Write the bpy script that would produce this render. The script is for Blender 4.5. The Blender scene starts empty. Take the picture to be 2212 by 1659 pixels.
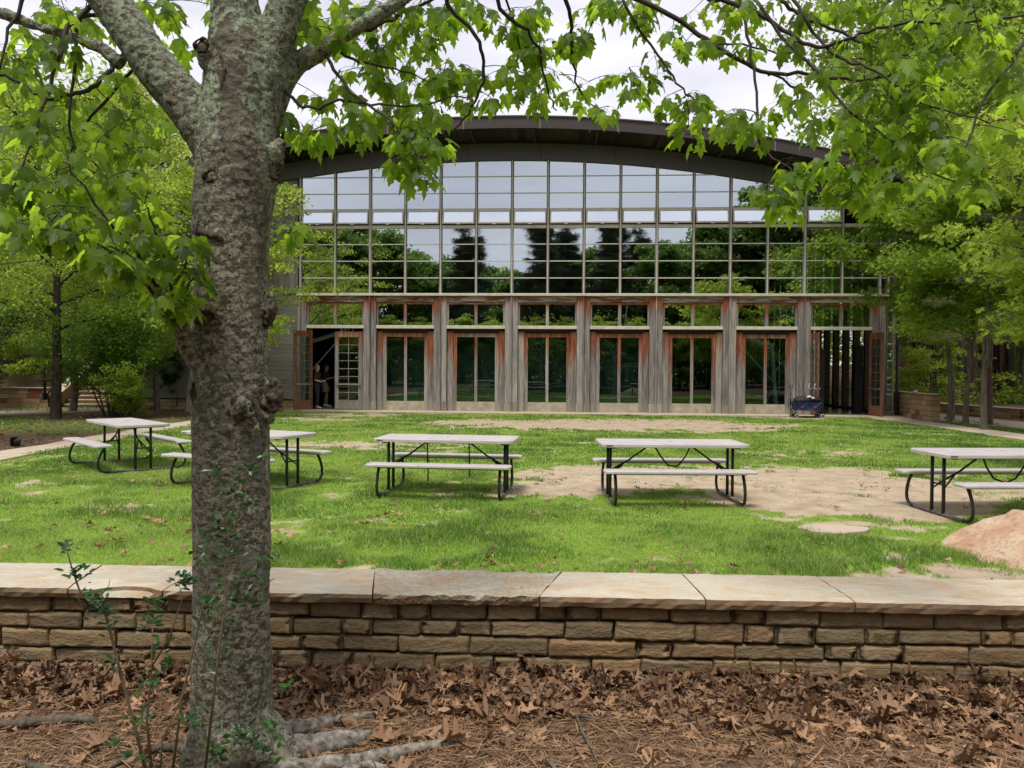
import bpy, math, random
import numpy as np
from mathutils import Vector, Matrix
R = math.radians
PI = math.pi
scene = bpy.context.scene
COL = scene.collection

# ------------------------------------------------------------------ camera
F_PX, CX, CY, EYE = 1725.0, 1106.0, 829.5, 1.66
PITCH, ROLL = 0.02048, 0.006795
cam_data = bpy.data.cameras.new('camera')
cam_data.sensor_width = 36.0
cam_data.lens = F_PX / 2212.0 * 36.0
cam_data.clip_start = 0.05
cam_data.clip_end = 600.0
camera = bpy.data.objects.new('camera', cam_data)
COL.objects.link(camera)
camera.matrix_world = (Matrix.Translation((0, 0, EYE)) @ Matrix.Rotation(PI / 2 - PITCH, 4, 'X') @ Matrix.Rotation(ROLL, 4, 'Z'))
scene.camera = camera

# ------------------------------------------------------------------ world, sun, exposure
world = bpy.data.worlds.new('World')
scene.world = world
world.use_nodes = True
wt = world.node_tree
wt.nodes.clear()
w_out = wt.nodes.new('ShaderNodeOutputWorld')
w_bg = wt.nodes.new('ShaderNodeBackground')
w_bg.inputs['Strength'].default_value = 0.1
w_sky = wt.nodes.new('ShaderNodeTexSky')
w_sky.sky_type = 'NISHITA'
w_sky.sun_disc = False
SUN_EL, SUN_AZ = 66.0, 205.0
w_sky.sun_elevation = R(SUN_EL)
w_sky.sun_rotation = R(SUN_AZ)
w_tc = wt.nodes.new('ShaderNodeTexCoord')
w_map = wt.nodes.new('ShaderNodeMapping')
w_map.inputs['Scale'].default_value = (2.0, 2.0, 7.0)
w_noise = wt.nodes.new('ShaderNodeTexNoise')
w_noise.inputs['Scale'].default_value = 1.6
w_noise.inputs['Detail'].default_value = 7.0
w_noise.inputs['Roughness'].default_value = 0.55
w_ramp = wt.nodes.new('ShaderNodeValToRGB')
w_ramp.color_ramp.elements[0].position = 0.35
w_ramp.color_ramp.elements[0].color = (0.74, 0.72, 0.81, 1)
w_ramp.color_ramp.elements[1].position = 0.65
w_ramp.color_ramp.elements[1].color = (1.0, 0.98, 1.03, 1)
w_mul = wt.nodes.new('ShaderNodeVectorMath')
w_mul.operation = 'SCALE'
w_mul.inputs['Scale'].default_value = 4.45
w_mix = wt.nodes.new('ShaderNodeMixRGB')
w_mix.inputs['Fac'].default_value = 0.92
L = wt.links.new
L(w_tc.outputs['Generated'], w_map.inputs['Vector'])
L(w_map.outputs['Vector'], w_noise.inputs['Vector'])
L(w_noise.outputs['Fac'], w_ramp.inputs['Fac'])
L(w_ramp.outputs['Color'], w_mul.inputs[0])
L(w_sky.outputs['Color'], w_mix.inputs['Color1'])
L(w_mul.outputs['Vector'], w_mix.inputs['Color2'])
L(w_mix.outputs['Color'], w_bg.inputs['Color'])
L(w_bg.outputs['Background'], w_out.inputs['Surface'])

sun_data = bpy.data.lights.new('sun', 'SUN')
sun_data.energy = 1.5
sun_data.angle = R(17)
sun_data.color = (1.0, 0.95, 0.87)
sun = bpy.data.objects.new('sun', sun_data)
COL.objects.link(sun)
_az = R(SUN_AZ)
_sd = Vector((math.sin(_az) * math.cos(R(SUN_EL)), math.cos(_az) * math.cos(R(SUN_EL)), math.sin(R(SUN_EL))))
sun.rotation_euler = _sd.to_track_quat('Z', 'Y').to_euler()
sun.location = (0, 0, 30)

scene.view_settings.view_transform = 'Standard'
scene.view_settings.look = 'None'
scene.view_settings.exposure = 1.34
scene.view_settings.gamma = 1.0
scene.view_settings.use_curve_mapping = False
scene.cycles.use_denoising = True
scene.cycles.max_bounces = 7
scene.cycles.diffuse_bounces = 4
scene.cycles.glossy_bounces = 3
scene.cycles.transmission_bounces = 4
scene.cycles.transparent_max_bounces = 12
scene.cycles.sample_clamp_indirect = 6.0
scene.cycles.caustics_reflective = False
scene.cycles.caustics_refractive = False

# ------------------------------------------------------------------ helpers
def at(x, y, depth):
    """photo pixel (2212 wide) at a camera depth in metres -> world point"""
    dx, dy = x - CX, y - CY
    cr, sr = math.cos(ROLL), math.sin(ROLL)
    u = dx * cr + dy * sr
    v = -dx * sr + dy * cr
    X, Yc, Z = u / F_PX * depth, -v / F_PX * depth, depth
    c, s = math.cos(PITCH), math.sin(PITCH)
    return Vector((X, Z * c + Yc * s, EYE - Z * s + Yc * c))

def on_ground(x, y, z=0.0):
    p = at(x, y, 1.0)
    t = (z - EYE) / (p.z - EYE)
    return at(x, y, t)

def tag(o, label=None, cat=None, group=None, kind=None):
    if label: o['label'] = label
    if cat: o['category'] = cat
    if group: o['group'] = group
    if kind: o['kind'] = kind
    return o

def empty(name, loc=(0, 0, 0), rz=0.0, label=None, cat=None, group=None):
    o = bpy.data.objects.new(name, None)
    o.empty_display_size = 0.2
    o.location = loc
    o.rotation_euler = (0, 0, rz)
    COL.objects.link(o)
    return tag(o, label, cat, group)

def link_mesh(name, me, parent=None):
    o = bpy.data.objects.new(name, me)
    COL.objects.link(o)
    if parent is not None:
        o.parent = parent
    return o

def np_mesh(name, V, Fc, mat, parent=None, smooth=False, tint=None, attr='tint'):
    """V (n,3), Fc (m,k) -> one mesh object, fast"""
    V = np.asarray(V, dtype=np.float32); Fc = np.asarray(Fc, dtype=np.int32)
    me = bpy.data.meshes.new(name)
    n, m, k = len(V), len(Fc), Fc.shape[1]
    me.vertices.add(n); me.vertices.foreach_set('co', V.ravel())
    me.loops.add(m * k); me.loops.foreach_set('vertex_index', Fc.ravel())
    me.polygons.add(m)
    me.polygons.foreach_set('loop_start', np.arange(0, m * k, k, dtype=np.int32))
    me.polygons.foreach_set('loop_total', np.full(m, k, dtype=np.int32))
    me.polygons.foreach_set('use_smooth', np.full(m, smooth, dtype=bool))
    me.update(calc_edges=True)
    if tint is not None:
        a = me.attributes.new(attr, 'FLOAT', 'POINT')
        a.data.foreach_set('value', np.asarray(tint, dtype=np.float32))
    me.materials.append(mat)
    return link_mesh(name, me, parent)

class MB:
    """collects shapes into one mesh"""
    def __init__(s):
        s.v = []; s.f = []
    def add(s, vs, fs):
        b = len(s.v)
        s.v.extend([tuple(v) for v in vs])
        s.f.extend([tuple(b + i for i in f) for f in fs])
        return s
    def box(s, x0, x1, y0, y1, z0, z1, bev=0.0):
        if bev > 0 and min(x1-x0, y1-y0, z1-z0) > 2.2*bev:
            b = bev
            vs = []; 
            for sx, X in ((-1, x0), (1, x1)):
                for sy, Y in ((-1, y0), (1, y1)):
                    for sz, Z in ((-1, z0), (1, z1)):
                        vs.append((X, Y - sy*b, Z - sz*b)); vs.append((X - sx*b, Y, Z - sz*b)); vs.append((X - sx*b, Y - sy*b, Z))
            idx = lambda i, j, k, a: ((i*2 + j)*2 + k)*3 + a
            fs = [(idx(0,0,0,0), idx(0,0,1,0), idx(0,1,1,0), idx(0,1,0,0)), (idx(1,0,0,0), idx(1,1,0,0), idx(1,1,1,0), idx(1,0,1,0)),
                  (idx(0,0,0,1), idx(1,0,0,1), idx(1,0,1,1), idx(0,0,1,1)), (idx(0,1,0,1), idx(0,1,1,1), idx(1,1,1,1), idx(1,1,0,1)),
                  (idx(0,0,0,2), idx(0,1,0,2), idx(1,1,0,2), idx(1,0,0,2)), (idx(0,0,1,2), idx(1,0,1,2), idx(1,1,1,2), idx(0,1,1,2))]
            for i in (0, 1):
                for j in (0, 1):
                    q = (idx(i,j,0,0), idx(i,j,0,1), idx(i,j,1,1), idx(i,j,1,0))
                    fs.append(q if (i == j) == False else q[::-1])
                    q = (idx(i,0,j,0), idx(i,1,j,0), idx(i,1,j,2), idx(i,0,j,2))
                    fs.append(q)
                    q = (idx(0,i,j,1), idx(1,i,j,1), idx(1,i,j,2), idx(0,i,j,2))
                    fs.append(q)
                    for k in (0, 1):
                        fs.append((idx(i,j,k,0), idx(i,j,k,1), idx(i,j,k,2)))
            return s.add(vs, fs)
        vs = [(x0,y0,z0),(x1,y0,z0),(x1,y1,z0),(x0,y1,z0),(x0,y0,z1),(x1,y0,z1),(x1,y1,z1),(x0,y1,z1)]
        return s.add(vs, [(0,3,2,1),(4,5,6,7),(0,1,5,4),(1,2,6,5),(2,3,7,6),(3,0,4,7)])
    def prism(s, poly, z0, z1):
        n = len(poly)
        vs = [(p[0], p[1], z0) for p in poly] + [(p[0], p[1], z1) for p in poly]
        fs = [tuple(range(n))[::-1], tuple(range(n, 2*n))]
        fs += [(i, (i+1) % n, n + (i+1) % n, n + i) for i in range(n)]
        return s.add(vs, fs)
    def prism_xz(s, poly, y0, y1):
        n = len(poly)
        vs = [(p[0], y0, p[1]) for p in poly] + [(p[0], y1, p[1]) for p in poly]
        fs = [tuple(range(n)), tuple(range(n, 2*n))[::-1]]
        fs += [(i, n + i, n + (i+1) % n, (i+1) % n) for i in range(n)]
        return s.add(vs, fs)
    def tube(s, pts, rad, n=8, cap=True, flat=1.0):
        pts = [Vector(p) for p in pts]
        if not hasattr(rad, '__len__'): rad = [rad]*len(pts)
        up = Vector((0.13, 0.21, 1)).normalized()
        rings = []
        prev = None
        for i, p in enumerate(pts):
            d = (pts[min(i+1, len(pts)-1)] - pts[max(i-1, 0)])
            d = d.normalized() if d.length > 1e-9 else Vector((0,0,1))
            if prev is None:
                a = d.cross(up)
                if a.length < 0.1: a = d.cross(Vector((1, 0, 0)))
            else:
                a = prev - d*prev.dot(d)
            a.normalize(); prev = a
            b = d.cross(a)
            rings.append([p + (a*math.cos(2*PI*k/n) + b*math.sin(2*PI*k/n)*flat)*rad[i] for k in range(n)])
        vs = [v for r in rings for v in r]
        fs = []
        for i in range(len(rings)-1):
            for k in range(n):
                fs.append((i*n+k, i*n+(k+1) % n, (i+1)*n+(k+1) % n, (i+1)*n+k))
        if cap:
            fs.append(tuple(range(n))[::-1]); fs.append(tuple((len(rings)-1)*n+k for k in range(n)))
        return s.add(vs, fs)
    def bar(s, a, b, w, h):
        """square bar from a to b"""
        return s.tube([a, b], [w*0.7071, w*0.7071], 4, True, h/w)
    def lathe(s, prof, c=(0,0,0), n=16, axis='z'):
        vs = []
        for r, z in prof:
            for k in range(n):
                a = 2*PI*k/n
                if axis == 'z': vs.append((c[0]+r*math.cos(a), c[1]+r*math.sin(a), c[2]+z))
                elif axis == 'y': vs.append((c[0]+r*math.cos(a), c[1]+z, c[2]+r*math.sin(a)))
                else: vs.append((c[0]+z, c[1]+r*math.cos(a), c[2]+r*math.sin(a)))
        m = len(prof)
        fs = [(i*n+k, i*n+(k+1) % n, (i+1)*n+(k+1) % n, (i+1)*n+k) for i in range(m-1) for k in range(n)]
        fs.append(tuple(range(n))[::-1]); fs.append(tuple((m-1)*n+k for k in range(n)))
        return s.add(vs, fs)
    def ball(s, c, r, n=10, m=7):
        if not hasattr(r, '__len__'): r = (r, r, r)
        vs = [(c[0], c[1], c[2]-r[2])]
        for i in range(1, m):
            t = PI*i/m
            for k in range(n):
                a = 2*PI*k/n
                vs.append((c[0]+r[0]*math.sin(t)*math.cos(a), c[1]+r[1]*math.sin(t)*math.sin(a), c[2]-r[2]*math.cos(t)))
        vs.append((c[0], c[1], c[2]+r[2]))
        fs = [(0, 1+(k+1) % n, 1+k) for k in range(n)]
        for i in range(m-2):
            for k in range(n):
                fs.append((1+i*n+k, 1+i*n+(k+1) % n, 1+(i+1)*n+(k+1) % n, 1+(i+1)*n+k))
        b = 1+(m-2)*n
        fs += [(b+k, b+(k+1) % n, len(vs)-1) for k in range(n)]
        return s.add(vs, fs)
    def build(s, name, mat, parent=None, smooth=False, fix=True):
        me = bpy.data.meshes.new(name)
        me.from_pydata(s.v, [], s.f)
        if fix:
            import bmesh
            bm = bmesh.new(); bm.from_mesh(me)
            bmesh.ops.recalc_face_normals(bm, faces=bm.faces)
            bm.to_mesh(me); bm.free()
        me.update()
        if mat: me.materials.append(mat)
        if smooth:
            me.polygons.foreach_set('use_smooth', [True]*len(me.polygons))
        return link_mesh(name, me, parent)

def remeshed(name, mb, voxel, mat, parent=None, smooth_it=2, disp=None):
    """fuse overlapping closed shapes into one continuous surface"""
    o = mb.build(name + '_raw', None)
    m = o.modifiers.new('r', 'REMESH'); m.mode = 'VOXEL'; m.voxel_size = voxel; m.use_smooth_shade = True
    if smooth_it:
        sm = o.modifiers.new('s', 'SMOOTH'); sm.iterations = smooth_it; sm.factor = 0.6
    dg = bpy.context.evaluated_depsgraph_get()
    me = bpy.data.meshes.new_from_object(o.evaluated_get(dg))
    bpy.data.objects.remove(o)
    me.name = name
    me.materials.clear(); me.materials.append(mat)
    if disp is not None:
        n = len(me.vertices)
        co = np.empty(n*3, np.float32); me.vertices.foreach_get('co', co); co = co.reshape(-1, 3)
        no = np.empty(n*3, np.float32); me.vertices.foreach_get('normal', no); no = no.reshape(-1, 3)
        co = co + no * disp(co, no)[:, None]
        me.vertices.foreach_set('co', co.astype(np.float32).ravel()); me.update()
    me.polygons.foreach_set('use_smooth', [True]*len(me.polygons))
    return link_mesh(name, me, parent)

def _hash(ix, iy, iz, seed):
    h = (ix.astype(np.int64)*374761393 + iy.astype(np.int64)*668265263 + iz.astype(np.int64)*2147483647 + seed*1274126177) & 0xffffffff
    h = ((h ^ (h >> 13)) * 1274126177) & 0xffffffff
    h = (h ^ (h >> 16)) & 0xffffffff
    return h / 4294967295.0
def vnoise(P, seed=0):
    P = np.asarray(P, dtype=np.float64)
    i = np.floor(P); f = P - i; f = f*f*(3-2*f)
    ix, iy, iz = i[:, 0], i[:, 1], i[:, 2]
    r = 0
    for a in (0, 1):
        for b in (0, 1):
            for c in (0, 1):
                w = (f[:, 0] if a else 1-f[:, 0])*(f[:, 1] if b else 1-f[:, 1])*(f[:, 2] if c else 1-f[:, 2])
                r = r + w*_hash(ix+a, iy+b, iz+c, seed)
    return r
def fbm(P, seed=0, octaves=4):
    P = np.asarray(P, dtype=np.float64)
    r, a, t = 0, 0.5, 0
    for o in range(octaves):
        r = r + a*vnoise(P*(2**o) + o*17.3, seed+o); t += a; a *= 0.5
    return r/t
def noise2(x, y, s, seed=0, octaves=3):
    return fbm(np.stack([np.asarray(x)*s, np.asarray(y)*s, np.zeros_like(np.asarray(x, dtype=float))], 1), seed, octaves)

# ------------------------------------------------------------------ materials
def mat_new(name):
    m = bpy.data.materials.new(name); m.use_nodes = True
    nt = m.node_tree; nt.nodes.clear()
    out = nt.nodes.new('ShaderNodeOutputMaterial')
    return m, nt, out
class NT:
    def __init__(s, nt): s.nt = nt
    def n(s, typ, **kw):
        nd = s.nt.nodes.new(typ)
        for k, v in kw.items(): setattr(nd, k, v)
        return nd
    def l(s, a, b): s.nt.links.new(a, b)
    def tex(s, scale, detail=4, rough=0.6, vec=None, dist=0.0):
        nd = s.n('ShaderNodeTexNoise')
        nd.inputs['Scale'].default_value = scale; nd.inputs['Detail'].default_value = detail
        nd.inputs['Roughness'].default_value = rough; nd.inputs['Distortion'].default_value = dist
        if vec is not None: s.l(vec, nd.inputs['Vector'])
        return nd.outputs['Fac']
    def vor(s, scale, vec=None, out='Distance', feature='F1'):
        nd = s.n('ShaderNodeTexVoronoi'); nd.feature = feature
        nd.inputs['Scale'].default_value = scale
        if vec is not None: s.l(vec, nd.inputs['Vector'])
        return nd.outputs[out]
    def ramp(s, fac, stops):
        nd = s.n('ShaderNodeValToRGB'); cr = nd.color_ramp
        while len(cr.elements) < len(stops): cr.elements.new(0.5)
        for e, (p, c) in zip(cr.elements, stops):
            e.position = p; e.color = (c[0], c[1], c[2], 1) if hasattr(c, '__len__') else (c, c, c, 1)
        s.l(fac, nd.inputs['Fac']); return nd.outputs['Color']
    def mix(s, fac, a, b, mode='MIX'):
        nd = s.n('ShaderNodeMixRGB', blend_type=mode)
        for v, i in ((fac, 'Fac'), (a, 'Color1'), (b, 'Color2')):
            if isinstance(v, (int, float)): nd.inputs[i].default_value = v if i == 'Fac' else (v, v, v, 1)
            elif isinstance(v, tuple): nd.inputs[i].default_value = (*v, 1)
            else: s.l(v, nd.inputs[i])
        return nd.outputs['Color']
    def math(s, op, a, b=None, clamp=False):
        nd = s.n('ShaderNodeMath', operation=op, use_clamp=clamp)
        for v, i in ((a, 0), (b, 1)):
            if v is None: continue
            if isinstance(v, (int, float)): nd.inputs[i].default_value = v
            else: s.l(v, nd.inputs[i])
        return nd.outputs[0]
    def coord(s, scale=(1, 1, 1), which='Object', rot=(0, 0, 0)):
        tc = s.n('ShaderNodeTexCoord'); mp = s.n('ShaderNodeMapping')
        mp.inputs['Scale'].default_value = scale; mp.inputs['Rotation'].default_value = rot
        s.l(tc.outputs[which], mp.inputs['Vector']); return mp.outputs['Vector']
    def world(s, scale=(1, 1, 1)):
        g = s.n('ShaderNodeNewGeometry'); mp = s.n('ShaderNodeMapping')
        mp.inputs['Scale'].default_value = scale
        s.l(g.outputs['Position'], mp.inputs['Vector']); return mp.outputs['Vector']
    def rnd(s): return s.n('ShaderNodeObjectInfo').outputs['Random']
    def attr(s, name, typ='GEOMETRY'):
        return s.n('ShaderNodeAttribute', attribute_name=name, attribute_type=typ).outputs['Fac']
    def bump(s, h, strength=0.3, dist=0.01, normal=None):
        nd = s.n('ShaderNodeBump'); nd.inputs['Strength'].default_value = strength; nd.inputs['Distance'].default_value = dist
        s.l(h, nd.inputs['Height'])
        if normal is not None: s.l(normal, nd.inputs['Normal'])
        return nd.outputs['Normal']
    def bsdf(s, color, rough=0.7, metal=0.0, normal=None, spec=0.4):
        p = s.n('ShaderNodeBsdfPrincipled')
        for v, i in ((color, 'Base Color'), (rough, 'Roughness')):
            if isinstance(v, tuple): p.inputs[i].default_value = (*v, 1)
            elif isinstance(v, (int, float)): p.inputs[i].default_value = v
            else: s.l(v, p.inputs[i])
        p.inputs['Metallic'].default_value = metal
        p.inputs['Specular IOR Level'].default_value = spec
        if normal is not None: s.l(normal, p.inputs['Normal'])
        return p.outputs[0]

def simple(name, color, rough=0.6, metal=0.0, var=0.15, scale=8.0, bump=0.0, spec=0.4):
    m, nt, out = mat_new(name); N = NT(nt)
    n = N.tex(scale, 5, 0.65, N.coord())
    lo = tuple(c*(1-var) for c in color); hi = tuple(min(1, c*(1+var)) for c in color)
    c = N.ramp(n, [(0.3, lo), (0.7, hi)])
    nm = N.bump(n, bump, 0.01) if bump > 0 else None
    N.l(N.bsdf(c, rough, metal, nm, spec), out.inputs['Surface'])
    return m

def leaf_mat(name, dark, light, trans, tfac=0.45, rough=0.45):
    """dark..light by the per-leaf tint; light also passes through the blade"""
    m, nt, out = mat_new(name); N = NT(nt)
    t = N.attr('tint')
    c = N.ramp(t, [(0.0, dark), (1.0, light)] if name != 'grass_blade' else [(0.0, dark), (0.86, light), (0.92, (0.42, 0.34, 0.20)), (1.0, (0.50, 0.41, 0.26))])
    tr = N.ramp(t, [(0.0, tuple(a*(0.32 if name == 'maple_leaf' else 0.6) for a in trans)), (1.0, trans)])  # maple range widened to stand in for shaded and backlit leaves
    p = N.bsdf(c, rough, spec=0.35)
    ts = N.n('ShaderNodeBsdfTranslucent'); N.l(tr, ts.inputs['Color'])
    mx = N.n('ShaderNodeMixShader'); mx.inputs[0].default_value = tfac
    N.l(p, mx.inputs[1]); N.l(ts.outputs[0], mx.inputs[2]); N.l(mx.outputs[0], out.inputs['Surface'])
    return m

M = {}
M['maple_leaf'] = leaf_mat('maple_leaf', (0.020, 0.060, 0.008), (0.125, 0.21, 0.016), (0.60, 0.90, 0.06), 0.63)
M['mid_leaf'] = leaf_mat('mid_leaf', (0.065, 0.14, 0.014), (0.20, 0.31, 0.03), (0.54, 0.72, 0.09), 0.58)
M['bright_leaf'] = leaf_mat('bright_leaf', (0.12, 0.22, 0.015), (0.27, 0.37, 0.04), (0.60, 0.74, 0.10), 0.58)
M['dark_leaf'] = leaf_mat('dark_leaf', (0.012, 0.045, 0.010), (0.04, 0.11, 0.02), (0.06, 0.16, 0.02), 0.25, 0.3)
M['shrub_leaf'] = leaf_mat('shrub_leaf', (0.045, 0.11, 0.014), (0.14, 0.25, 0.03), (0.28, 0.48, 0.06), 0.45)
M['needles'] = leaf_mat('needles', (0.055, 0.068, 0.020), (0.17, 0.165, 0.055), (0.22, 0.22, 0.07), 0.35)
M['dark_needles'] = leaf_mat('dark_needles', (0.025, 0.042, 0.016), (0.075, 0.105, 0.035), (0.03, 0.05, 0.015), 0.15)
M['grass_blade'] = leaf_mat('grass_blade', (0.060, 0.155, 0.020), (0.34, 0.42, 0.10), (0.40, 0.58, 0.10), 0.40, 0.55)
M['dry_leaf'] = leaf_mat('dry_leaf', (0.065, 0.030, 0.016), (0.44, 0.265, 0.15), (0.20, 0.09, 0.03), 0.12, 0.6)
M['pine_straw'] = leaf_mat('pine_straw', (0.09, 0.045, 0.022), (0.36, 0.215, 0.105), (0.1, 0.05, 0.02), 0.1, 0.6)

def bark_main():
    m, nt, out = mat_new('maple_bark'); N = NT(nt)
    v = N.world((1, 1, 1))
    big = N.tex(2.2, 4, 0.6, v)
    fine = N.tex(60, 6, 0.7, v)
    hz = N.tex(20, 6, 0.7, N.world((1, 1, 1.9)), 0.8)
    base = N.ramp(hz, [(0.36, (0.036, 0.033, 0.023)), (0.5, (0.092, 0.086, 0.060)), (0.66, (0.175, 0.165, 0.120))])
    base = N.mix(N.ramp(big, [(0.58, 0.0), (0.68, 0.45)]), base, (0.09, 0.050, 0.030))
    # flat pale lichen blotches
    bl = N.tex(44, 5, 0.55, N.world((1, 1, 1.2)), 0.9)
    blm = N.ramp(bl, [(0.505, 0.0), (0.522, 0.95)])
    where = N.ramp(N.tex(3.1, 3, 0.6, v), [(0.36, 0.1), (0.52, 1.0)])
    blm = N.mix(1.0, blm, where, 'MULTIPLY')
    c = N.mix(N.mix(1.0, blm, N.ramp(N.tex(90, 4, 0.7, v), [(0.35, 0.35), (0.6, 1.0)]), 'MULTIPLY'), base, (0.30, 0.285, 0.215))
    # leafy grey-green lichen, mostly on the upper trunk
    sep = N.n('ShaderNodeSeparateXYZ'); g = N.n('ShaderNodeNewGeometry'); N.l(g.outputs['Position'], sep.inputs[0])
    up = N.math('MULTIPLY', N.math('SUBTRACT', sep.outputs['Z'], 1.1), 0.12, True)
    gl = N.tex(4.5, 2, 0.5, N.world((1.6, 1.6, 0.7)))
    vl = N.vor(75, N.world(), 'Distance')
    gm = N.ramp(N.math('ADD', gl, N.math('SUBTRACT', up, 0.16)), [(0.505, 0.0), (0.53, 1.0)])
    edge = N.ramp(N.tex(40, 4, 0.6, v), [(0.45, 0.0), (0.52, 1.0)])
    gm = N.mix(1.0, gm, edge, 'MULTIPLY')
    c = N.mix(gm, c, N.ramp(vl, [(0.2, (0.17, 0.215, 0.135)), (0.8, (0.28, 0.33, 0.225))]))
    # dark cracks
    ck = N.tex(9, 7, 0.75, N.world((1, 1, 0.5)), 1.0)
    cm = N.ramp(ck, [(0.33, 0.75), (0.40, 0.0)])
    c = N.mix(cm, c, (0.022, 0.018, 0.014))
    h = N.math('ADD', N.math('MULTIPLY', fine, 0.5), N.math('ADD', hz, N.math('MULTIPLY', N.ramp(gm, [(0, 0), (1, 1)]), 0.5)))
    nm = N.bump(h, 0.8, 0.010)
    N.l(N.bsdf(c, 0.85, normal=nm, spec=0.25), out.inputs['Surface'])
    return m
M['maple_bark'] = bark_main()

def bark_simple(name, a, b, sc=18, strength=0.8):
    m, nt, out = mat_new(name); N = NT(nt)
    v = N.world((1, 1, 0.22))
    t = N.tex(sc, 6, 0.7, v, 0.6)
    c = N.ramp(t, [(0.35, a), (0.65, b)])
    lich = N.ramp(N.tex(5, 4, 0.6, N.world()), [(0.6, 0.0), (0.7, 0.5)])
    c = N.mix(lich, c, tuple(min(1, x*1.5) for x in b))
    N.l(N.bsdf(c, 0.9, normal=N.bump(t, strength, 0.03), spec=0.2), out.inputs['Surface'])
    return m
M['grey_bark'] = bark_simple('grey_bark', (0.055, 0.045, 0.036), (0.19, 0.16, 0.125))
M['dark_bark'] = bark_simple('dark_bark', (0.022, 0.017, 0.014), (0.075, 0.058, 0.045))
M['red_bark'] = bark_simple('red_bark', (0.045, 0.028, 0.022), (0.15, 0.095, 0.07))
M['pale_bark'] = bark_simple('pale_bark', (0.14, 0.12, 0.10), (0.45, 0.42, 0.37))
M['twig_bark'] = simple('twig_bark', (0.045, 0.033, 0.027), 0.8, var=0.4, scale=40)
M['stem_bark'] = simple('stem_bark', (0.13, 0.10, 0.055), 0.7, var=0.3, scale=40)

def root_mat():
    m, nt, out = mat_new('root_bark'); N = NT(nt)
    t = N.tex(22, 6, 0.7, N.world())
    c = N.ramp(t, [(0.34, (0.045, 0.038, 0.028)), (0.48, (0.17, 0.152, 0.122)), (0.64, (0.34, 0.315, 0.265))])
    mo = N.ramp(N.tex(5, 4, 0.6, N.world()), [(0.6, 0.0), (0.68, 0.8)])
    c = N.mix(mo, c, (0.16, 0.17, 0.03))
    N.l(N.bsdf(c, 0.85, normal=N.bump(t, 0.8, 0.01), spec=0.2), out.inputs['Surface'])
    return m
M['root_bark'] = root_mat()

def wall_stone_mat(name, stops, rough_face=0.9, seed_scale=5.0, bump_d=0.02):
    m, nt, out = mat_new(name); N = NT(nt)
    r = N.rnd()
    base = N.ramp(r, stops)
    base.node.color_ramp.interpolation = 'LINEAR'
    base = N.mix(0.38 if name == 'wall_stone' else 0.0, base, (0.31, 0.24, 0.138))
    # shift the texture per stone
    oi = N.n('ShaderNodeObjectInfo'); tc = N.n('ShaderNodeTexCoord')
    ad = N.n('ShaderNodeVectorMath', operation='ADD'); N.l(tc.outputs['Object'], ad.inputs[0])
    cb = N.n('ShaderNodeCombineXYZ'); N.l(N.math('MULTIPLY', r, 37.0), cb.inputs[0]); N.l(N.math('MULTIPLY', r, 91.0), cb.inputs[1])
    N.l(cb.outputs[0], ad.inputs[1])
    mp = N.n('ShaderNodeMapping'); mp.inputs['Scale'].default_value = (1, 1, 2.2); N.l(ad.outputs[0], mp.inputs['Vector'])
    v = mp.outputs['Vector']
    t1 = N.tex(seed_scale, 4, 0.6, v, 0.6); t2 = N.tex(seed_scale*7, 6, 0.7, v)
    c = N.mix(N.ramp(t1, [(0.3, 0.0), (0.7, 0.55)]), base, N.mix(1.0, base, (1.25, 0.92, 0.62), 'MULTIPLY'))
    c = N.mix(N.ramp(t2, [(0.35, 0.55), (0.6, 0.0)]), c, N.mix(1.0, c, (0.45, 0.45, 0.45), 'MULTIPLY'))
    c = N.mix(N.ramp(N.tex(seed_scale*2, 5, 0.7, v), [(0.58, 0.0), (0.7, 0.45)]), c, N.mix(1.0, c, (1.7, 1.65, 1.5), 'MULTIPLY'))
    h = N.math('ADD', N.math('MULTIPLY', t1, 1.0), N.math('MULTIPLY', t2, 0.35))
    N.l(N.bsdf(c, rough_face, normal=N.bump(h, 1.0, bump_d*1.4), spec=0.25), out.inputs['Surface'])
    return m
M['wall_stone'] = wall_stone_mat('wall_stone', [(0.0, (0.17, 0.125, 0.078)), (0.2, (0.26, 0.205, 0.125)), (0.4, (0.135, 0.112, 0.075)), (0.55, (0.29, 0.235, 0.145)), (0.7, (0.135, 0.125, 0.09)), (0.86, (0.31, 0.255, 0.17)), (0.96, (0.27, 0.18, 0.10)), (1.0, (0.12, 0.08, 0.05))])
M['far_stone'] = wall_stone_mat('far_stone', [(0.0, (0.40, 0.30, 0.18)), (0.3, (0.31, 0.235, 0.14)), (0.6, (0.46, 0.36, 0.23)), (0.88, (0.27, 0.19, 0.11)), (1.0, (0.22, 0.09, 0.055))], seed_scale=3.0)
M['dark_joint'] = simple('dark_joint', (0.030, 0.025, 0.018), 0.95)

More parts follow.
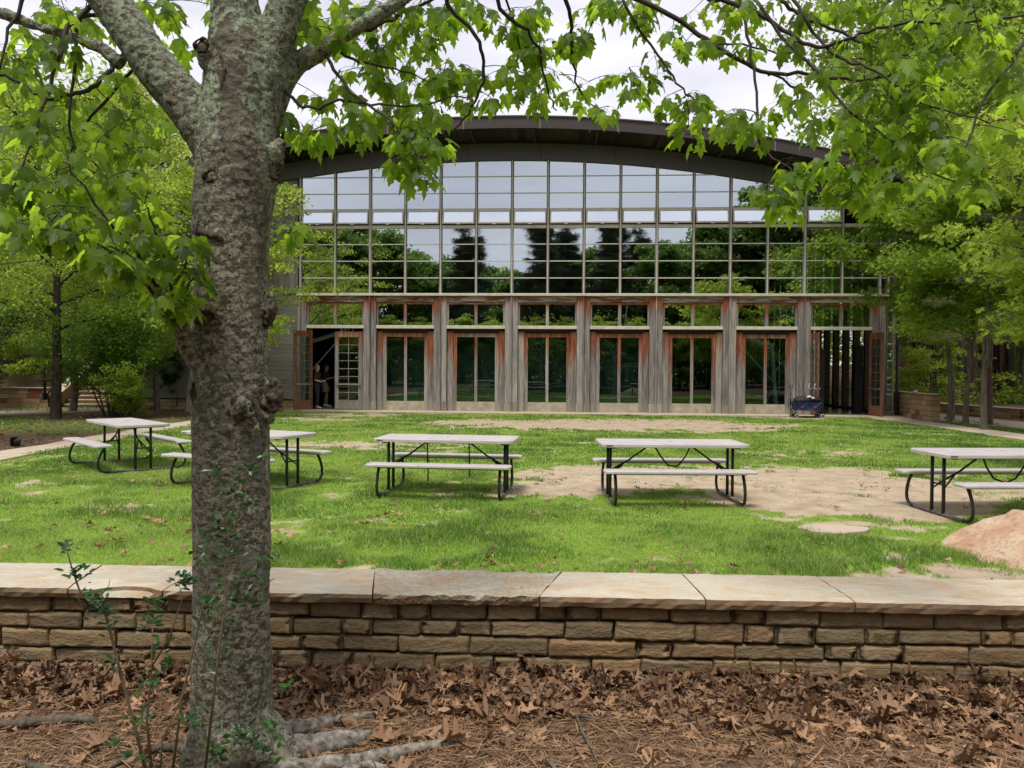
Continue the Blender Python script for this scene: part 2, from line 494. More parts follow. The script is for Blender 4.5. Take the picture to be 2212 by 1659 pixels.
def cap_mat(name='cap_stone', pits=False):
    m, nt, out = mat_new(name); N = NT(nt)
    r = N.rnd(); v = N.world()
    base = N.ramp(r, [(0.0, (0.47, 0.40, 0.285)), (0.5, (0.49, 0.44, 0.345)), (1.0, (0.43, 0.385, 0.30))])
    t = N.tex(3.5, 5, 0.6, N.world((1, 2, 1)), 0.8)
    c = N.mix(N.ramp(t, [(0.45, 0.0), (0.62, 0.6)]), base, (0.45, 0.30, 0.17))
    t3 = N.tex(4.3, 4, 0.6, N.world((0.8, 2, 1)), 0.8)
    c = N.mix(N.ramp(t3, [(0.5, 0.0), (0.66, 0.7)]), c, (0.54, 0.50, 0.41))
    t2 = N.tex(45, 6, 0.75, v)
    c = N.mix(N.ramp(t2, [(0.3, 0.5), (0.5, 0.0)]), c, N.mix(1.0, c, (0.6, 0.58, 0.54), 'MULTIPLY'))
    # side faces of the slab are darker and browner
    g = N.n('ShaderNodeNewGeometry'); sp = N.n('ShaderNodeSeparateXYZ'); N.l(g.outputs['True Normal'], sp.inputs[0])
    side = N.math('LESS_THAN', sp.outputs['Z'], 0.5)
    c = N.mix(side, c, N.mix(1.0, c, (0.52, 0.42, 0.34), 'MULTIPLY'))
    if pits:
        pv = N.tex(24, 3, 0.55, v, 0.3)
        h = N.math('ADD', N.math('MULTIPLY', pv, 2.2), N.math('MULTIPLY', t2, 0.3))
        c = N.mix(N.ramp(pv, [(0.32, 0.4), (0.45, 0.0)]), c, (0.30, 0.25, 0.18))
        nm = N.bump(h, 1.0, 0.022)
    else:
        led = N.tex(7, 4, 0.55, N.world((1, 2.2, 1)), 1.0)
        ls = N.math('SNAP', led, 0.09)
        nm = N.bump(N.math('ADD', N.math('MULTIPLY', ls, 1.2), N.math('MULTIPLY', t2, 0.25)), 0.8, 0.012)
    N.l(N.bsdf(c, 0.85, normal=nm, spec=0.25), out.inputs['Surface'])
    return m
M['cap_stone'] = cap_mat(); M['pitted_cap'] = cap_mat('pitted_cap', True)

def wood_mat(name, horizontal=False, red_amt=1.0, base_red=0.0):
    """silvered cedar with sheltered orange-red areas; red near obj['ztop'] (object coords z)"""
    m, nt, out = mat_new(name); N = NT(nt)
    if horizontal:
        v = N.coord((1.4, 14, 22)); vb = N.coord((0.9, 3, 7))
    else:
        v = N.coord((26, 26, 1.3)); vb = N.coord((9, 9, 0.7))
    r = N.rnd()
    grain = N.tex(1.6, 7, 0.7, v, 0.3)
    tone = N.tex(1.0, 4, 0.6, vb, 0.3)
    grey = N.ramp(N.math('ADD', N.math('MULTIPLY', grain, 0.6), N.math('MULTIPLY', tone, 0.4)),
                  [(0.37, (0.065, 0.058, 0.058)), (0.50, (0.190, 0.172, 0.164)), (0.63, (0.44, 0.40, 0.36))])
    grey = N.mix(0.35, grey, N.ramp(r, [(0.0, (0.075, 0.067, 0.068)), (0.5, (0.19, 0.172, 0.163)), (1.0, (0.44, 0.40, 0.345))]))
    tc = N.n('ShaderNodeTexCoord'); sp = N.n('ShaderNodeSeparateXYZ'); N.l(tc.outputs['Object'], sp.inputs[0])
    ztop = N.attr('ztop', 'OBJECT'); zlen = N.attr('zlen', 'OBJECT')
    below = N.math('SUBTRACT', ztop, sp.outputs['Z'])
    rel = N.math('DIVIDE', below, N.math('MAXIMUM', zlen, 0.01))
    if horizontal:
        nz = N.tex(0.8, 5, 0.6, N.coord((1.0, 3, 8)), 1.2)
        fac = N.ramp(N.math('ADD', N.math('MULTIPLY', nz, 1.0), N.math('MULTIPLY', rel, 0.07)), [(0.49, 1.0), (0.535, 0.0)])
    else:
        nz = N.tex(1.0, 5, 0.65, N.coord((17, 17, 0.9)), 0.2)
        nz2 = N.tex(1.0, 2, 0.5, N.coord((2.2, 2.2, 0.2)))
        rel = N.math('ADD', rel, N.math('MULTIPLY', N.math('SUBTRACT', r, 0.45), 0.7))
        e = N.math('ADD', rel, N.math('ADD', N.math('MULTIPLY', N.math('SUBTRACT', nz, 0.5), 1.5), N.math('MULTIPLY', N.math('SUBTRACT', nz2, 0.5), 1.3)))
        fac = N.ramp(e, [(0.25, 1.0), (0.95, 0.0)])
    on = N.math('GREATER_THAN', zlen, 0.02)
    fac = N.math('MULTIPLY', N.math('MULTIPLY', fac, on), red_amt)
    if horizontal: grey = N.mix(N.ramp(N.tex(0.9, 4, 0.6, N.coord((1.3, 3, 10)), 0.8), [(0.45, 0.0), (0.6, 0.8)]), grey, (0.52, 0.44, 0.36))
    red = N.ramp(N.math('ADD', N.math('MULTIPLY', grain, 0.7), N.math('MULTIPLY', tone, 0.3)),
                 [(0.36, (0.065, 0.018, 0.010)), (0.5, (0.19, 0.055, 0.024)), (0.64, (0.38, 0.175, 0.095))])
    c = N.mix(fac, grey, red)
    # algae near the ground
    al = N.ramp(N.math('ADD', sp.outputs['Z'], N.math('MULTIPLY', tone, 0.5)), [(0.3, 0.45), (0.85, 0.0)])
    c = N.mix(N.math('MULTIPLY', al, 0.8), c, (0.33, 0.31, 0.19))
    if base_red > 0: c = N.mix(base_red, c, red)
    N.l(N.bsdf(c, 0.8, normal=N.bump(grain, 0.5, 0.006), spec=0.25), out.inputs['Surface'])
    return m
M['wood'] = wood_mat('weathered_cedar')
M['wood_h'] = wood_mat('weathered_cedar_beam', True)
M['door_red'] = wood_mat('door_mahogany', False, 1.0, 0.85)

def siding_mat(name, horizontal, paint=0.0):
    m, nt, out = mat_new(name); N = NT(nt)
    v = N.coord((0.9, 10, 16)) if horizontal else N.coord((16, 10, 0.9))
    t = N.tex(1.8, 7, 0.7, v, 0.4)
    r = N.rnd()
    c = N.ramp(t, [(0.32, (0.105, 0.098, 0.092)), (0.5, (0.185, 0.172, 0.155)), (0.72, (0.30, 0.275, 0.25))])
    c = N.mix(0.3, c, N.ramp(r, [(0.0, (0.11, 0.10, 0.095)), (1.0, (0.27, 0.25, 0.22))]))
    N.l(N.bsdf(c, 0.8, normal=N.bump(t, 0.4, 0.006), spec=0.25), out.inputs['Surface'])
    return m
M['siding_h'] = siding_mat('horizontal_siding', True)
M['siding_v'] = siding_mat('vertical_siding', False)

def glass_mat(name, refl=0.33, tint=(0.55, 0.66, 0.62), rcol=(0.87, 0.95, 1.0), wob=0.012):
    m, nt, out = mat_new(name); N = NT(nt)
    tr = N.n('ShaderNodeBsdfTransparent'); tr.inputs['Color'].default_value = (*tint, 1)
    gl = N.n('ShaderNodeBsdfGlossy'); gl.inputs['Roughness'].default_value = 0.0; gl.inputs['Color'].default_value = (*rcol, 1)
    lw = N.n('ShaderNodeFresnel'); lw.inputs['IOR'].default_value = 1.5
    f = N.math('ADD', lw.outputs[0], refl - 0.04, True)
    h = N.tex(1.1, 2, 0.5, N.world((1, 1, 1)))
    wn = N.n('ShaderNodeTexWhiteNoise'); wn.noise_dimensions = '1D'; N.l(N.rnd(), wn.inputs['W'])
    sb = N.n('ShaderNodeVectorMath', operation='SUBTRACT'); N.l(wn.outputs['Color'], sb.inputs[0]); sb.inputs[1].default_value = (0.5, 0.5, 0.5)
    sc = N.n('ShaderNodeVectorMath', operation='SCALE'); N.l(sb.outputs[0], sc.inputs[0]); sc.inputs['Scale'].default_value = 0.009
    ad = N.n('ShaderNodeVectorMath', operation='ADD'); N.l(N.bump(h, wob, 0.05), ad.inputs[0]); N.l(sc.outputs[0], ad.inputs[1])
    nz_ = N.n('ShaderNodeVectorMath', operation='NORMALIZE'); N.l(ad.outputs[0], nz_.inputs[0]); N.l(nz_.outputs[0], gl.inputs['Normal'])
    gb = N.n('ShaderNodeNewGeometry'); f = N.math('MULTIPLY', f, N.math('SUBTRACT', 1.0, gb.outputs['Backfacing']))
    mx = N.n('ShaderNodeMixShader'); N.l(f, mx.inputs[0]); N.l(tr.outputs[0], mx.inputs[1]); N.l(gl.outputs[0], mx.inputs[2])
    N.l(mx.outputs[0], out.inputs['Surface'])
    return m
M['glass'] = glass_mat('coated_glass', 0.52)
M['vent_glass'] = glass_mat('vent_glass', 0.74)  # same glass as the other panes, reflectance raised to brighten the vents
M['pale_wood'] = simple('pale_sill_wood', (0.50, 0.46, 0.39), 0.75, var=0.18, scale=5)
M['curtain'] = simple('dark_teal_curtain', (0.027, 0.033, 0.034), 0.9, var=0.3, scale=2)
M['kick'] = simple('algae_stained_board', (0.34, 0.305, 0.225), 0.85, var=0.3, scale=4, bump=0.3)
M['pale_bar'] = simple('skylit_glazing_bar', (0.56, 0.53, 0.49), 0.6, var=0.1, scale=6)  # pale colour stands in for skylight caught on the bars' upper sides
M['clear_glass'] = glass_mat('clear_glass', 0.06, (0.86, 0.93, 0.90), (1, 1, 1))
M['door_glass'] = glass_mat('door_glass', 0.14, (0.62, 0.78, 0.72), (0.7, 0.9, 0.82))

M['fascia'] = simple('fascia_metal', (0.042, 0.032, 0.030), 0.5, 0.0, 0.12, 1.2)
M['band'] = simple('band_metal', (0.080, 0.072, 0.073), 0.55, 0.0, 0.10, 1.0)
M['seam'] = simple('seam_metal', (0.15, 0.13, 0.125), 0.5)
M['roof_metal'] = simple('roof_metal', (0.06, 0.05, 0.045), 0.5)
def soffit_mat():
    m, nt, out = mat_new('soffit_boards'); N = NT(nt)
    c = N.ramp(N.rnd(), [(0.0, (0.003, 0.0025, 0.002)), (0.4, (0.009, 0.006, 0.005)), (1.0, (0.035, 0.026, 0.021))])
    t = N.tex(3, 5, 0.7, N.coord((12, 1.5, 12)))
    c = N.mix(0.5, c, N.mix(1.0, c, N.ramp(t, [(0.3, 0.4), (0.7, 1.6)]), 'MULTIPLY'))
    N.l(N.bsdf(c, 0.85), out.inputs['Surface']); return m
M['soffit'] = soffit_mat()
M['dark_metal'] = simple('dark_metal', (0.018, 0.018, 0.018), 0.45, 0.2)
M['steel'] = simple('brushed_steel', (0.45, 0.45, 0.46), 0.35, 0.8, 0.1)
M['plastic'] = simple('table_plastic', (0.44, 0.41, 0.40), 0.45, 0.0, 0.13, 5, 0.08)
M['plastic_edge'] = simple('table_plastic_rim', (0.34, 0.31, 0.305), 0.5, 0.0, 0.06, 6)
M['table_leg'] = simple('table_leg_paint', (0.022, 0.021, 0.020), 0.38, 0.1, 0.3, 20)
M['table_rail'] = simple('worn_rail_steel', (0.13, 0.125, 0.12), 0.5, 0.4, 0.5, 25)
M['strap'] = simple('black_webbing', (0.012, 0.012, 0.013), 0.8)
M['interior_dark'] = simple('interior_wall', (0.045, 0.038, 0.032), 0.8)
M['interior_floor'] = simple('gym_floor', (0.10, 0.065, 0.04), 0.25)
M['white_paint'] = simple('white_paint', (0.72, 0.74, 0.72), 0.5, 0.0, 0.05)
M['mullion_in'] = simple('interior_mullion', (0.085, 0.032, 0.018), 0.6, var=0.3)
M['black_pad'] = simple('black_padding', (0.008, 0.008, 0.010), 0.45)

def paver_mat(name, a, b, sx=3.0, sy=5.0):
    m, nt, out = mat_new(name); N = NT(nt)
    v = N.world((1, 1, 1))
    br = N.n('ShaderNodeTexVoronoi'); br.inputs['Scale'].default_value = sx; N.l(N.world((1, 1.7, 1)), br.inputs['Vector'])
    sp = N.n('ShaderNodeSeparateXYZ'); N.l(br.outputs['Color'], sp.inputs[0])
    t = N.tex(9, 6, 0.7, v)
    c = N.mix(N.math('MULTIPLY', sp.outputs[0], 0.6), a, b)
    c = N.mix(N.ramp(t, [(0.4, 0.5), (0.6, 0.0)]), c, N.mix(1.0, c, (0.7, 0.66, 0.6), 'MULTIPLY'))
    N.l(N.bsdf(c, 0.9, normal=N.bump(t, 0.4, 0.01), spec=0.2), out.inputs['Surface'])
    return m
M['paver'] = paver_mat('pale_stone_paving', (0.48, 0.40, 0.30), (0.36, 0.31, 0.25))
M['gravel'] = paver_mat('pale_gravel', (0.55, 0.45, 0.36), (0.47, 0.38, 0.30), 30)

def ground_mat():
    m, nt, out = mat_new('woodland_soil'); N = NT(nt)
    v = N.world()
    t = N.tex(1.1, 5, 0.65, v); t2 = N.tex(38, 6, 0.75, v); t3 = N.tex(9, 5, 0.7, v)
    c = N.ramp(t3, [(0.3, (0.050, 0.032, 0.021)), (0.5, (0.100, 0.066, 0.042)), (0.7, (0.175, 0.125, 0.08))])
    c = N.mix(N.ramp(t2, [(0.45, 0.0), (0.62, 0.7)]), c, (0.25, 0.155, 0.10))
    c = N.mix(N.ramp(t2, [(0.30, 0.8), (0.42, 0.0)]), c, (0.03, 0.02, 0.014))
    gr = N.ramp(t, [(0.52, 0.0), (0.64, 0.75)])
    far = N.attr('green')
    c = N.mix(N.math('MULTIPLY', gr, far), c, N.ramp(t3, [(0.3, (0.05, 0.09, 0.015)), (0.7, (0.14, 0.22, 0.03))]))
    N.l(N.bsdf(c, 0.95, normal=N.bump(N.math('ADD', t2, t3), 0.7, 0.02), spec=0.15), out.inputs['Surface'])
    return m
M['ground'] = ground_mat()
def lawn_mat():
    m, nt, out = mat_new('lawn_turf'); N = NT(nt)
    v = N.world()
    d = N.attr('dirt')
    t = N.tex(55, 6, 0.75, v); t2 = N.tex(3, 5, 0.65, v); t3 = N.tex(0.8, 3, 0.6, N.world((1, 1.5, 1)))
    dirt = N.ramp(t2, [(0.3, (0.28, 0.21, 0.14)), (0.5, (0.37, 0.295, 0.205)), (0.7, (0.45, 0.375, 0.28))])
    dirt = N.mix(N.ramp(t, [(0.33, 0.6), (0.45, 0.0)]), dirt, (0.27, 0.18, 0.12))
    grass = N.ramp(t, [(0.3, (0.07, 0.16, 0.016)), (0.55, (0.17, 0.29, 0.03)), (0.75, (0.30, 0.38, 0.09))])
    grass = N.mix(N.ramp(t3, [(0.4, 0.0), (0.65, 0.45)]), grass, (0.20, 0.25, 0.05))
    e = N.math('ADD', d, N.math('MULTIPLY', N.math('SUBTRACT', t, 0.5), 0.6))
    c = N.mix(N.ramp(e, [(0.38, 0.0), (0.6, 1.0)]), grass, dirt)
    N.l(N.bsdf(c, 0.95, normal=N.bump(N.math('ADD', t, t2), 0.5, 0.015), spec=0.1), out.inputs['Surface'])
    return m
M['lawn'] = lawn_mat()

def boulder_mat():
    m, nt, out = mat_new('boulder_sandstone'); N = NT(nt)
    v = N.world()
    t = N.tex(2.5, 5, 0.6, N.world((1, 1, 2)), 0.5); t2 = N.tex(22, 7, 0.75, v, 0.5)
    c = N.ramp(t, [(0.3, (0.34, 0.20, 0.11)), (0.5, (0.50, 0.34, 0.225)), (0.7, (0.54, 0.43, 0.31))])
    c = N.mix(N.ramp(t2, [(0.35, 0.7), (0.5, 0.0)]), c, (0.22, 0.12, 0.06))
    N.l(N.bsdf(c, 0.85, normal=N.bump(N.math('ADD', t, t2), 0.9, 0.02), spec=0.25), out.inputs['Surface'])
    return m
M['boulder'] = boulder_mat()
# ================================================================== GROUND
rng = np.random.default_rng(7)
random.seed(11)
YAW = 0.06132735
BAY = 2.63597
BO = Vector((-5.291, 29.831, 0.0))          # facade corner at column 0

def smooth01(a, b, x):
    t = np.clip((np.asarray(x, float)-a)/(b-a), 0, 1); return t*t*(3-2*t)

def terrain(x, y):
    x = np.asarray(x, float); y = np.asarray(y, float)
    z = -0.035*np.ones_like(x)
    # left hillside behind the steps
    z = z + smooth01(-14.0, -26.0, x)*smooth01(29.5, 37.0, y)*2.6 + smooth01(33, 60, y)*smooth01(-10, -22, x)*2.6
    z = z + smooth01(-18, -40, x)*smooth01(28, 60, y)*2.5
    # woodland rises a little on the right
    z = z + smooth01(31.5, 60, y)*smooth01(14.5, 19, x)*1.6 + smooth01(17.0, 19.5, x)*smooth01(22, 26, y)*0.35
    # flat under the foreground and the litter bank against the seat wall
    near = (y < 4.6) & (y > -3)
    bank = smooth01(3.45, 4.15, y)*0.015
    zf = 0.0 + bank + 0.03*(noise2(x, y, 1.6, 3)-0.5)
    z = np.where(y < 4.4, zf, z)
    return z + np.where(np.abs(x) > 45, 1, 0)*0.0

def axis_pts(lo, hi, dense_lo, dense_hi, dstep, cstep):
    a = list(np.arange(lo, dense_lo, cstep)) + list(np.arange(dense_lo, dense_hi, dstep)) + list(np.arange(dense_hi, hi+1e-6, cstep))
    return np.array(a)
gx = np.concatenate([np.arange(-260, -60, 20), np.arange(-60, -14, 2.0), np.arange(-14, -4, 1.0), np.arange(-4, 4, 0.12), np.arange(4, 26, 1.0), np.arange(26, 60, 2.0), np.arange(60, 261, 20)])
gy = np.concatenate([np.arange(-260, -60, 20), np.arange(-60, -4, 4.0), np.arange(-4, 2.4, 0.5), np.arange(2.4, 5.0, 0.10), np.arange(5.0, 22, 1.0), np.arange(22, 40, 0.6), np.arange(40, 90, 3.0), np.arange(90, 421, 20)])
GX, GY = np.meshgrid(gx, gy)
GZ = terrain(GX.ravel(), GY.ravel())
V = np.stack([GX.ravel(), GY.ravel(), GZ], 1)
nx, ny = len(gx), len(gy)
ii, jj = np.meshgrid(np.arange(nx-1), np.arange(ny-1))
q = (jj*nx+ii).ravel()
Fq = np.stack([q, q+1, q+1+nx, q+nx], 1)
greenf = smooth01(15, 22, GY.ravel())
ground = np_mesh('ground', V, Fq, M['ground'], smooth=True, tint=greenf, attr='green')
tag(ground, 'brown woodland soil and leaf mould under the trees', kind='structure')

# lawn --------------------------------------------------------------
def dirt_mask(x, y):
    """0 grass .. 1 bare sand"""
    x = np.asarray(x, float); y = np.asarray(y, float)
    n = noise2(x, y, 1.3, 5, 4) - 0.5
    n2 = noise2(x, y, 5.0, 9, 3) - 0.5; n3 = noise2(x, y, 17.0, 19, 2) - 0.5
    def ell(cx, cy, rx, ry, rot=0):
        c, s = math.cos(rot), math.sin(rot)
        u = ((x-cx)*c + (y-cy)*s)/rx; v = (-(x-cx)*s + (y-cy)*c)/ry
        return 1 - np.sqrt(u*u + v*v)
    m = np.full_like(x, -1.0)
    for e in ((3.2, 23.6, 5.2, 2.6, -0.05), (-0.3, 24.0, 2.2, 1.3, 0), (4.5, 11.6, 2.9, 1.9, -0.12), (2.0, 12.2, 2.0, 1.4, 0),
              (4.3, 9.9, 1.6, 1.0, -0.2), (0.9, 11.0, 1.3, 0.8, 0.2)):
        m = np.maximum(m, ell(*e)*1.6)
    for e in ((-5.6, 27.5, 2.0, 1.2, 0), (-6.0, 25.0, 1.5, 0.9, 0), (9.5, 27.2, 2.0, 0.5, 0), (3.6, 8.6, 0.9, 0.35, 0),
              (3.7, 6.3, 0.9, 0.45, 0), (-0.4, 10.5, 0.9, 0.5, 0), (3.0, 6.0, 0.5, 0.3, 0), (-1, 6.2, 0.8, 0.3, 0), (6.5, 16, 2, 0.8, 0), (-3, 17, 2, 0.8, 0)):
        m = np.maximum(m, ell(*e)*0.6-0.12)
    base = -0.42
    m = np.maximum(m, base)
    return np.clip(0.45 + m*0.95 + n*1.25 + n2*1.25 + n3*0.7, 0, 1)

def facade_y(x): return BO.y - (x-BO.x)*math.tan(YAW)
WALL_A = at(-260, 1292, 4.29); WALL_B = at(2500, 1311, 4.04)
def wall_y(x): return 4.29 + (x+2.75)*(-0.0393)      # front edge of the seat wall cap
lx = np.arange(-9.0, 12.45, 0.13); ly = np.arange(4.35, 30.6, 0.13)
LX, LY = np.meshgrid(lx, ly)
LXr, LYr = LX.ravel(), LY.ravel()
LZ = 0.0 + 0.05*(noise2(LXr, LYr, 0.35, 21, 2)-0.5)
nx, ny = len(lx), len(ly)
ii, jj = np.meshgrid(np.arange(nx-1), np.arange(ny-1)); q = (jj*nx+ii).ravel()
Fq = np.stack([q, q+1, q+1+nx, q+nx], 1)
cxq = LXr[q]; cyq = LYr[q]
keep = (cyq < facade_y(cxq)-1.0)
lawn = np_mesh('lawn', np.stack([LXr, LYr, LZ], 1), Fq[keep], M['lawn'], smooth=True, tint=dirt_mask(LXr, LYr), attr='dirt')
tag(lawn, 'green lawn with worn sandy patches in front of the hall', kind='structure')
def lawn_z(x, y): return 0.05*(noise2(x, y, 0.35, 21, 2)-0.5)

# grass -------------------------------------------------------------
def grass_blades(n, ymin, ymax, hmin, hmax, wbase, seed):
    r = np.random.default_rng(seed)
    # density falls with distance: sample depth with pdf ~ 1/y
    y = ymin*(ymax/ymin)**r.random(n)
    half = y*0.72 + 0.6
    x = (r.random(n)*2-1)*half
    ok = (x > -8.95) & (x < 12.3) & (y > wall_y(x)+0.47) & (y < facade_y(x)-1.08)
    x, y = x[ok], y[ok]
    d = dirt_mask(x, y)
    tuft = noise2(x, y, 1.7, 31, 3); fine = noise2(x, y, 6.5, 41, 2)
    clump = noise2(x, y, 3.4, 61, 2); p = np.clip((0.60-d)*4.2 + (fine-0.5)*1.5, 0.012, 1); p = np.maximum(p, smooth01(0.66, 0.74, clump)*0.45)
    ok = r.random(len(x)) < p
    x, y, tuft, fine, d = x[ok], y[ok], tuft[ok], fine[ok], d[ok]
    n = len(x)
    h = (hmin + (hmax-hmin)*np.clip((tuft-0.35)*2.2, 0, 1))*(0.55+0.75*r.random(n))*np.clip(1.25-d, 0.35, 1)
    near_wall = np.clip(1.6-(y-wall_y(x)-0.45), 0, 1); h *= 1+0.35*near_wall
    w = wbase*np.maximum(1, y/7.0)*(0.7+0.6*r.random(n))
    a = r.random(n)*2*PI
    lean = h*(0.25+0.75*r.random(n))
    la = r.random(n)*2*PI
    z = lawn_z(x, y) - 0.004
    px, py = np.cos(a)*w/2, np.sin(a)*w/2
    lx_, ly_ = np.cos(la)*lean, np.sin(la)*lean
    b0 = np.stack([x-px, y-py, z], 1); b1 = np.stack([x+px, y+py, z], 1)
    m0 = np.stack([x-px*0.75+lx_*0.35, y-py*0.75+ly_*0.35, z+h*0.6], 1); m1 = np.stack([x+px*0.75+lx_*0.35, y+py*0.75+ly_*0.35, z+h*0.6], 1)
    t = np.stack([x+lx_, y+ly_, z+h*0.95], 1)
    V = np.stack([b0, b1, m1, m0, t], 1).reshape(-1, 3)
    b = np.arange(n)*5
    F_ = np.concatenate([np.stack([b, b+1, b+2], 1), np.stack([b, b+2, b+3], 1), np.stack([b+3, b+2, b+4], 1)])
    tone = np.clip(0.44 + (noise2(x, y, 0.55, 51, 3)-0.5)*1.5 + (fine-0.5)*0.9 + (r.random(n)-0.5)*0.5 - (tuft-0.5)*1.5, 0, 0.86); tone = np.where(r.random(n) < 0.07+0.25*np.clip(d-0.45, 0, 0.4), 0.92+0.08*r.random(n), tone)
    return V, F_, np.repeat(tone, 5)
V1, F1, T1 = grass_blades(290000, 4.55, 12.5, 0.028, 0.085, 0.0055, 1)
o = np_mesh('grass', V1, F1, M['grass_blade'], tint=T1)
tag(o, 'short bright green grass of the near lawn', kind='stuff')
V1, F1, T1 = grass_blades(290000, 11.5, 29.5, 0.03, 0.065, 0.0075, 2)
o = np_mesh('grass', V1, F1, M['grass_blade'], tint=T1)
tag(o, 'short green grass of the lawn near the hall', kind='stuff')

# paths --------------------------------------------------------------
def sheet(name, poly, z, mat, label, t=0.06):
    mb = MB(); mb.prism(poly, z-t, z); o = mb.build(name, mat); return tag(o, label, kind='structure')
def strip(pts_l, pts_r): return pts_l + pts_r[::-1]
def wob(p0, p1, n, amp, seed):
    r = random.Random(seed); out = []
    for i in range(n+1):
        t = i/n; out.append((p0[0]+(p1[0]-p0[0])*t+r.uniform(-amp, amp), p0[1]+(p1[1]-p0[1])*t))
    return out
sheet('path', strip(wob((-9.62, 6), (-9.6, 29.6), 50, 0.06, 1), wob((-8.8, 6), (-8.74, 29.6), 50, 0.05, 2)), 0.022, M['paver'], 'pale flagstone path along the left edge of the lawn')
sheet('path', strip(wob((12.2, 8), (12.28, 27.8), 40, 0.05, 3), wob((12.95, 8), (13.5, 27.8), 40, 0.05, 4)), 0.022, M['paver'], 'pale flagstone path along the right edge of the lawn')
def fpt(s, out): # facade-local -> world xy  (out = metres in front)
    c, sn = math.cos(YAW), math.sin(YAW)
    return (BO.x + s*c - out*sn, BO.y - s*sn - out*c)
sheet('pavement', [fpt(-2.9, 1.14), fpt(19.3, 1.14), fpt(19.3, -0.02), fpt(-2.9, -0.02)], 0.045, M['paver'], 'strip of pale paving along the foot of the hall')
sheet('path', [(-26, 25.2), (-20, 25.2), (-17, 25.6), (-15.2, 27.2), (-14.2, 29.2), (-14.4, 30.4), (-17, 30.3), (-20, 29.4), (-26, 28.8)], 0.03, M['paver'], 'pale paved walk leading to the stone steps')
sheet('gravel_court', [(13.9, 27.5), (14.05, 25.6), (14.6, 23.6), (15.0, 21.5), (15.6, 15.0), (18.6, 15.0), (17.6, 22.0), (16.95, 26.3), (16.3, 31.2), (14.4, 31.5)], 0.02, M['gravel'], 'pale gravel court between the trees and the far seat wall')

# ================================================================== SEAT WALL (foreground)
def rough_stone(w, h, d, seed, nu=7, nv=3, amp=0.012, jag=0.006):
    """split-face ashlar: front face (-y) rough, x 0..w, z 0..h, depth d"""
    r = np.random.default_rng(seed)
    us = np.concatenate([[0, 0.012/w], np.linspace(0.05, 0.95, nu), [1-0.012/w, 1]]); vs = np.concatenate([[0, 0.010/h], np.linspace(0.22, 0.78, nv), [1-0.010/h, 1]])
    nu, nv = len(us), len(vs)
    U, W_ = np.meshgrid(us, vs); P = np.stack([U.ravel()*w, W_.ravel()*h, np.full(U.size, seed*1.37)], 1)
    n1 = fbm(P*np.array([9, 14, 1]), seed % 97, 3); n2 = np.abs(fbm(P*np.array([16, 30, 1]), seed % 89+3, 3)-0.5)
    ex = fbm(P*np.array([22, 22, 1]), seed % 83+7, 2)-0.5
    tilt = (r.random(2)-0.5)*0.010
    V = []
    for j in range(nv):
        for i in range(nu):
            k = j*nu+i
            e = i in (0, nu-1) or j in (0, nv-1)
            y = 0.008 if e else -amp*(n1[k]*1.5+n2[k]*1.6-0.3) + tilt[0]*(us[i]-0.5)*2 + tilt[1]*(vs[j]-0.5)*2
            V.append((us[i]*w + ex[k]*jag, y, vs[j]*h + ex[-k-1]*jag))
    nfront = len(V)
    V += [(0, d, 0), (w, d, 0), (w, d, h), (0, d, h)]
    Fs = [(j*nu+i, j*nu+i+1, (j+1)*nu+i+1, (j+1)*nu+i) for j in range(nv-1) for i in range(nu-1)]
    a, b, c, e = nfront, nfront+1, nfront+2, nfront+3
    Fs.append(tuple([a, b] + [i for i in range(nu-1, -1, -1)]))
    Fs.append(tuple([c, e] + [(nv-1)*nu+i for i in range(nu)]))
    Fs.append(tuple([e, a] + [j*nu for j in range(nv)]))
    Fs.append(tuple([b, c] + [j*nu+nu-1 for j in range(nv-1, -1, -1)]))
    return V, Fs

WANG = math.atan(-0.0393)
W0 = Vector((-4.6, wall_y(-4.6), 0))
seat_wall = empty('seat_wall', W0, WANG, 'low stone seat wall with long pale sandstone caps in the foreground, oak leaves banked against it', 'wall')
WL = 9.4
core = MB(); core.box(0, WL, 0.085, 0.42, -0.15, 0.40); core.build('mortar_core', M['dark_joint'], seat_wall)
CAPZ = 0.46
zc = [0.402, 0.308, 0.215, 0.122, 0.032, -0.06]
sid = 0
for k in range(5):
    x = -0.1 - 0.13*((k*7) % 3)
    rr = random.Random(50+k)
    while x < WL:
        w = rr.choice([0.16, 0.19, 0.22, 0.25, 0.28, 0.31, 0.36, 0.44]) * rr.uniform(0.92, 1.08)
        wv = 0.008*math.sin(x*2.3+k*2.1); wv2 = 0.008*math.sin(x*2.3+(k+1)*2.1)
        top = zc[k] + (wv if k else 0) - rr.uniform(0.0, 0.004); bot = zc[k+1] + wv2 + 0.004 + rr.uniform(0, 0.006)
        Vs, Fs = rough_stone(w-0.005, top-bot, 0.12, sid*13+k, nu=max(5, int(w/0.035)), nv=4, amp=0.010, jag=0.018)
        me_b = MB().add([(vx+x, vy+0.045+rr.uniform(-0.004, 0.004)*0+0.0, vz+bot) for vx, vy, vz in Vs], Fs)
        st = me_b.build('stone', M['wall_stone'], seat_wall); st.data.polygons.foreach_set('use_smooth', [True]*(len(Fs)-4)+[False]*4)
        dy = rr.uniform(-0.006, 0.006); st.location = (0, dy, 0)
        sid += 1
        x += w
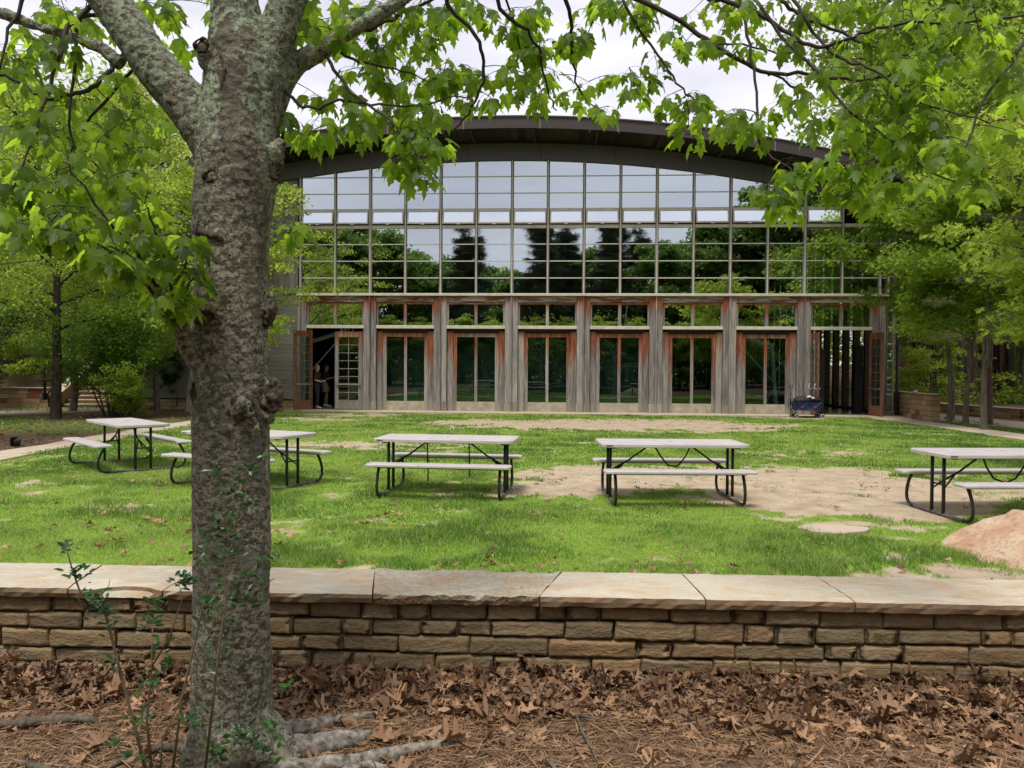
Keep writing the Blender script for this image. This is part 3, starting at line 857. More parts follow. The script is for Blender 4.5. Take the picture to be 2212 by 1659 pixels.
# caps: joints given at the front and back edge
def local_x(px, py, depth):
    p = at(px, py, depth)
    return (Vector((p.x, p.y, 0)) - Vector((W0.x, W0.y, 0))).dot(Vector((math.cos(WANG), math.sin(WANG), 0)))
def jl(pf, pb):  # front / back px -> local x
    return (local_x(pf, 1290, 4.15), local_x(pb, 1240, 4.65))
joints = [(-0.3, -0.2), (1.15, 1.2), jl(110, 190), jl(326, 430), jl(797, 804), jl(1165, 1214), jl(1526, 1474), jl(1845, 1761), (7.9, 7.7), (9.5, 9.6)]
for i in range(len(joints)-1):
    (fa, ba), (fb, bb) = joints[i], joints[i+1]
    pit = (i == 4)
    r = np.random.default_rng(900+i)
    g = 0.004
    nu = max(8, int((fb-fa)/0.045)); nv = 9
    V = []; Fs = []
    T = 0.055
    def row(v, zf, push=0.0):
        out = []
        for k in range(nu+1):
            u = k/nu
            xx = (fa+g)*(1-v)+(ba+g)*v; xe = (fb-g)*(1-v)+(bb-g)*v
            y = v*0.50
            jit = (r.random()-0.5)*(0.013 if pit else 0.010)
            out.append((xx+(xe-xx)*u, y + (jit+push if v in (0, 1) else 0), zf(u, v)))
        return out
    notch = (i == 2)
    dzc = r.uniform(-0.003, 0.003)
    def ztop(u, v):
        z = CAPZ + dzc + (r.random()-0.5)*(0.016 if pit else 0.003)
        if v == 0: z -= 0.006
        return z
    rows = [row(0, lambda u, v: CAPZ-T+(r.random()-0.5)*0.006, 0.004), row(0, lambda u, v: CAPZ-T*0.5+(r.random()-0.5)*0.006, -0.004)]
    rows += [row(v, ztop) for v in np.linspace(0, 1, nv)]
    rows += [row(1, lambda u, v: CAPZ-T)]
    V = [p for rw in rows for p in rw]
    if notch:
        # the broken corner: front lip bites back over the middle of the slab
        V2 = []
        for (X, Y, Z) in V:
            uu = (X-fa)/(fb-fa)
            if 0.25 < uu < 1.0 and Y < 0.30:
                bite = 0.07*max(0, math.sin((uu-0.25)/0.75*PI)); Y = Y + bite*(1-max(Y, 0)/0.30)*(0.25 if Z < CAPZ-T*0.7 else 1)
            V2.append((X, Y, Z))
        V = V2
    n1 = nu+1
    for a in range(len(rows)-1):
        for k in range(nu):
            Fs.append((a*n1+k, a*n1+k+1, (a+1)*n1+k+1, (a+1)*n1+k))
    L_ = len(rows)
    Fs.append(tuple(a*n1 for a in range(L_))); Fs.append(tuple(a*n1+nu for a in range(L_))[::-1])
    Fs.append(tuple(k for k in range(n1))[::-1] + tuple((L_-1)*n1+k for k in range(n1)))
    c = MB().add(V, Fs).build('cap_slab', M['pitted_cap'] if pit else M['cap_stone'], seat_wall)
    if pit: c['label'] = 'pitted rough pale cap slab'
    if notch: c['label'] = 'cap slab with a broken front edge'

# ================================================================== HALL
hall = empty('hall', BO, -YAW, 'large timber and glass hall with an arched dark metal roof and weathered cedar posts', 'building')
S0, RAD, ZARC = 5.0, 50.0, 9.26
def arc(s, up=0.0, r=RAD):
    return ZARC + up - (r - math.sqrt(r*r - (s-S0)**2))
SL, SR = -9.1, 19.05
DEPTH = 22.0
FL = 0.05   # floor level at the facade

def part(mb, name, mat, parent=hall, ztop=None, zlen=None, label=None, smooth=False):
    o = mb.build(name, M[mat] if isinstance(mat, str) else mat, parent, smooth)
    if ztop is not None: o['ztop'] = float(ztop); o['zlen'] = float(zlen)
    if label: o['label'] = label
    return o
def B(x0, x1, y0, y1, z0, z1, bev=0.0): return MB().box(x0, x1, y0, y1, z0, z1, bev)

# --- columns
for i in range(-1, 8):
    s = i*BAY
    if i == 7: s = 18.45
    top = 4.285
    part(B(s-0.021, s+0.021, -0.20, -0.05, FL, top), 'column_fin', 'wood', ztop=top, zlen=0.4)
    if i > -1:
        part(B(s-0.235, s-0.024, -0.13, -0.02, 0.38, top, 0.006), 'post_board', 'wood', ztop=top, zlen=0.75)
        part(B(s-0.245, s-0.024, -0.145, -0.02, FL, 0.377, 0.006), 'plinth_block', 'wood')
    else:
        part(B(s-0.10, s-0.024, -0.13, -0.02, FL, top, 0.006), 'post_board', 'wood', ztop=top, zlen=0.75)
    part(B(s+0.024, s+0.235, -0.13, -0.02, 0.38, top, 0.006), 'post_board', 'wood', ztop=top, zlen=0.75)
    part(B(s+0.024, s+0.245, -0.145, -0.02, FL, 0.377, 0.006), 'plinth_block', 'wood')
# sill over the doors
part(B(-BAY-0.12, 18.75, -0.22, 0.02, 4.29, 4.385, 0.008), 'long_sill', 'pale_wood')
for i in range(-1, 7):
    a, b = i*BAY+0.237, (i+1)*BAY-0.237
    if i == 6: b = 18.45-0.237
    m_ = (a+b)/2
    part(B(a, b, -0.09, -0.01, 4.06, 4.285, 0.006), 'header_beam', 'wood_h', ztop=4.285, zlen=0.4)
    w = MB(); fr = 0.07
    w.box(a, a+fr, -0.07, 0.02, 3.215, 4.04); w.box(b-fr, b, -0.07, 0.02, 3.215, 4.04)
    w.box(a+fr, b-fr, -0.07, 0.02, 3.99, 4.04)
    win = part(w, 'transom_window', 'wood', ztop=4.04, zlen=0.5)
    part(B(m_-0.055, m_+0.055, -0.08, 0.015, 3.21, 3.985), 'mullion', 'wood', win, 4.0, 0.5)
    for (p, q) in ((a+fr, m_-0.055), (m_+0.055, b-fr)):
        part(B(p, q, -0.022, -0.012, 3.215, 3.99), 'pane', 'glass', win)
    part(B(a-0.01, b+0.01, -0.115, 0.02, 3.085, 3.205, 0.008), 'window_sill', 'pale_wood', win)
# --- fixed door bays
for i in range(0, 6):
    a, b = i*BAY+0.238, (i+1)*BAY-0.238
    m_ = (a+b)/2
    g0, g1 = m_-0.055-0.655, m_+0.055+0.655
    dp = empty('door_panel', (0, 0.05, 0)); dp.parent = hall
    part(B(a+0.012, g0-0.145, -0.075, -0.02, FL, 2.99), 'jamb', 'wood', dp, 2.99, 1.3)
    part(B(g1+0.145, b-0.012, -0.075, -0.02, FL, 2.99), 'jamb', 'wood', dp, 2.99, 1.3)
    part(B(a-0.02, b+0.02, 0.022, 0.03, 2.80, 3.09), 'head_shade_backing', 'dark_joint', dp); part(B(a-0.03, g0-0.02, 0.022, 0.03, FL, 2.80), 'side_shade_backing', 'dark_joint', dp); part(B(g1+0.02, b+0.03, 0.022, 0.03, FL, 2.80), 'side_shade_backing', 'dark_joint', dp)  # near-black sheets put shade into the gaps around the panel
    part(B(g0-0.137, g0, -0.04, 0.02, FL, 2.93), 'stile', 'wood', dp, 2.93, 1.6)
    part(B(g1, g1+0.137, -0.04, 0.02, FL, 2.93), 'stile', 'wood', dp, 2.93, 1.6)
    part(B(g0, g1, -0.038, 0.02, 2.785, 2.92), 'top_rail', 'wood', dp, 2.95, 0.9)
    part(B(m_-0.052, m_+0.052, -0.036, 0.02, 0.395, 2.783), 'mullion', 'wood', dp, 2.78, 1.3)
    part(B(g0, g1, -0.038, 0.02, FL, 0.39), 'kick_rail', 'kick', dp)
    part(B(g0-0.2, g1+0.2, -0.03, 0.02, 2.99, 3.08), 'head_recess_shade', 'dark_joint', dp)  # near-black strip stands in for the shaded recess over the door
    for (p, q) in ((g0, m_-0.052), (m_+0.052, g1)):
        part(B(p, q, -0.012, -0.004, 0.39, 2.785), 'pane', 'door_glass', dp)
        # edge of the dark lining inside
    part(B(g0+0.14, g0+0.16, 0.06, 0.10, 0.2, 2.95), 'inner_post', 'dark_metal', dp)
    part(B(g1-0.16, g1-0.14, 0.06, 0.10, 0.2, 2.95), 'inner_post', 'dark_metal', dp)
# --- french door leaves
def door_leaf(hx, hy, width, ang, mat, flip, muntin, label, bar_side):
    """leaf hinged at (hx, hy); ang = direction of the leaf from the hinge in the facade frame"""
    d = bpy.data.objects.new('door', None); COL.objects.link(d); d.parent = hall
    d.location = (hx, hy, 0); d.rotation_euler = (0, 0, ang)
    d['label'] = label
    st = 0.15; z0, z1 = FL+0.02, 2.97
    for (p, q) in ((0, st), (width-st, width)):
        part(B(p, q, -0.022, 0.022, z0, z1, 0.004), 'stile', mat, d, 2.97, 1.0)
    part(B(st, width-st, -0.020, 0.020, 2.76, z1-0.003), 'top_rail', mat, d, 2.97, 1.0)
    part(B(st, width-st, -0.020, 0.020, z0+0.003, 0.40), 'kick_rail', mat, d)
    m_ = width/2
    part(B(m_-0.014, m_+0.014, -0.016, 0.016, 0.40, 2.76), 'muntin', muntin, d, 2.76, 0.4)
    nrow = 8
    for k in range(nrow):
        za = 0.40 + (2.76-0.40)*k/nrow; zb = 0.40 + (2.76-0.40)*(k+1)/nrow
        if k: part(B(st, width-st, -0.017, 0.017, za-0.013, za+0.013), 'muntin', muntin, d)
        for (p, q) in ((st, m_-0.014), (m_+0.014, width-st)):
            part(B(p, q, -0.004, 0.004, za+(0.013 if k else 0), zb-(0.013 if k < nrow-1 else 0)), 'pane', 'door_glass', d)
    pb = MB()
    y = bar_side
    pb.box(0.06, width-0.06, y*0.075-0.012, y*0.075+0.012, 0.97, 1.03)
    pb.box(0.06, 0.12, min(0, y*0.08), max(0, y*0.08), 0.965, 1.035); pb.box(width-0.12, width-0.06, min(0, y*0.08), max(0, y*0.08), 0.965, 1.035)
    part(pb, 'push_bar', 'steel', d)
    for xx in (0.14, width-0.14):   # curved pulls either side of the bar
        h = MB(); h.tube([(xx-0.09, -y*0.03, 1.17), (xx-0.05, -y*0.09, 1.08), (xx+0.0, -y*0.09, 1.0), (xx+0.05, -y*0.03, 0.98)], 0.007, 6)
        part(h, 'handle', 'steel', d)
    return d
door_leaf(-2.19, -0.10, 1.03, R(-111)+0.0, 'door_red', 1, 'door_red', 'red mahogany leaf standing open with its face to the left', 1)
door_leaf(-0.30, -0.03, 1.04, PI, 'wood', 1, 'wood', 'closed leaf, grey below and orange red at the top', 1)
door_leaf(6*BAY+0.26, -0.10, 1.00, R(-92), 'door_red', 1, 'wood', 'left leaf of the right pair standing open', 1)
door_leaf(18.16, -0.10, 1.00, R(-87), 'door_red', 1, 'door_red', 'right leaf of the right pair standing open, brown', -1)
for (p, q) in ((-BAY+0.238, -2.20), (18.17, 18.212)):
    part(B(p, q, -0.06, 0.02, FL, 3.08), 'jamb', 'wood', ztop=3.0, zlen=0.8)
part(B(-0.285, -0.238, -0.06, 0.02, FL, 3.08), 'jamb', 'wood', ztop=3.0, zlen=0.8)

# --- upper glazing
rows = [4.39, 4.96, 5.58, 6.20, 6.80]
rows2 = [7.50, 8.07, 8.68, 9.30]
svals = [k*BAY/2 for k in range(-2, 15)]
edges = svals + [18.75]
for k, s in enumerate(edges):
    zt = arc(s) - 0.002
    w = 0.055 if k % 2 == 0 or k == len(edges)-1 else 0.048
    mm = MB(); mm.box(s-w, s+w, -0.10, 0.0, 4.388, zt)
    part(mm, 'mullion', 'wood', ztop=zt, zlen=0.45)
    mm = MB(); mm.box(s-0.018, s+0.018, -0.135, -0.102, 4.388, zt)
    part(mm, 'mullion_cap', 'pale_wood')
def clip_poly(s0, s1, z0, z1, n=5, drop=0.0):
    """rectangle clipped by the arch; list of (s, z) or None"""
    top = [(s0+(s1-s0)*t/n, min(z1, arc(s0+(s1-s0)*t/n)-drop)) for t in range(n+1)]
    if all(z <= z0+0.02 for _, z in top): return None
    top = [(s, max(z, z0+0.001)) for s, z in top]
    return [(s0, z0), (s1, z0)] + top[::-1]
for k in range(len(edges)-1):
    a, b = edges[k]+0.056, edges[k+1]-0.056
    for r_ in range(4):
        z0, z1 = rows[r_], rows[r_+1]
        part(B(a, b, -0.045, -0.035, z0+0.015, z1-0.02), 'pane', 'glass')
        if r_: part(B(a, b, -0.075, -0.02, z0-0.018, z0+0.015), 'glazing_bar', 'pale_bar')
    part(B(a, b, -0.095, -0.01, 6.80-0.02, 6.90, 0.005), 'vent_sill', 'pale_wood')
    # vent window, hinged at the top and pushed out at the bottom
    if arc(b) > 7.45:
        v = bpy.data.objects.new('vent_window', None); COL.objects.link(v); v.parent = hall
        v.location = (0, -0.075, 7.43); v.rotation_euler = (R(-11), 0, 0)
        fm = MB(); H_ = 0.50
        fm.box(a+0.012, a+0.062, -0.02, 0.02, -H_, 0); fm.box(b-0.062, b-0.012, -0.02, 0.02, -H_, 0)
        fm.box(a+0.062, b-0.062, -0.019, 0.019, -0.05, 0); fm.box(a+0.062, b-0.062, -0.019, 0.019, -H_, -H_+0.05)
        part(fm, 'frame', 'pale_wood', v)
        part(B(a+0.062, b-0.062, -0.004, 0.004, -H_+0.05, -0.05), 'pane', 'vent_glass', v)
        hb = MB(); hb.box((a+b)/2-0.06, (a+b)/2-0.005, -0.03, 0.0, -H_-0.03, -H_-0.005); hb.box((a+b)/2+0.005, (a+b)/2+0.06, -0.03, 0.0, -H_-0.03, -H_-0.005)
        part(hb, 'latch', 'white_paint', v)
    if arc(a) > 7.5:
        part(MB().prism_xz(clip_poly(a, b, 7.43, 7.495) or [(a, 7.43), (b, 7.43), (b, 7.44)], -0.095, -0.01), 'vent_head', 'pale_wood')
    for r_ in range(3):
        z0, z1 = rows2[r_], rows2[r_+1]
        pl = clip_poly(a, b, z0+0.012, z1-0.02)
        if pl:
            part(MB().prism_xz(pl, -0.045, -0.035), 'pane', 'glass')
        if r_ and pl:
            ps = clip_poly(a, b, z0-0.018, z0+0.012)
            if ps: part(MB().prism_xz(ps, -0.075, -0.02), 'glazing_bar', 'pale_bar')
# corner glazing between the last post and the dark pipe
part(B(18.72, 18.75, -0.10, -0.02, FL+0.15, 4.285), 'mullion', 'wood'); part(B(18.93, 18.99, -0.10, -0.02, FL+0.15, 7.3), 'mullion', 'wood')
part(B(18.69, 19.02, -0.12, -0.0, FL, FL+0.15), 'kerb_block', 'wood')
for k in range(12):
    z = FL+0.15+k*0.60
    if k: part(B(18.755, 18.925, -0.08, -0.02, z-0.02, z+0.02), 'glazing_bar', 'pale_bar')
    part(B(18.755, 18.925, -0.05, -0.04, z+0.02, z+0.58), 'pane', 'glass')
part(MB().tube([(19.10, -0.10, FL), (19.10, -0.10, 7.2)], 0.055, 10), 'drain_pipe', 'dark_metal')

# --- clad left wall
def arch_poly(s0, s1, zlo, up=0.0, n=24):
    return [(s0, zlo), (s1, zlo)] + [(s0+(s1-s0)*t/n, arc(s0+(s1-s0)*t/n, up)) for t in range(n, -1, -1)]
part(MB().prism_xz(arch_poly(SL, -BAY-0.13, 0.0), 0.03, 0.25), 'backing_wall', 'dark_joint')
z = 0.42; k = 0
while z < 4.33:
    h = (0.265 if k == 0 else 0.162)
    z1 = min(z+h, 4.36)
    cut = -5.2 if k % 3 else -6.6
    for (p, q) in ((SL, cut), (cut+0.004, -BAY-0.125)):
        part(B(p, q, 0.0+0.002*(k % 2), 0.03, z+0.003, z1-0.004, 0.003), 'board', 'siding_h')
    z = z1; k += 1
s = SL; k = 0
while s < -BAY-0.20:
    s1 = min(s+0.20, -BAY-0.125)
    n_ = 2
    pl = [(s+0.003, 4.40), (s1-0.003, 4.40), (s1-0.003, arc(s1)-0.003), (s+0.003, arc(s)-0.003)]
    part(MB().prism_xz(pl, 0.0+0.003*(k % 2), 0.03), 'board', 'siding_v')
    s = s1; k += 1
part(B(SL, -BAY-0.125, -0.03, 0.02, 4.361, 4.398), 'flashing', 'band')
part(B(SL, -BAY-0.13, -0.05, 0.03, 0.385, 0.418), 'flashing', 'dark_metal')
rr = random.Random(5)
for zz0, zz1 in ((-0.03, 0.12), (0.125, 0.25), (0.255, 0.382)):
    s = SL
    while s < -BAY-0.2:
        w = rr.uniform(0.25, 0.55); s1 = min(s+w, -BAY-0.13)
        part(B(s+0.006, s1-0.006, -0.02-rr.uniform(0, 0.01), 0.03, zz0+0.004, zz1-0.004, 0.006), 'plinth_stone', 'far_stone')
        s = s1

for i in range(0, 4):
    part(B(i*BAY+0.5, (i+1)*BAY-0.5, 0.34, 0.38, FL+0.02, 2.95), 'curtain', 'curtain')
# --- arched bands, soffit and roof
def arc_band(s0, s1, up0, up1, y0, y1, name, mat, n=8, **kw):
    pl = [(s0+(s1-s0)*t/n, arc(s0+(s1-s0)*t/n, up0)) for t in range(n+1)] + [(s0+(s1-s0)*t/n, arc(s0+(s1-s0)*t/n, up1)) for t in range(n, -1, -1)]
    return part(MB().prism_xz(pl, y0, y1), name, mat, **kw)
OVER = -1.62
nseg = 11
for k in range(nseg):
    a = SL-0.6 + (SR+0.6-SL+0.6)*k/nseg; b = SL-0.6 + (SR+0.6-SL+0.6)*(k+1)/nseg
    arc_band(a+0.006, b-0.006, 0.0, 0.60, -0.16, 0.0, 'arched_band', 'band')
    arc_band(a+0.006, b-0.006, 0.71, 1.10, OVER-0.03, OVER, 'fascia', 'fascia')
    arc_band(a-0.022, a+0.022, 0.705, 1.106, OVER-0.034, OVER-0.004, 'fascia_seam', 'seam', n=1)
arc_band(SL-0.6, SR+0.6, 1.095, 1.14, OVER-0.07, DEPTH+0.6, 'roof', 'roof_metal', n=48)
nb = 110
for k in range(nb):
    a = SL-0.6 + (SR+1.2-SL)*k/nb; b = SL-0.6 + (SR+1.2-SL)*(k+1)/nb
    dz = 0.02 if k % 3 else 0.05
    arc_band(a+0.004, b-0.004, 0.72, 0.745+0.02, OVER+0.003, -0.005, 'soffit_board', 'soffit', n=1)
for k in range(14):
    a = SL-0.3 + (SR+0.6-SL)*k/13
    arc_band(a-0.05, a+0.05, 0.62, 0.718, OVER+0.05, -0.17, 'rafter', 'dark_joint', n=1)
arc_band(SL-0.6, SR+0.6, 0.60, 0.72, -0.10, -0.004, 'frieze', 'dark_joint', n=40)

# --- inside
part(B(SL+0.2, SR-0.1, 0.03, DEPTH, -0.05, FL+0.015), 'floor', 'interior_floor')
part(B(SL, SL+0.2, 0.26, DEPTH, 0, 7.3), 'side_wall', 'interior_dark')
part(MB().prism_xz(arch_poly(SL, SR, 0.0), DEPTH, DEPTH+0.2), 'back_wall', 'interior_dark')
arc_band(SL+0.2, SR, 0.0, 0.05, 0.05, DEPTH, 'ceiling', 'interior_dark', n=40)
for k in range(18):    # glazed side wall seen from inside through the open doors
    y = 0.9 + k*1.18
    part(B(SR-0.30, SR-0.06, y-0.10, y+0.10, FL, 7.2), 'inner_post', 'mullion_in')
for k in range(12):
    z = 0.35 + k*0.6
    part(B(SR-0.14, SR-0.08, 0.1, DEPTH, z-0.015, z+0.015), 'glazing_bar', 'white_paint')
part(B(SR-0.075, SR-0.065, 0.1, DEPTH, FL, 7.2), 'side_glazing', 'clear_glass')
part(B(SR-0.34, SR-0.05, 0.1, DEPTH, FL, 0.16), 'side_sill', 'mullion_in')
part(B(16.28, 16.68, 0.25, 0.45, FL, 2.4), 'padding', 'black_pad'); part(B(17.85, 18.13, 0.5, 0.85, FL, 2.55), 'padding', 'black_pad')
# roof trusses
for y in (5.0, 10.0, 15.0):
    arc_band(SL+0.2, SR-0.2, -0.45, -0.15, y-0.1, y+0.1, 'truss', 'mullion_in', n=24)

# --- two basketball goals inside (things of their own)
def hoop(s, y, rot, label):
    c, sn = math.cos(YAW), math.sin(YAW)
    p = BO + Vector((s*c + y*sn, -s*sn + y*c, 0))
    t = empty('basketball_goal', p, rot-YAW, label, 'basketball goal', 'basketball goals inside the hall')
    m = MB(); m.box(-0.5, 0.5, -0.9, 0.9, 0, 0.3); part(m, 'base', 'black_pad', t)
    m = MB(); m.bar((0.2, 0, 0.3), (0.35, 0, 2.6), 0.12, 0.12); m.bar((-0.3, 0, 0.3), (-0.1, 0, 2.0), 0.05, 0.05); m.bar((-0.1, 0, 2.0), (0.35, 0, 1.4), 0.05, 0.05); part(m, 'mast', 'white_paint', t)
    m = MB(); m.bar((0.35, 0, 2.6), (2.0, 0, 3.1), 0.12, 0.12); m.bar((0.3, 0, 1.2), (1.9, 0, 3.0), 0.05, 0.05); part(m, 'arm', 'white_paint', t)
    m = MB(); m.box(2.0, 2.05, -0.9, 0.9, 2.9, 2.96); m.box(2.0, 2.05, -0.9, 0.9, 3.89, 3.95); m.box(2.0, 2.05, -0.9, -0.84, 2.96, 3.89); m.box(2.0, 2.05, 0.84, 0.9, 2.96, 3.89)
    m.box(2.0, 2.04, -0.3, 0.3, 3.1, 3.14); m.box(2.0, 2.04, -0.3, 0.3, 3.5, 3.54); m.box(2.0, 2.04, -0.3, -0.26, 3.14, 3.5); m.box(2.0, 2.04, 0.26, 0.3, 3.14, 3.5)
    part(m, 'backboard', 'white_paint', t)
    pts = [(2.27+0.22*math.cos(a), 0.22*math.sin(a), 3.05) for a in np.linspace(0, 2*PI, 17)]
    part(MB().tube(pts, 0.012, 6), 'rim', 'white_paint', t)
hoop(15.7, 2.4, R(168), 'white framed basketball goal behind the last fixed glass door on the right')
hoop(-3.5, 2.2, R(0), 'white framed basketball goal inside the open left doorway')
# ================================================================== LEAF SHAPES
def fan_leaf(outline, center, bend=0.35, curl=0.25):
    """half outline (x>=0) from base to tip -> symmetric leaf, y = axis; folded along the midrib"""
    right = outline
    left = [(-x, y) for x, y in outline[-2:0:-1]]
    ring = right + left
    V = [(center[0], center[1])] + ring
    V3 = []
    for x, y in V:
        z = -bend*abs(x)**1.3 - curl*(y-0.2)**2
        V3.append((x, y, z))
    n = len(ring)
    Fs = [(0, 1+i, 1+(i+1) % n) for i in range(n)]
    return np.array(V3), np.array(Fs)
MAPLE = [(0, 0), (0.12, -0.05), (0.34, -0.02), (0.40, 0.10), (0.36, 0.20), (0.44, 0.34), (0.60, 0.58), (0.43, 0.60), (0.30, 0.55), (0.21, 0.60), (0.24, 0.80), (0.13, 0.88), (0, 1.15)]
OAK = [(0, 0), (0.05, 0.08), (0.10, 0.14), (0.26, 0.16), (0.10, 0.26), (0.12, 0.34), (0.42, 0.40), (0.38, 0.52), (0.12, 0.52), (0.12, 0.62), (0.34, 0.76), (0.26, 0.84), (0.09, 0.80), (0.10, 0.92), (0.0, 1.05)]
MAPLE_V, MAPLE_F = fan_leaf(MAPLE, (0, 0.38))
def strip_leaf(outline, bend, curl, seed=0):
    r = np.random.default_rng(seed)
    V = []; Fs = []
    n = len(outline)
    ph = r.random(3)*6
    def zz(x, y): return bend*abs(x)*(1+0.6*math.sin(5*y+ph[0])) + curl*(y-0.5)**2 + 0.07*math.sin(9*y+ph[1])*x/0.4 + 0.05*math.sin(6*x+7*y+ph[2])
    for x, y in outline: V.append((x, y, zz(x, y)))
    mid = []
    for x, y in outline: mid.append(len(V)); V.append((0, y, zz(0, y)*0.3))
    lf = []
    for x, y in outline: lf.append(len(V)); V.append((-x, y, zz(-x, y)))
    for i in range(n-1):
        Fs += [(i, i+1, mid[i+1]), (i, mid[i+1], mid[i]), (lf[i+1], lf[i], mid[i]), (lf[i+1], mid[i], mid[i+1])]
    return np.array(V), np.array(Fs)
OAKS = [strip_leaf(OAK, b, c, k) for k, (b, c) in enumerate([(0.6, 0.35), (-0.5, 0.5), (0.9, -0.4), (0.3, 0.9), (-0.8, -0.4), (1.1, 0.6)])]
CARD_V = np.array([(0, 0, 0), (0.34, 0.45, -0.05), (0, 1.0, -0.12), (-0.34, 0.45, -0.05)]); CARD_F = np.array([(0, 1, 2), (0, 2, 3)])
OVAL_V = np.array([(0, 0, 0), (0.22, 0.3, 0.06), (0.20, 0.7, 0.05), (0, 1.0, -0.05), (-0.20, 0.7, 0.05), (-0.22, 0.3, 0.06)]); OVAL_F = np.array([(0, 1, 2), (0, 2, 3), (0, 3, 4), (0, 4, 5)])

OVAL2 = [(0, 0), (0.10, 0.10), (0.22, 0.28), (0.27, 0.45), (0.24, 0.62), (0.15, 0.82), (0, 1.0)]
MAP2 = [(0, 0), (0.12, 0.02), (0.34, 0.03), (0.38, 0.14), (0.36, 0.22), (0.44, 0.34), (0.58, 0.55), (0.36, 0.60), (0.22, 0.64), (0.22, 0.80), (0.12, 0.90), (0, 1.12)]
OAKS += [strip_leaf([(x*0.8, y*0.8) for x, y in OVAL2], 0.6, 0.4, 11), strip_leaf([(x*0.62, y*0.7) for x, y in MAP2], 0.6, -0.4, 13)]
def unit(a): return a/np.maximum(np.linalg.norm(a, axis=1, keepdims=True), 1e-9)
def frames(axis, nrm):
    y = unit(axis); x = unit(np.cross(y, nrm)); z = np.cross(x, y)
    return np.stack([x, y, z], 2)      # columns
def batch(name, LV, LF, P, axis, nrm, size, tint, mat, parent=None, smooth=False):
    Rm = frames(axis, nrm)
    n = len(P)
    V = np.einsum('nij,kj->nki', Rm, LV)*np.asarray(size)[:, None, None] + P[:, None, :]
    F_ = LF[None] + (np.arange(n)*len(LV))[:, None, None]
    return np_mesh(name, V.reshape(-1, 3), F_.reshape(-1, LF.shape[1]), mat, parent, smooth, np.repeat(tint, len(LV)))

# ================================================================== FOREGROUND MAPLE
TD = 3.38
K = TD/F_PX
def tp(x, y, d=TD): return at(x, y, d)
maple = empty('maple_tree', on_ground(500, 1632), 0, 'big lichen spotted maple in the left foreground with cut branch scars and exposed roots', 'tree')
maple.matrix_basis = Matrix.Translation(maple.location)
bpy.context.view_layer.update()
def unparent_coords(o, root):   # geometry is in world coordinates
    o.parent = root; o.matrix_parent_inverse = Matrix.Translation(-root.location)
outl = [(1670, 404, 612), (1630, 408, 604), (1590, 411, 596), (1550, 414, 590), (1480, 417, 585), (1380, 419, 582), (1200, 421, 581), (1000, 418, 578), (880, 417, 578), (800, 420, 577), (700, 421, 577), (600, 421, 575),
        (500, 419, 578), (440, 423, 588), (380, 427, 597), (330, 427, 596), (280, 430, 588), (220, 438, 590), (160, 446, 594), (100, 452, 590), (50, 458, 566), (0, 460, 556), (-120, 462, 556), (-300, 470, 545)]
tm = MB()
pts = [tp((a+b)/2, y) for y, a, b in outl]; rad = [(b-a)/2*K for y, a, b in outl]
tm.tube(pts, rad, 28)
tm.tube([tp(545, 300), tp(563, 200), tp(592, 90), tp(622, 0), tp(668, -130), tp(730, -300)], [52*K, 44*K, 40*K, 37*K, 33*K, 28*K], 20)
tm.tube([tp(500, 400), tp(470, 320), tp(425, 250), tp(372, 186), tp(318, 118), tp(268, 45), tp(222, -15), tp(130, -140), tp(20, -280)], [40*K, 54*K, 52*K, 46*K, 43*K, 41*K, 39*K, 33*K, 24*K], 20)
tm.tube([tp(560, 330, 3.42), tp(585, 240, 3.45), tp(606, 180, 3.45), tp(642, 136, 3.45), tp(702, 103, 3.45), tp(775, 58, 3.45), tp(852, 10, 3.45), tp(960, -60, 3.5), tp(1150, -150, 3.6)], [30*K, 30*K, 27*K, 23*K, 19*K, 17*K, 15*K, 13*K, 10*K], 14)
tm.tube([tp(262, 140), tp(215, 102), tp(150, 76), tp(75, 55), tp(0, 27), tp(-110, -5)], [17*K, 13*K, 11*K, 11*K, 10*K, 7*K], 10)
tm.tube([tp(450, 800, 3.3), tp(425, 770, 3.3), tp(400, 735, 3.25), tp(386, 700, 3.2), tp(378, 678, 3.2)], [26*K, 25*K, 20*K, 17*K, 13*K], 12)
tm.tube([tp(470, 160, 3.30), tp(440, 135, 3.28), tp(436, 100, 3.28)], [16*K, 15*K, 13*K], 10)     # cut stub left of the crown
tm.tube([tp(570, 400, 3.36), tp(592, 330, 3.36), tp(612, 300, 3.36)], [20*K, 22*K, 10*K], 10)
tm.tube([tp(570, 430, 3.4), tp(597, 372, 3.4), tp(606, 330, 3.4)], [18*K, 14*K, 13*K], 10)
for x, y, d, r in ((428, 835, 3.32, 16), (430, 870, 3.30, 14), (590, 838, 3.36, 19), (588, 868, 3.34, 18), (582, 900, 3.33, 14), (582, 668, 3.36, 15), (586, 640, 3.38, 11), (436, 690, 3.27, 17),
                   (432, 505, 3.30, 12), (448, 505, 3.25, 13), (470, 507, 3.235, 10), (452, 385, 3.255, 14), (585, 385, 3.36, 22), (588, 350, 3.36, 16),
                   (527, 880, 3.235, 22), (527, 862, 3.24, 20), (497, 925, 3.235, 8), (555, 925, 3.235, 8), (508, 890, 3.23, 9), (546, 890, 3.23, 9), (530, 1230, 3.22, 8), (505, 1260, 3.22, 9)):
    tm.ball(tp(x, y, d), (r*K, r*K*0.9, r*K*1.25), 12, 8)
# eye-shaped ridge round the old branch scar
for sgn in (-1, 1):
    rd = [tp(527+sgn*6, 850, 3.225), tp(527+sgn*26, 875, 3.228), tp(527+sgn*38, 920, 3.235), tp(527+sgn*44, 965, 3.25), tp(527+sgn*46, 1005, 3.27)]
    tm.tube(rd, [5*K, 7*K, 6*K, 4*K, 2*K], 8)
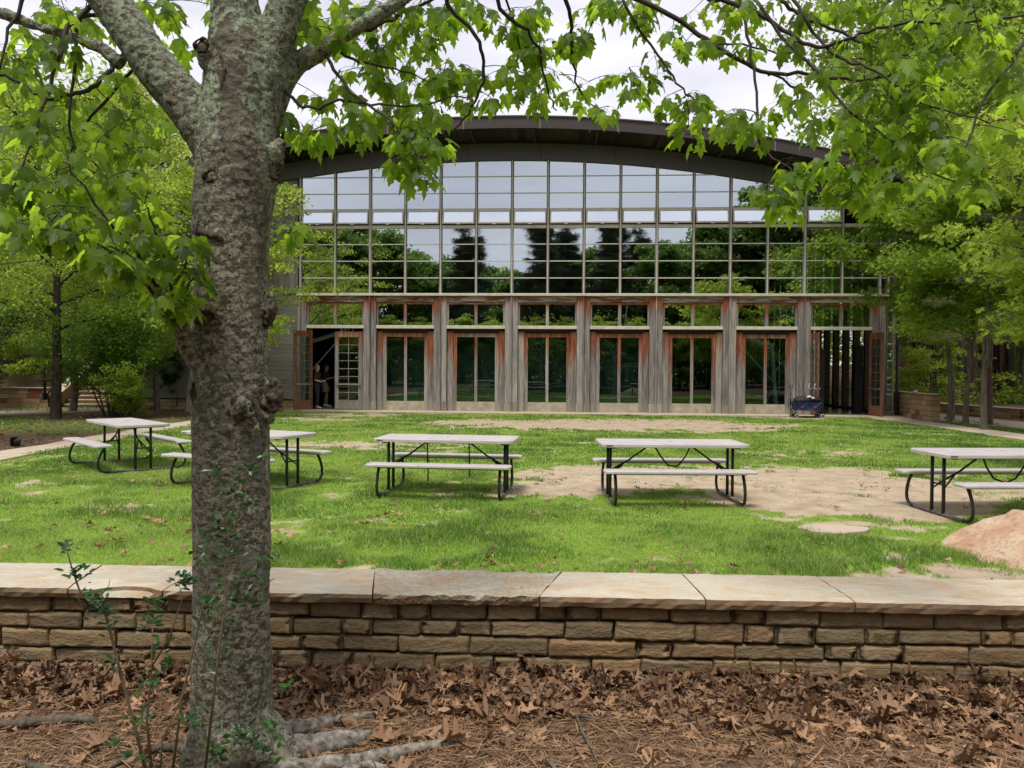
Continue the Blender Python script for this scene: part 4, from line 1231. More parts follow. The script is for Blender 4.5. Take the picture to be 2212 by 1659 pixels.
# root flare
for x0, y0, x1, y1, d0, r0 in ((560, 1560, 640, 1648, 3.33, 34), (440, 1580, 400, 1680, 3.3, 30), (500, 1580, 505, 1700, 3.22, 38), (540, 1580, 590, 1690, 3.24, 34), (570, 1540, 612, 1580, 3.4, 20), (430, 1590, 385, 1640, 3.42, 26)):
    tm.tube([tp(x0, y0, d0), tp((x0+x1)/2+4, (y0+y1)/2, d0-0.02), tp(x1, y1, d0-0.03)], [r0*K, r0*K*0.95, r0*K*0.7], 10)
def bark_disp(co, no):
    s = 7.0
    a = fbm(co*np.array([s, s, s*0.6]), 3, 3)-0.5
    b = fbm(co*np.array([34, 34, 60]), 13, 3)-0.5
    c = fbm(co*np.array([90, 90, 90]), 23, 2)-0.5
    return 0.020*a + 0.010*b + 0.004*c
trunk = remeshed('trunk', tm, 0.0075, M['maple_bark'], None, 3, bark_disp)
unparent_coords(trunk, maple)
# pale cut faces with a dark collar
M['collar'] = simple('scar_collar', (0.03, 0.024, 0.019), 0.9, var=0.5, scale=70, bump=0.8)
M['scar_wood'] = simple('scar_wood', (0.17, 0.115, 0.07), 0.8, var=0.45, scale=70, bump=0.8)
for x, y, d, r, sq, lab in ((436, 99, 3.255, 12, 1.0, 'pale sawn end of a cut branch'), (456, 380, 3.232, 13, 0.75, 'tan scar of a cut branch'), (445, 688, 3.235, 15, 0.6, 'pale oval scar of a cut branch'), (433, 832, 3.275, 12, 0.9, 'tan scar of a cut branch'), (527, 886, 3.222, 13, 1.1, 'dark knotty scar of a cut branch')):
    c0 = tp(x, y, d)
    ring = [c0+Vector((r*K*1.15*math.cos(a_), -0.006-0.004*math.sin(3*a_), r*K*sq*1.15*math.sin(a_)+0.25*r*K*math.cos(a_))) for a_ in np.linspace(0, 2*PI, 19)]
    b = remeshed('scar_collar', MB().tube(ring, [0.0075+0.003*math.sin(5*q) for q in range(19)], 7), 0.005, M['collar'], None, 1, lambda co, no: 0.006*(fbm(co*80, 3, 2)-0.5)); unparent_coords(b, maple)
    mb = MB(); mb.ball(c0+Vector((0, 0.006, 0)), (r*K*1.05, 0.010, r*K*sq*1.05), 14, 8)
    b = mb.build('branch_scar', M['collar'] if 'dark' in lab else M['scar_wood'], None, True); unparent_coords(b, maple); b['label'] = lab

def burl(pts, rads, seed, amp=0.02, label=None):
    mb = MB(); mb.tube(pts, rads, 10)
    b = remeshed('burl', mb, 0.0055, M['collar_bark'], None, 1, lambda co, no: amp*(fbm(co*38, seed, 3)-0.5)+amp*0.7*(fbm(co*95, seed+2, 2)-0.5)); unparent_coords(b, maple)
    if label: b['label'] = label
M['collar_bark'] = bark_simple('rough_collar_bark', (0.025, 0.020, 0.015), (0.13, 0.11, 0.08), 40)
burl([tp(578, 905, 3.34), tp(586, 880, 3.33), tp(592, 855, 3.33), tp(594, 832, 3.34), tp(584, 818, 3.36)], [8*K, 17*K, 20*K, 15*K, 7*K], 1, 0.03, 'big rough knot bulging from the right side')
burl([tp(574, 712, 3.36), tp(581, 690, 3.35), tp(585, 664, 3.35), tp(583, 645, 3.36)], [7*K, 13*K, 14*K, 8*K], 2, 0.025)
burl([tp(430, 880, 3.30), tp(424, 850, 3.29), tp(426, 826, 3.30), tp(434, 815, 3.32)], [9*K, 14*K, 14*K, 7*K], 3, 0.025)
burl([tp(422, 500, 3.33), tp(432, 499, 3.27), tp(450, 503, 3.235), tp(468, 508, 3.222), tp(480, 520, 3.22)], [9*K, 11*K, 8*K, 6*K, 3*K], 4, 0.018)
burl([tp(590, 405, 3.37), tp(596, 380, 3.35), tp(596, 352, 3.35), tp(590, 335, 3.37)], [8*K, 15*K, 14*K, 8*K], 5, 0.025)
burl([tp(428, 705, 3.27), tp(432, 684, 3.245), tp(446, 670, 3.225), tp(460, 672, 3.215), tp(470, 684, 3.212)], [7*K, 8*K, 7*K, 6*K, 3*K], 6, 0.015)
for sg in (-1, 1):
    burl([tp(527+sg*3, 852, 3.222), tp(527+sg*22, 868, 3.222), tp(527+sg*36, 905, 3.232), tp(527+sg*42, 950, 3.245), tp(527+sg*45, 1000, 3.26)], [6*K, 8*K, 6.5*K, 4.5*K, 2*K], 7+sg, 0.012, 'dark ridge arching round an old branch scar')
burl([tp(519, 905, 3.222), tp(523, 888, 3.215), tp(530, 880, 3.213), tp(537, 892, 3.218)], [8*K, 13*K, 13*K, 8*K], 11, 0.03)
burl([tp(476, 118, 3.24), tp(484, 150, 3.23), tp(478, 190, 3.235), tp(486, 225, 3.25)], [3*K, 5*K, 4*K, 2*K], 12, 0.012)

def root(pts, rads, nm='root', m='root_bark'):
    mb = MB(); mb.tube(pts, rads, 10)
    o = remeshed(nm, mb, 0.007, M[m], None, 2, lambda co, no: 0.034*(fbm(co*np.array([11, 11, 11]), 5, 3)-0.5)+0.008*(fbm(co*50, 8, 2)-0.5))
    return o
def gp(x, y, z=0.02):
    p = on_ground(x, y, z); return p
roots = [([gp(560, 1600, 0.06), gp(620, 1578, 0.035), gp(700, 1562, 0.02), gp(775, 1550, 0.015), gp(840, 1545, -0.005)], [0.042, 0.036, 0.031, 0.024, 0.012]),
         ([gp(570, 1640, 0.07), gp(640, 1620, 0.05), (gp(700, 1606, 0.035)), gp(750, 1602, 0.03), gp(795, 1588, 0.02), gp(812, 1578, -0.01)], [0.07, 0.062, 0.050, 0.040, 0.030, 0.014]),
         ([gp(590, 1668, 0.05), gp(680, 1660, 0.04), gp(770, 1642, 0.03), gp(860, 1626, 0.02), gp(925, 1612, 0.018), gp(1000, 1604, -0.01)], [0.06, 0.046, 0.034, 0.030, 0.024, 0.010]),
         ([gp(700, 1690, 0.02), gp(760, 1662, 0.03), gp(800, 1652, 0.02), gp(870, 1672, 0.0)], [0.02, 0.02, 0.016, 0.012]),
         ([gp(-30, 1568, 0.02), gp(50, 1563, 0.03), gp(110, 1556, 0.012), gp(140, 1554, 0.02), gp(190, 1553, 0.024), gp(235, 1560, -0.01)], [0.016, 0.020, 0.013, 0.022, 0.020, 0.012]),
         ([gp(430, 1630, 0.05), gp(380, 1612, 0.03), gp(320, 1622, 0.02), gp(270, 1640, 0.012), gp(220, 1668, 0.0)], [0.04, 0.022, 0.018, 0.016, 0.012]),
         ([gp(-20, 1640, 0.0), gp(60, 1650, 0.015), gp(130, 1668, 0.01)], [0.012, 0.014, 0.012]),
         ([gp(575, 1475, 0.03), gp(620, 1470, 0.035), gp(680, 1470, 0.02), gp(720, 1478, 0.0)], [0.015, 0.014, 0.011, 0.008])]
for pts_, rads_ in roots:
    o = root(pts_, rads_, 'root', 'grey_bark' if pts_[-1].x < -1.5 else 'root_bark'); unparent_coords(o, maple)

# ---- thin branches given as image polylines with a depth
BR = []
def br(pts2, d, r0, r1, lift=0.0):
    n = len(pts2)
    d0, d1 = d if isinstance(d, tuple) else (d, d)
    P = [at(x, y, d0+(d1-d0)*i/(n-1)) for i, (x, y) in enumerate(pts2)]
    BR.append((P, [r0+(r1-r0)*i/(n-1) for i in range(n)]))
k_ = 1/F_PX
br([(245, 140), (228, 165), (198, 190), (150, 207), (95, 211), (45, 180), (0, 160), (-60, 150)], (3.38, 3.2), 0.011, 0.006)
br([(378, 678), (335, 610), (290, 540), (255, 500), (233, 477), (180, 400), (140, 350)], (3.2, 2.9), 0.010, 0.003)
br([(384, 690), (300, 600), (270, 560), (245, 548), (200, 520), (130, 500)], (3.2, 2.85), 0.008, 0.003)
br([(380, 680), (365, 600), (345, 520), (320, 450)], (3.2, 3.0), 0.007, 0.003)
br([(383, 680), (395, 600), (420, 520), (428, 470)], (3.2, 3.1), 0.005, 0.003)
br([(384, 695), (400, 640), (425, 590)], (3.2, 3.05), 0.005, 0.003)
br([(222, -15), (150, 60), (120, 140), (90, 240), (60, 330), (20, 420)], (3.4, 3.1), 0.012, 0.003)
br([(268, 45), (175, 40), (160, 150), (150, 250), (160, 340), (140, 450)], (3.4, 3.5), 0.010, 0.003)
br([(130, -140), (60, -20), (20, 60), (0, 150)], (3.4, 3.3), 0.012, 0.004)
br([(318, 118), (200, 250), (165, 300), (130, 380)], (3.45, 3.7), 0.008, 0.003)
br([(745, 76), (800, 62), (835, 45), (885, 20), (960, -10)], (3.45, 3.6), 0.011, 0.007)
br([(700, 105), (720, 150), (760, 200), (830, 250), (880, 300), (905, 370)], (3.45, 3.3), 0.009, 0.003)
br([(737, 115), (790, 135), (850, 150), (920, 175)], (3.45, 3.6), 0.007, 0.003)
br([(737, 215), (800, 225), (900, 228), (960, 215), (1020, 208)], (3.4, 3.7), 0.006, 0.003)
br([(606, 180), (640, 220), (690, 232), (740, 215)], (3.4, 3.4), 0.008, 0.006)
br([(606, 330), (612, 260), (625, 150), (632, 60), (628, -20)], (3.45, 3.5), 0.006, 0.004)
br([(592, 530), (615, 510), (640, 490)], (3.4, 3.3), 0.005, 0.003)
br([(1150, -150), (1050, -60), (964, 0), (1027, 77), (1044, 133), (1040, 187), (1020, 230), (1000, 263), (970, 283)], (3.6, 3.9), 0.013, 0.003)
br([(1150, -150), (1075, -5), (1137, 67), (1167, 117), (1182, 190), (1200, 240)], (3.6, 4.0), 0.012, 0.003)
br([(1150, -150), (1224, 0), (1234, 60), (1237, 117), (1250, 193), (1290, 235)], (3.6, 4.1), 0.012, 0.003)
br([(1090, -10), (1115, 60), (1125, 120), (1140, 180)], (3.8, 4.1), 0.006, 0.003)
maple_br = list(BR)
BR = []
# second maple: its limbs sweep into the upper right of the view
M2 = Vector((4.1, 4.9, 0))
top2 = [Vector((4.1, 4.9, 0)), Vector((4.08, 4.88, 1.2)), Vector((4.0, 4.8, 2.4)), Vector((3.75, 4.6, 3.3)), Vector((3.2, 4.4, 3.9)), Vector((2.4, 4.2, 4.15)), Vector((1.5, 4.1, 4.1)), Vector((0.9, 4.1, 3.95))]
def j2(i): return top2[i]
def br2(start, pts2, d, r0, r1):
    n = len(pts2); d0, d1 = d
    P = [start] + [at(x, y, d0+(d1-d0)*i/(n-1)) for i, (x, y) in enumerate(pts2)]
    BR.append((P, [r0]+[r0+(r1-r0)*i/(n-1) for i in range(n)]))
br2(j2(7), [(1330, -40), (1387, 0), (1474, 50), (1541, 97), (1600, 130), (1661, 157), (1741, 160), (1841, 172)], (4.0, 3.9), 0.014, 0.008)
br2(j2(5), [(2130, -60), (2097, 7), (2078, 50), (2041, 87), (1974, 140), (1940, 158), (1901, 168), (1841, 172)], (3.9, 3.9), 0.010, 0.007)
br2(j2(6), [(1540, -20), (1574, 0), (1641, 33), (1707, 77), (1764, 100), (1820, 88), (1874, 67), (1974, 47), (2074, 50), (2212, 30)], (4.0, 3.6), 0.013, 0.005)
br2(j2(6), [(1660, -40), (1687, 0), (1727, 33), (1817, 70), (1874, 97), (1960, 120)], (4.1, 3.9), 0.012, 0.005)
br2(j2(6), [(1700, -30), (1714, 0), (1757, 67), (1807, 123), (1874, 143), (1941, 187), (2000, 225), (2140, 265)], (4.0, 3.5), 0.010, 0.003)
br2(j2(7), [(1590, -20), (1604, 20), (1621, 100), (1634, 200), (1641, 310), (1670, 340), (1707, 367), (1714, 417)], (4.0, 3.7), 0.009, 0.003)
br2(j2(6), [(1620, -30), (1634, 0), (1707, 100), (1774, 160), (1824, 227), (1891, 280), (1941, 317), (2007, 367), (2074, 400)], (4.0, 3.4), 0.010, 0.003)
br2(at(1826, 230, 3.8), [(1834, 247), (1842, 280), (1844, 317), (1850, 360), (1857, 400)], (3.8, 3.7), 0.005, 0.003)
br2(j2(7), [(1330, -30), (1344, 0), (1377, 60), (1434, 133), (1474, 193), (1510, 222), (1550, 240)], (4.1, 4.0), 0.009, 0.003)
br2(at(1661, 157, 3.95), [(1700, 178), (1725, 200), (1752, 213)], (3.95, 3.9), 0.006, 0.004)
br2(at(1541, 97, 3.98), [(1600, 97), (1680, 115), (1740, 112)], (4.0, 4.1), 0.005, 0.003)
br2(at(1874, 97, 3.9), [(1980, 60), (2060, 40), (2140, 10)], (3.9, 3.7), 0.006, 0.004)
br2(j2(4), [(2240, 60), (2180, 140), (2120, 230), (2080, 330)], (3.6, 3.3), 0.010, 0.004)
maple2_br = BR

# clusters of hanging leaves: (x, y, rx, ry, count, depth, spread)
CL1 = [(60, 470, 95, 75, 26, 3.0, .25), (190, 490, 95, 75, 26, 2.95, .25), (90, 340, 120, 85, 26, 3.5, .5), (255, 400, 90, 90, 26, 3.4, .45), (300, 560, 55, 60, 12, 2.95, .2), (380, 570, 45, 90, 14, 3.05, .15), (370, 655, 50, 30, 6, 3.1, .1),
       (60, 190, 100, 110, 24, 3.6, .5), (190, 230, 110, 90, 24, 3.7, .5), (130, 70, 130, 75, 22, 3.6, .5), (310, 290, 60, 60, 12, 3.7, .4), (480, 55, 40, 60, 7, 3.9, .2), (350, 30, 50, 40, 8, 3.8, .3), (395, 110, 25, 20, 2, 3.9, .2),
       (700, 50, 90, 60, 26, 3.7, .35), (850, 60, 110, 65, 34, 3.8, .35), (660, 30, 50, 40, 10, 3.9, .3), (880, 140, 130, 60, 30, 3.8, .35), (1000, 190, 80, 45, 16, 3.8, .25), (850, 240, 110, 60, 30, 3.6, .35), (700, 270, 90, 60, 18, 3.5, .25), (770, 150, 50, 60, 8, 3.7, .3),
       (905, 320, 50, 60, 15, 3.4, .15), (905, 385, 28, 25, 4, 3.35, .08), (870, 330, 30, 40, 5, 3.4, .1), (635, 505, 28, 28, 5, 3.35, .08), (960, 80, 60, 60, 14, 3.9, .3), (1000, 20, 60, 35, 10, 3.9, .3), (1065, 215, 15, 20, 2, 3.8, .1),
       (1108, 35, 48, 45, 12, 4.0, .25), (1190, 110, 80, 60, 20, 4.05, .3), (1170, 185, 75, 60, 20, 4.05, .3), (1290, 200, 45, 55, 9, 4.1, .25), (1150, 120, 40, 60, 7, 4.0, .2), (1180, 20, 40, 25, 4, 4.1, .2), (1260, 90, 40, 40, 5, 4.1, .2)]
CL2 = [(1370, 45, 80, 55, 18, 4.1, .25), (1300, 20, 60, 25, 6, 4.1, .2), (1400, 180, 60, 35, 9, 4.05, .2), (1450, 120, 40, 50, 6, 4.0, .2), (1450, 240, 28, 28, 4, 4.0, .1), (1540, 60, 100, 55, 20, 4.0, .3), (1540, 240, 75, 50, 16, 3.95, .2), (1500, 300, 28, 20, 3, 3.9, .1), (1625, 285, 35, 35, 7, 3.85, .12),
       (1680, 390, 50, 55, 15, 3.7, .15), (1715, 455, 28, 22, 5, 3.65, .08), (1700, 220, 45, 45, 8, 3.9, .2), (1760, 270, 35, 30, 5, 3.85, .15), (1660, 70, 70, 55, 12, 4.0, .3), (1830, 350, 70, 45, 18, 3.7, .2), (1860, 420, 35, 40, 7, 3.6, .12), (1790, 375, 35, 30, 5, 3.7, .1), (1950, 400, 45, 35, 8, 3.5, .15),
       (1880, 60, 120, 60, 22, 3.9, .35), (1850, 190, 100, 60, 19, 3.85, .3), (2010, 200, 100, 80, 20, 3.6, .3), (2120, 90, 100, 80, 24, 3.5, .35), (2000, 80, 90, 70, 22, 3.8, .35), (1900, 270, 80, 50, 18, 3.7, .25), (2030, 300, 70, 40, 8, 3.5, .2), (2090, 330, 60, 50, 8, 3.3, .2), (2110, 415, 45, 30, 8, 3.3, .12), (1950, 330, 60, 40, 9, 3.55, .2), (2190, 230, 45, 70, 7, 3.3, .25), (1760, 40, 50, 30, 6, 4.0, .2)]

def grow(branches, clusters, seed, above, parent, trunk_nodes, tail='maple'):
    r = np.random.default_rng(seed)
    nodes = []
    for P, rr_ in branches:
        for a, b in zip(P[:-1], P[1:]):
            for t in np.linspace(0, 1, 6)[:-1]: nodes.append(a.lerp(b, t))
        nodes.append(P[-1])
        mb = MB()
        # smooth the polyline
        Q = []; Rr = []
        for i in range(len(P)-1):
            p0 = P[max(i-1, 0)]; p1 = P[i]; p2 = P[i+1]; p3 = P[min(i+2, len(P)-1)]
            for t in (0, 0.25, 0.5, 0.75):
                Q.append(0.5*((2*p1)+(p2-p0)*t+(2*p0-5*p1+4*p2-p3)*t*t+(3*p1-p0-3*p2+p3)*t**3)); Rr.append(rr_[i]+(rr_[i+1]-rr_[i])*t)
        Q.append(P[-1]); Rr.append(rr_[-1])
        Q = [q+Vector((r.normal(), r.normal(), r.normal()))*0.004 for q in Q]
        mb.tube(Q, Rr, 7)
        o = mb.build('branch', M['twig_bark'], None, True); unparent_coords(o, parent)
    nodes += trunk_nodes
    nodes = [Vector(n) for n in nodes]
    tips = []
    for (x, y, rx, ry, n, d, sd) in clusters:
        for _ in range(int(math.ceil(n*(0.60 if x > 600 else 0.78)))):
            a = r.random()*2*PI; q = math.sqrt(r.random())
            tips.append(at(x+math.cos(a)*q*rx, y+math.sin(a)*q*ry-12, d+(r.random()*2-1)*sd))
    n_seen = len(tips)
    for (c, rx, ry, rz, n) in above:
        for _ in range(n):
            v = r.normal(size=3); v = v/np.linalg.norm(v)*r.random()**0.4
            tips.append(Vector((c[0]+v[0]*rx, c[1]+v[1]*ry, c[2]+v[2]*rz)))
    N_ = np.array([tuple(n) for n in nodes])
    T_ = np.array([tuple(t) for t in tips])
    d0 = np.array([np.min(np.linalg.norm(N_-t, axis=1)) for t in T_])
    tw = MB()
    LP = []; LA = []; LN = []; LS = []; LT = []; LC = []
    for idx in np.argsort(d0):
        t = T_[idx]
        dd = np.linalg.norm(N_-t, axis=1) + 0.25*np.maximum(0, t[2]-N_[:, 2])
        j = int(np.argmin(dd)); s = Vector(N_[j]); e = Vector(t)
        L0 = (e-s).length
        mid = (s+e)/2 + Vector((r.normal()*0.06*L0, r.normal()*0.06*L0, 0.12*L0 + r.normal()*0.03*L0))
        seg = []
        m = max(3, min(8, int(L0/0.07)))
        for i in range(m+1):
            q = i/m; seg.append(s*(1-q)**2+mid*2*q*(1-q)+e*q*q)
        r0 = 0.0022 + min(0.0035, 0.004*L0)
        tw.tube(seg, [r0*(1-q)+0.0012*q for q in np.linspace(0, 1, m+1)], 4, False)
        N_ = np.concatenate([N_, np.array([tuple(p) for p in seg[1:]])])
        # leaves: opposite pairs along the last part of the twig
        dirt = (seg[-1]-seg[-2]).normalized()
        npair = int(r.integers(2, 4))
        tone = r.random()
        for k in range(npair):
            base = e - dirt*(0.035*k)
            a0 = r.random()*PI
            for sgn in (0, PI):
                az = a0+sgn+r.normal()*0.3
                out = Vector((math.cos(az), math.sin(az), 0))
                pet = out*(0.035+0.03*r.random()) + Vector((0, 0, -0.012-0.03*r.random()))
                lp = base+pet
                tw.tube([base, base+pet*0.6+Vector((0, 0, 0.006)), lp], 0.0009, 3, False)
                drop = 0.45+1.5*r.random()
                ax = (out*(0.55+0.5*r.random()) + Vector((r.normal()*0.15, r.normal()*0.15, -drop))).normalized()
                nr = Vector((0, 0, 1)) + out*(0.9+0.3*r.normal()) + Vector((r.normal()*0.35, r.normal()*0.35, 0))
                LP.append(tuple(lp)); LA.append(tuple(ax)); LN.append(tuple(nr)); LS.append(0.046+0.026*r.random() + (0.009 if k else 0)); LT.append(np.clip(0.5+(tone-0.5)*0.6+r.normal()*0.22, 0, 1)); LC.append(idx < n_seen)
    o = tw.build('twigs', M['twig_bark'], None, True, fix=False); unparent_coords(o, parent); o['kind'] = 'stuff'
    return [np.array(a) for a in (LP, LA, LN, LS, LT, LC)]

def leaves_out(data, parent, nparts, seed):
    LP, LA, LN, LS, LT, LC = data
    vis = np.where(LC)[0]
    # the ones that show largest: size over distance
    shown = LS[vis]/LP[vis, 1]
    rng_ = np.random.default_rng(seed)
    order = vis[np.argsort(-shown*(1+0*shown))][:nparts]
    sel = np.zeros(len(LP), bool); sel[order] = True
    o = batch('leaves', MAPLE_V, MAPLE_F, LP[~sel], LA[~sel], LN[~sel], LS[~sel], LT[~sel], M['maple_leaf']); unparent_coords(o, parent); o['kind'] = 'stuff'
    protos = []
    for k in range(8):
        me = bpy.data.meshes.new('maple_leaf')
        me.from_pydata([tuple(v) for v in MAPLE_V], [], [tuple(int(i) for i in f) for f in MAPLE_F])
        a = me.attributes.new('tint', 'FLOAT', 'POINT'); a.data.foreach_set('value', np.full(len(MAPLE_V), k/7.0, np.float32))
        me.materials.append(M['maple_leaf']); protos.append(me)
    Rm = frames(LA, LN)
    for i in order:
        ob = link_mesh('leaf', protos[int(round(LT[i]*7))], parent)
        mw = Matrix([[*(Rm[i][0]*LS[i]), LP[i][0]], [*(Rm[i][1]*LS[i]), LP[i][1]], [*(Rm[i][2]*LS[i]), LP[i][2]], [0, 0, 0, 1]])
        ob.matrix_parent_inverse = Matrix.Translation(-parent.location)
        ob.matrix_basis = mw

above1 = [((-1.4, 3.3, 4.6), 2.6, 2.4, 1.1, 150), ((-3.6, 3.6, 4.0), 1.3, 1.6, 0.9, 40)]
tn = [tp(510, -150), tp(490, -300), tp(668, -130), tp(130, -140), tp(20, -280), tp(1000, -80, 3.5), tp(300, 90), tp(222, -15), tp(520, -60)]
data1 = grow(maple_br, CL1, 101, above1, maple, tn)
leaves_out(data1, maple, 300, 1)
maple2 = empty('maple_tree', M2, 0, 'maple whose leafy limbs hang into the upper right, its trunk beyond the right edge', 'tree')
maple2.matrix_basis = Matrix.Translation(M2)
t2 = MB(); t2.tube(top2, [0.15, 0.13, 0.12, 0.095, 0.07, 0.05, 0.035, 0.02], 14); t2.tube([top2[2], Vector((4.2, 4.9, 3.4)), Vector((4.5, 5.1, 4.6)), Vector((4.6, 5.2, 6))], [0.11, 0.09, 0.07, 0.04], 12)
o = remeshed('trunk', t2, 0.016, M['maple_bark'], None, 2, bark_disp); unparent_coords(o, maple2)
data2 = grow(maple2_br, CL2, 202, [((3.0, 4.4, 4.9), 2.4, 2.2, 1.0, 120)], maple2, top2[3:] + [Vector((4.5, 5.1, 4.6))])
leaves_out(data2, maple2, 300, 2)

# ================================================================== SHOOTS AT THE FOOT OF THE TRUNK
sap = empty('sapling', gp(330, 1659, 0.0), 0, 'thin leafy evergreen shoots growing up in front of the maple trunk', 'plant')
sap.matrix_basis = Matrix.Translation(sap.location)
stems = [([(322, 1690), (287, 1556), (240, 1373), (227, 1323), (173, 1279), (157, 1233), (137, 1163)], 3.05, 0.0075),
         ([(330, 1690), (317, 1556), (328, 1439), (330, 1333)], 3.1, 0.0065), ([(370, 1690), (393, 1506), (428, 1359), (453, 1239), (433, 1199)], 3.05, 0.006),
         ([(440, 1690), (473, 1406), (490, 1273), (483, 1233), (505, 1160), (520, 1040)], 3.0, 0.006), ([(500, 1690), (547, 1600), (560, 1533)], 3.05, 0.004),
         ([(345, 1690), (350, 1600), (395, 1500), (470, 1330), (510, 1210)], 3.0, 0.004), ([(328, 1439), (365, 1380), (395, 1290), (385, 1260)], 3.08, 0.0035), ([(227, 1323), (215, 1290), (235, 1265), (238, 1250)], 3.05, 0.003)]
rs = np.random.default_rng(77)
P_, A_, N__, S_, T__ = [], [], [], [], []
for pts2, d, r_ in stems:
    P = [at(x, y, d) for x, y in pts2]
    mb = MB(); mb.tube(P, [r_*(1-0.7*i/(len(P)-1)) for i in range(len(P))], 6); o = mb.build('stem', M['stem_bark'], None, True); unparent_coords(o, sap)
def sprig(x, y, rx, ry, n, d=3.03):
    for _ in range(n):
        p = at(x+rs.normal()*rx*0.6, y+rs.normal()*ry*0.6, d+rs.normal()*0.03)
        P_.append(tuple(p)); a = rs.random()*2*PI
        A_.append((math.cos(a), math.sin(a)*0.7, 0.35+rs.normal()*0.3)); N__.append((rs.normal()*0.4, rs.normal()*0.4-0.3, 1)); S_.append(0.022+0.020*rs.random()); T__.append(rs.random())
for c in ((142, 1180, 12, 20, 14), (165, 1240, 22, 14, 22), (185, 1285, 20, 14, 20), (215, 1310, 30, 20, 60), (235, 1350, 14, 18, 16), (245, 1430, 12, 20, 8), (300, 1560, 18, 16, 16), (325, 1340, 25, 22, 30), (340, 1300, 18, 15, 14), (395, 1255, 22, 18, 40), (340, 1400, 20, 20, 16),
          (430, 1210, 25, 20, 18), (490, 1170, 40, 50, 90), (510, 1070, 40, 40, 50), (540, 1010, 25, 20, 22), (470, 1020, 25, 15, 14), (520, 1290, 30, 40, 45), (560, 1240, 18, 30, 18), (600, 1210, 18, 8, 6), (450, 1330, 30, 40, 30), (480, 1420, 25, 40, 14), (330, 1470, 25, 20, 18), (360, 1430, 15, 15, 8),
          (520, 1590, 40, 20, 40), (470, 1630, 30, 20, 30), (570, 1620, 30, 20, 26), (410, 1560, 18, 15, 10), (300, 1640, 25, 12, 12), (585, 1570, 14, 14, 8), (615, 1480, 14, 8, 6), (240, 1610, 14, 8, 8)):
    sprig(*c)
o = batch('foliage', OVAL_V, OVAL_F, np.array(P_), np.array(A_), np.array(N__), np.array(S_), np.array(T__), M['dark_leaf']); unparent_coords(o, sap)

# ================================================================== LEAF LITTER
def litter_positions(n, seed):
    r = np.random.default_rng(seed)
    y = 2.7+1.5*r.random(n)**0.62; x = -3.2+7.6*r.random(n)
    keep = y < wall_y(x)+0.02
    x, y = x[keep], y[keep]
    dens = 0.16 + 0.84*smooth01(0.62, 0.22, wall_y(x)-y) + 0.45*smooth01(0.8, 2.4, x)*smooth01(1.0, 0.5, wall_y(x)-y)
    k = r.random(len(x)) < dens
    return x[k], y[k]
def litter(n, seed, smin, smax):
    r = np.random.default_rng(seed+1)
    x, y = litter_positions(n, seed)
    d = wall_y(x)-y
    pile = 0.055*smooth01(0.50, 0.0, d)*(0.7+0.6*noise2(x, y, 2.0, 88))*(1+1.1*smooth01(-0.9, -2.2, x))
    z = terrain(x, y) + 0.008 + pile*r.random(len(x)) + 0.015*r.random(len(x))
    tilt = 0.25+0.55*smooth01(0.6, 0.0, d)
    a = r.random(len(x))*2*PI
    A = np.stack([np.cos(a), np.sin(a), r.normal(size=len(x))*tilt*0.6], 1)
    Nn = np.stack([r.normal(size=len(x))*tilt, r.normal(size=len(x))*tilt-0.25*tilt, np.where(r.random(len(x)) < 0.5, 1.0, -1.0)], 1)
    S = smin+(smax-smin)*r.random(len(x))**1.9
    tone = np.clip(0.28+0.30*smooth01(0.15, 0.7, d)+r.normal(size=len(x))*0.22+0.35*(r.random(len(x)) < 0.08), 0, 1)
    return np.stack([x, y, z], 1), A, Nn, S, tone, r
P, A, Nn, S, T, r = litter(6400, 400, 0.04, 0.135)
rank = np.argsort(-(S/P[:, 1]*np.where(np.abs(P[:, 0]) < P[:, 1]*0.63, 1, 0.0)*np.where(P[:, 1] > 3.25, 1, 0)))[:300]
sel = np.zeros(len(P), bool); sel[rank] = True
kind_i = r.integers(0, len(OAKS), len(P))
for k, (LV, LF) in enumerate(OAKS):
    m = (~sel) & (kind_i == k)
    o = batch('fallen_leaves', LV, LF, P[m], A[m], Nn[m], S[m], T[m], M['dry_leaf'], ground); o['kind'] = 'stuff'
oak_me = {}
for k, (LV, LF) in enumerate(OAKS):
    for t in range(5):
        me = bpy.data.meshes.new('oak_leaf'); me.from_pydata([tuple(v) for v in LV], [], [tuple(int(i) for i in f) for f in LF])
        a = me.attributes.new('tint', 'FLOAT', 'POINT'); a.data.foreach_set('value', np.full(len(LV), t/4.0, np.float32)); me.materials.append(M['dry_leaf']); oak_me[(k, t)] = me
Rm = frames(A, Nn)
for i in rank:
    ob = link_mesh('fallen_leaf', oak_me[(int(kind_i[i]), int(round(T[i]*4)))], ground)
    ob.matrix_basis = Matrix([[*(Rm[i][0]*S[i]), P[i][0]], [*(Rm[i][1]*S[i]), P[i][1]], [*(Rm[i][2]*S[i]), P[i][2]], [0, 0, 0, 1]])
# small leaf fragments
P, A, Nn, S, T, r = litter(11000, 500, 0.012, 0.035)
o = batch('leaf_fragments', CARD_V, CARD_F, P-np.array([0, 0, 0.006]), A, Nn, S, T, M['dry_leaf'], ground); o['kind'] = 'stuff'
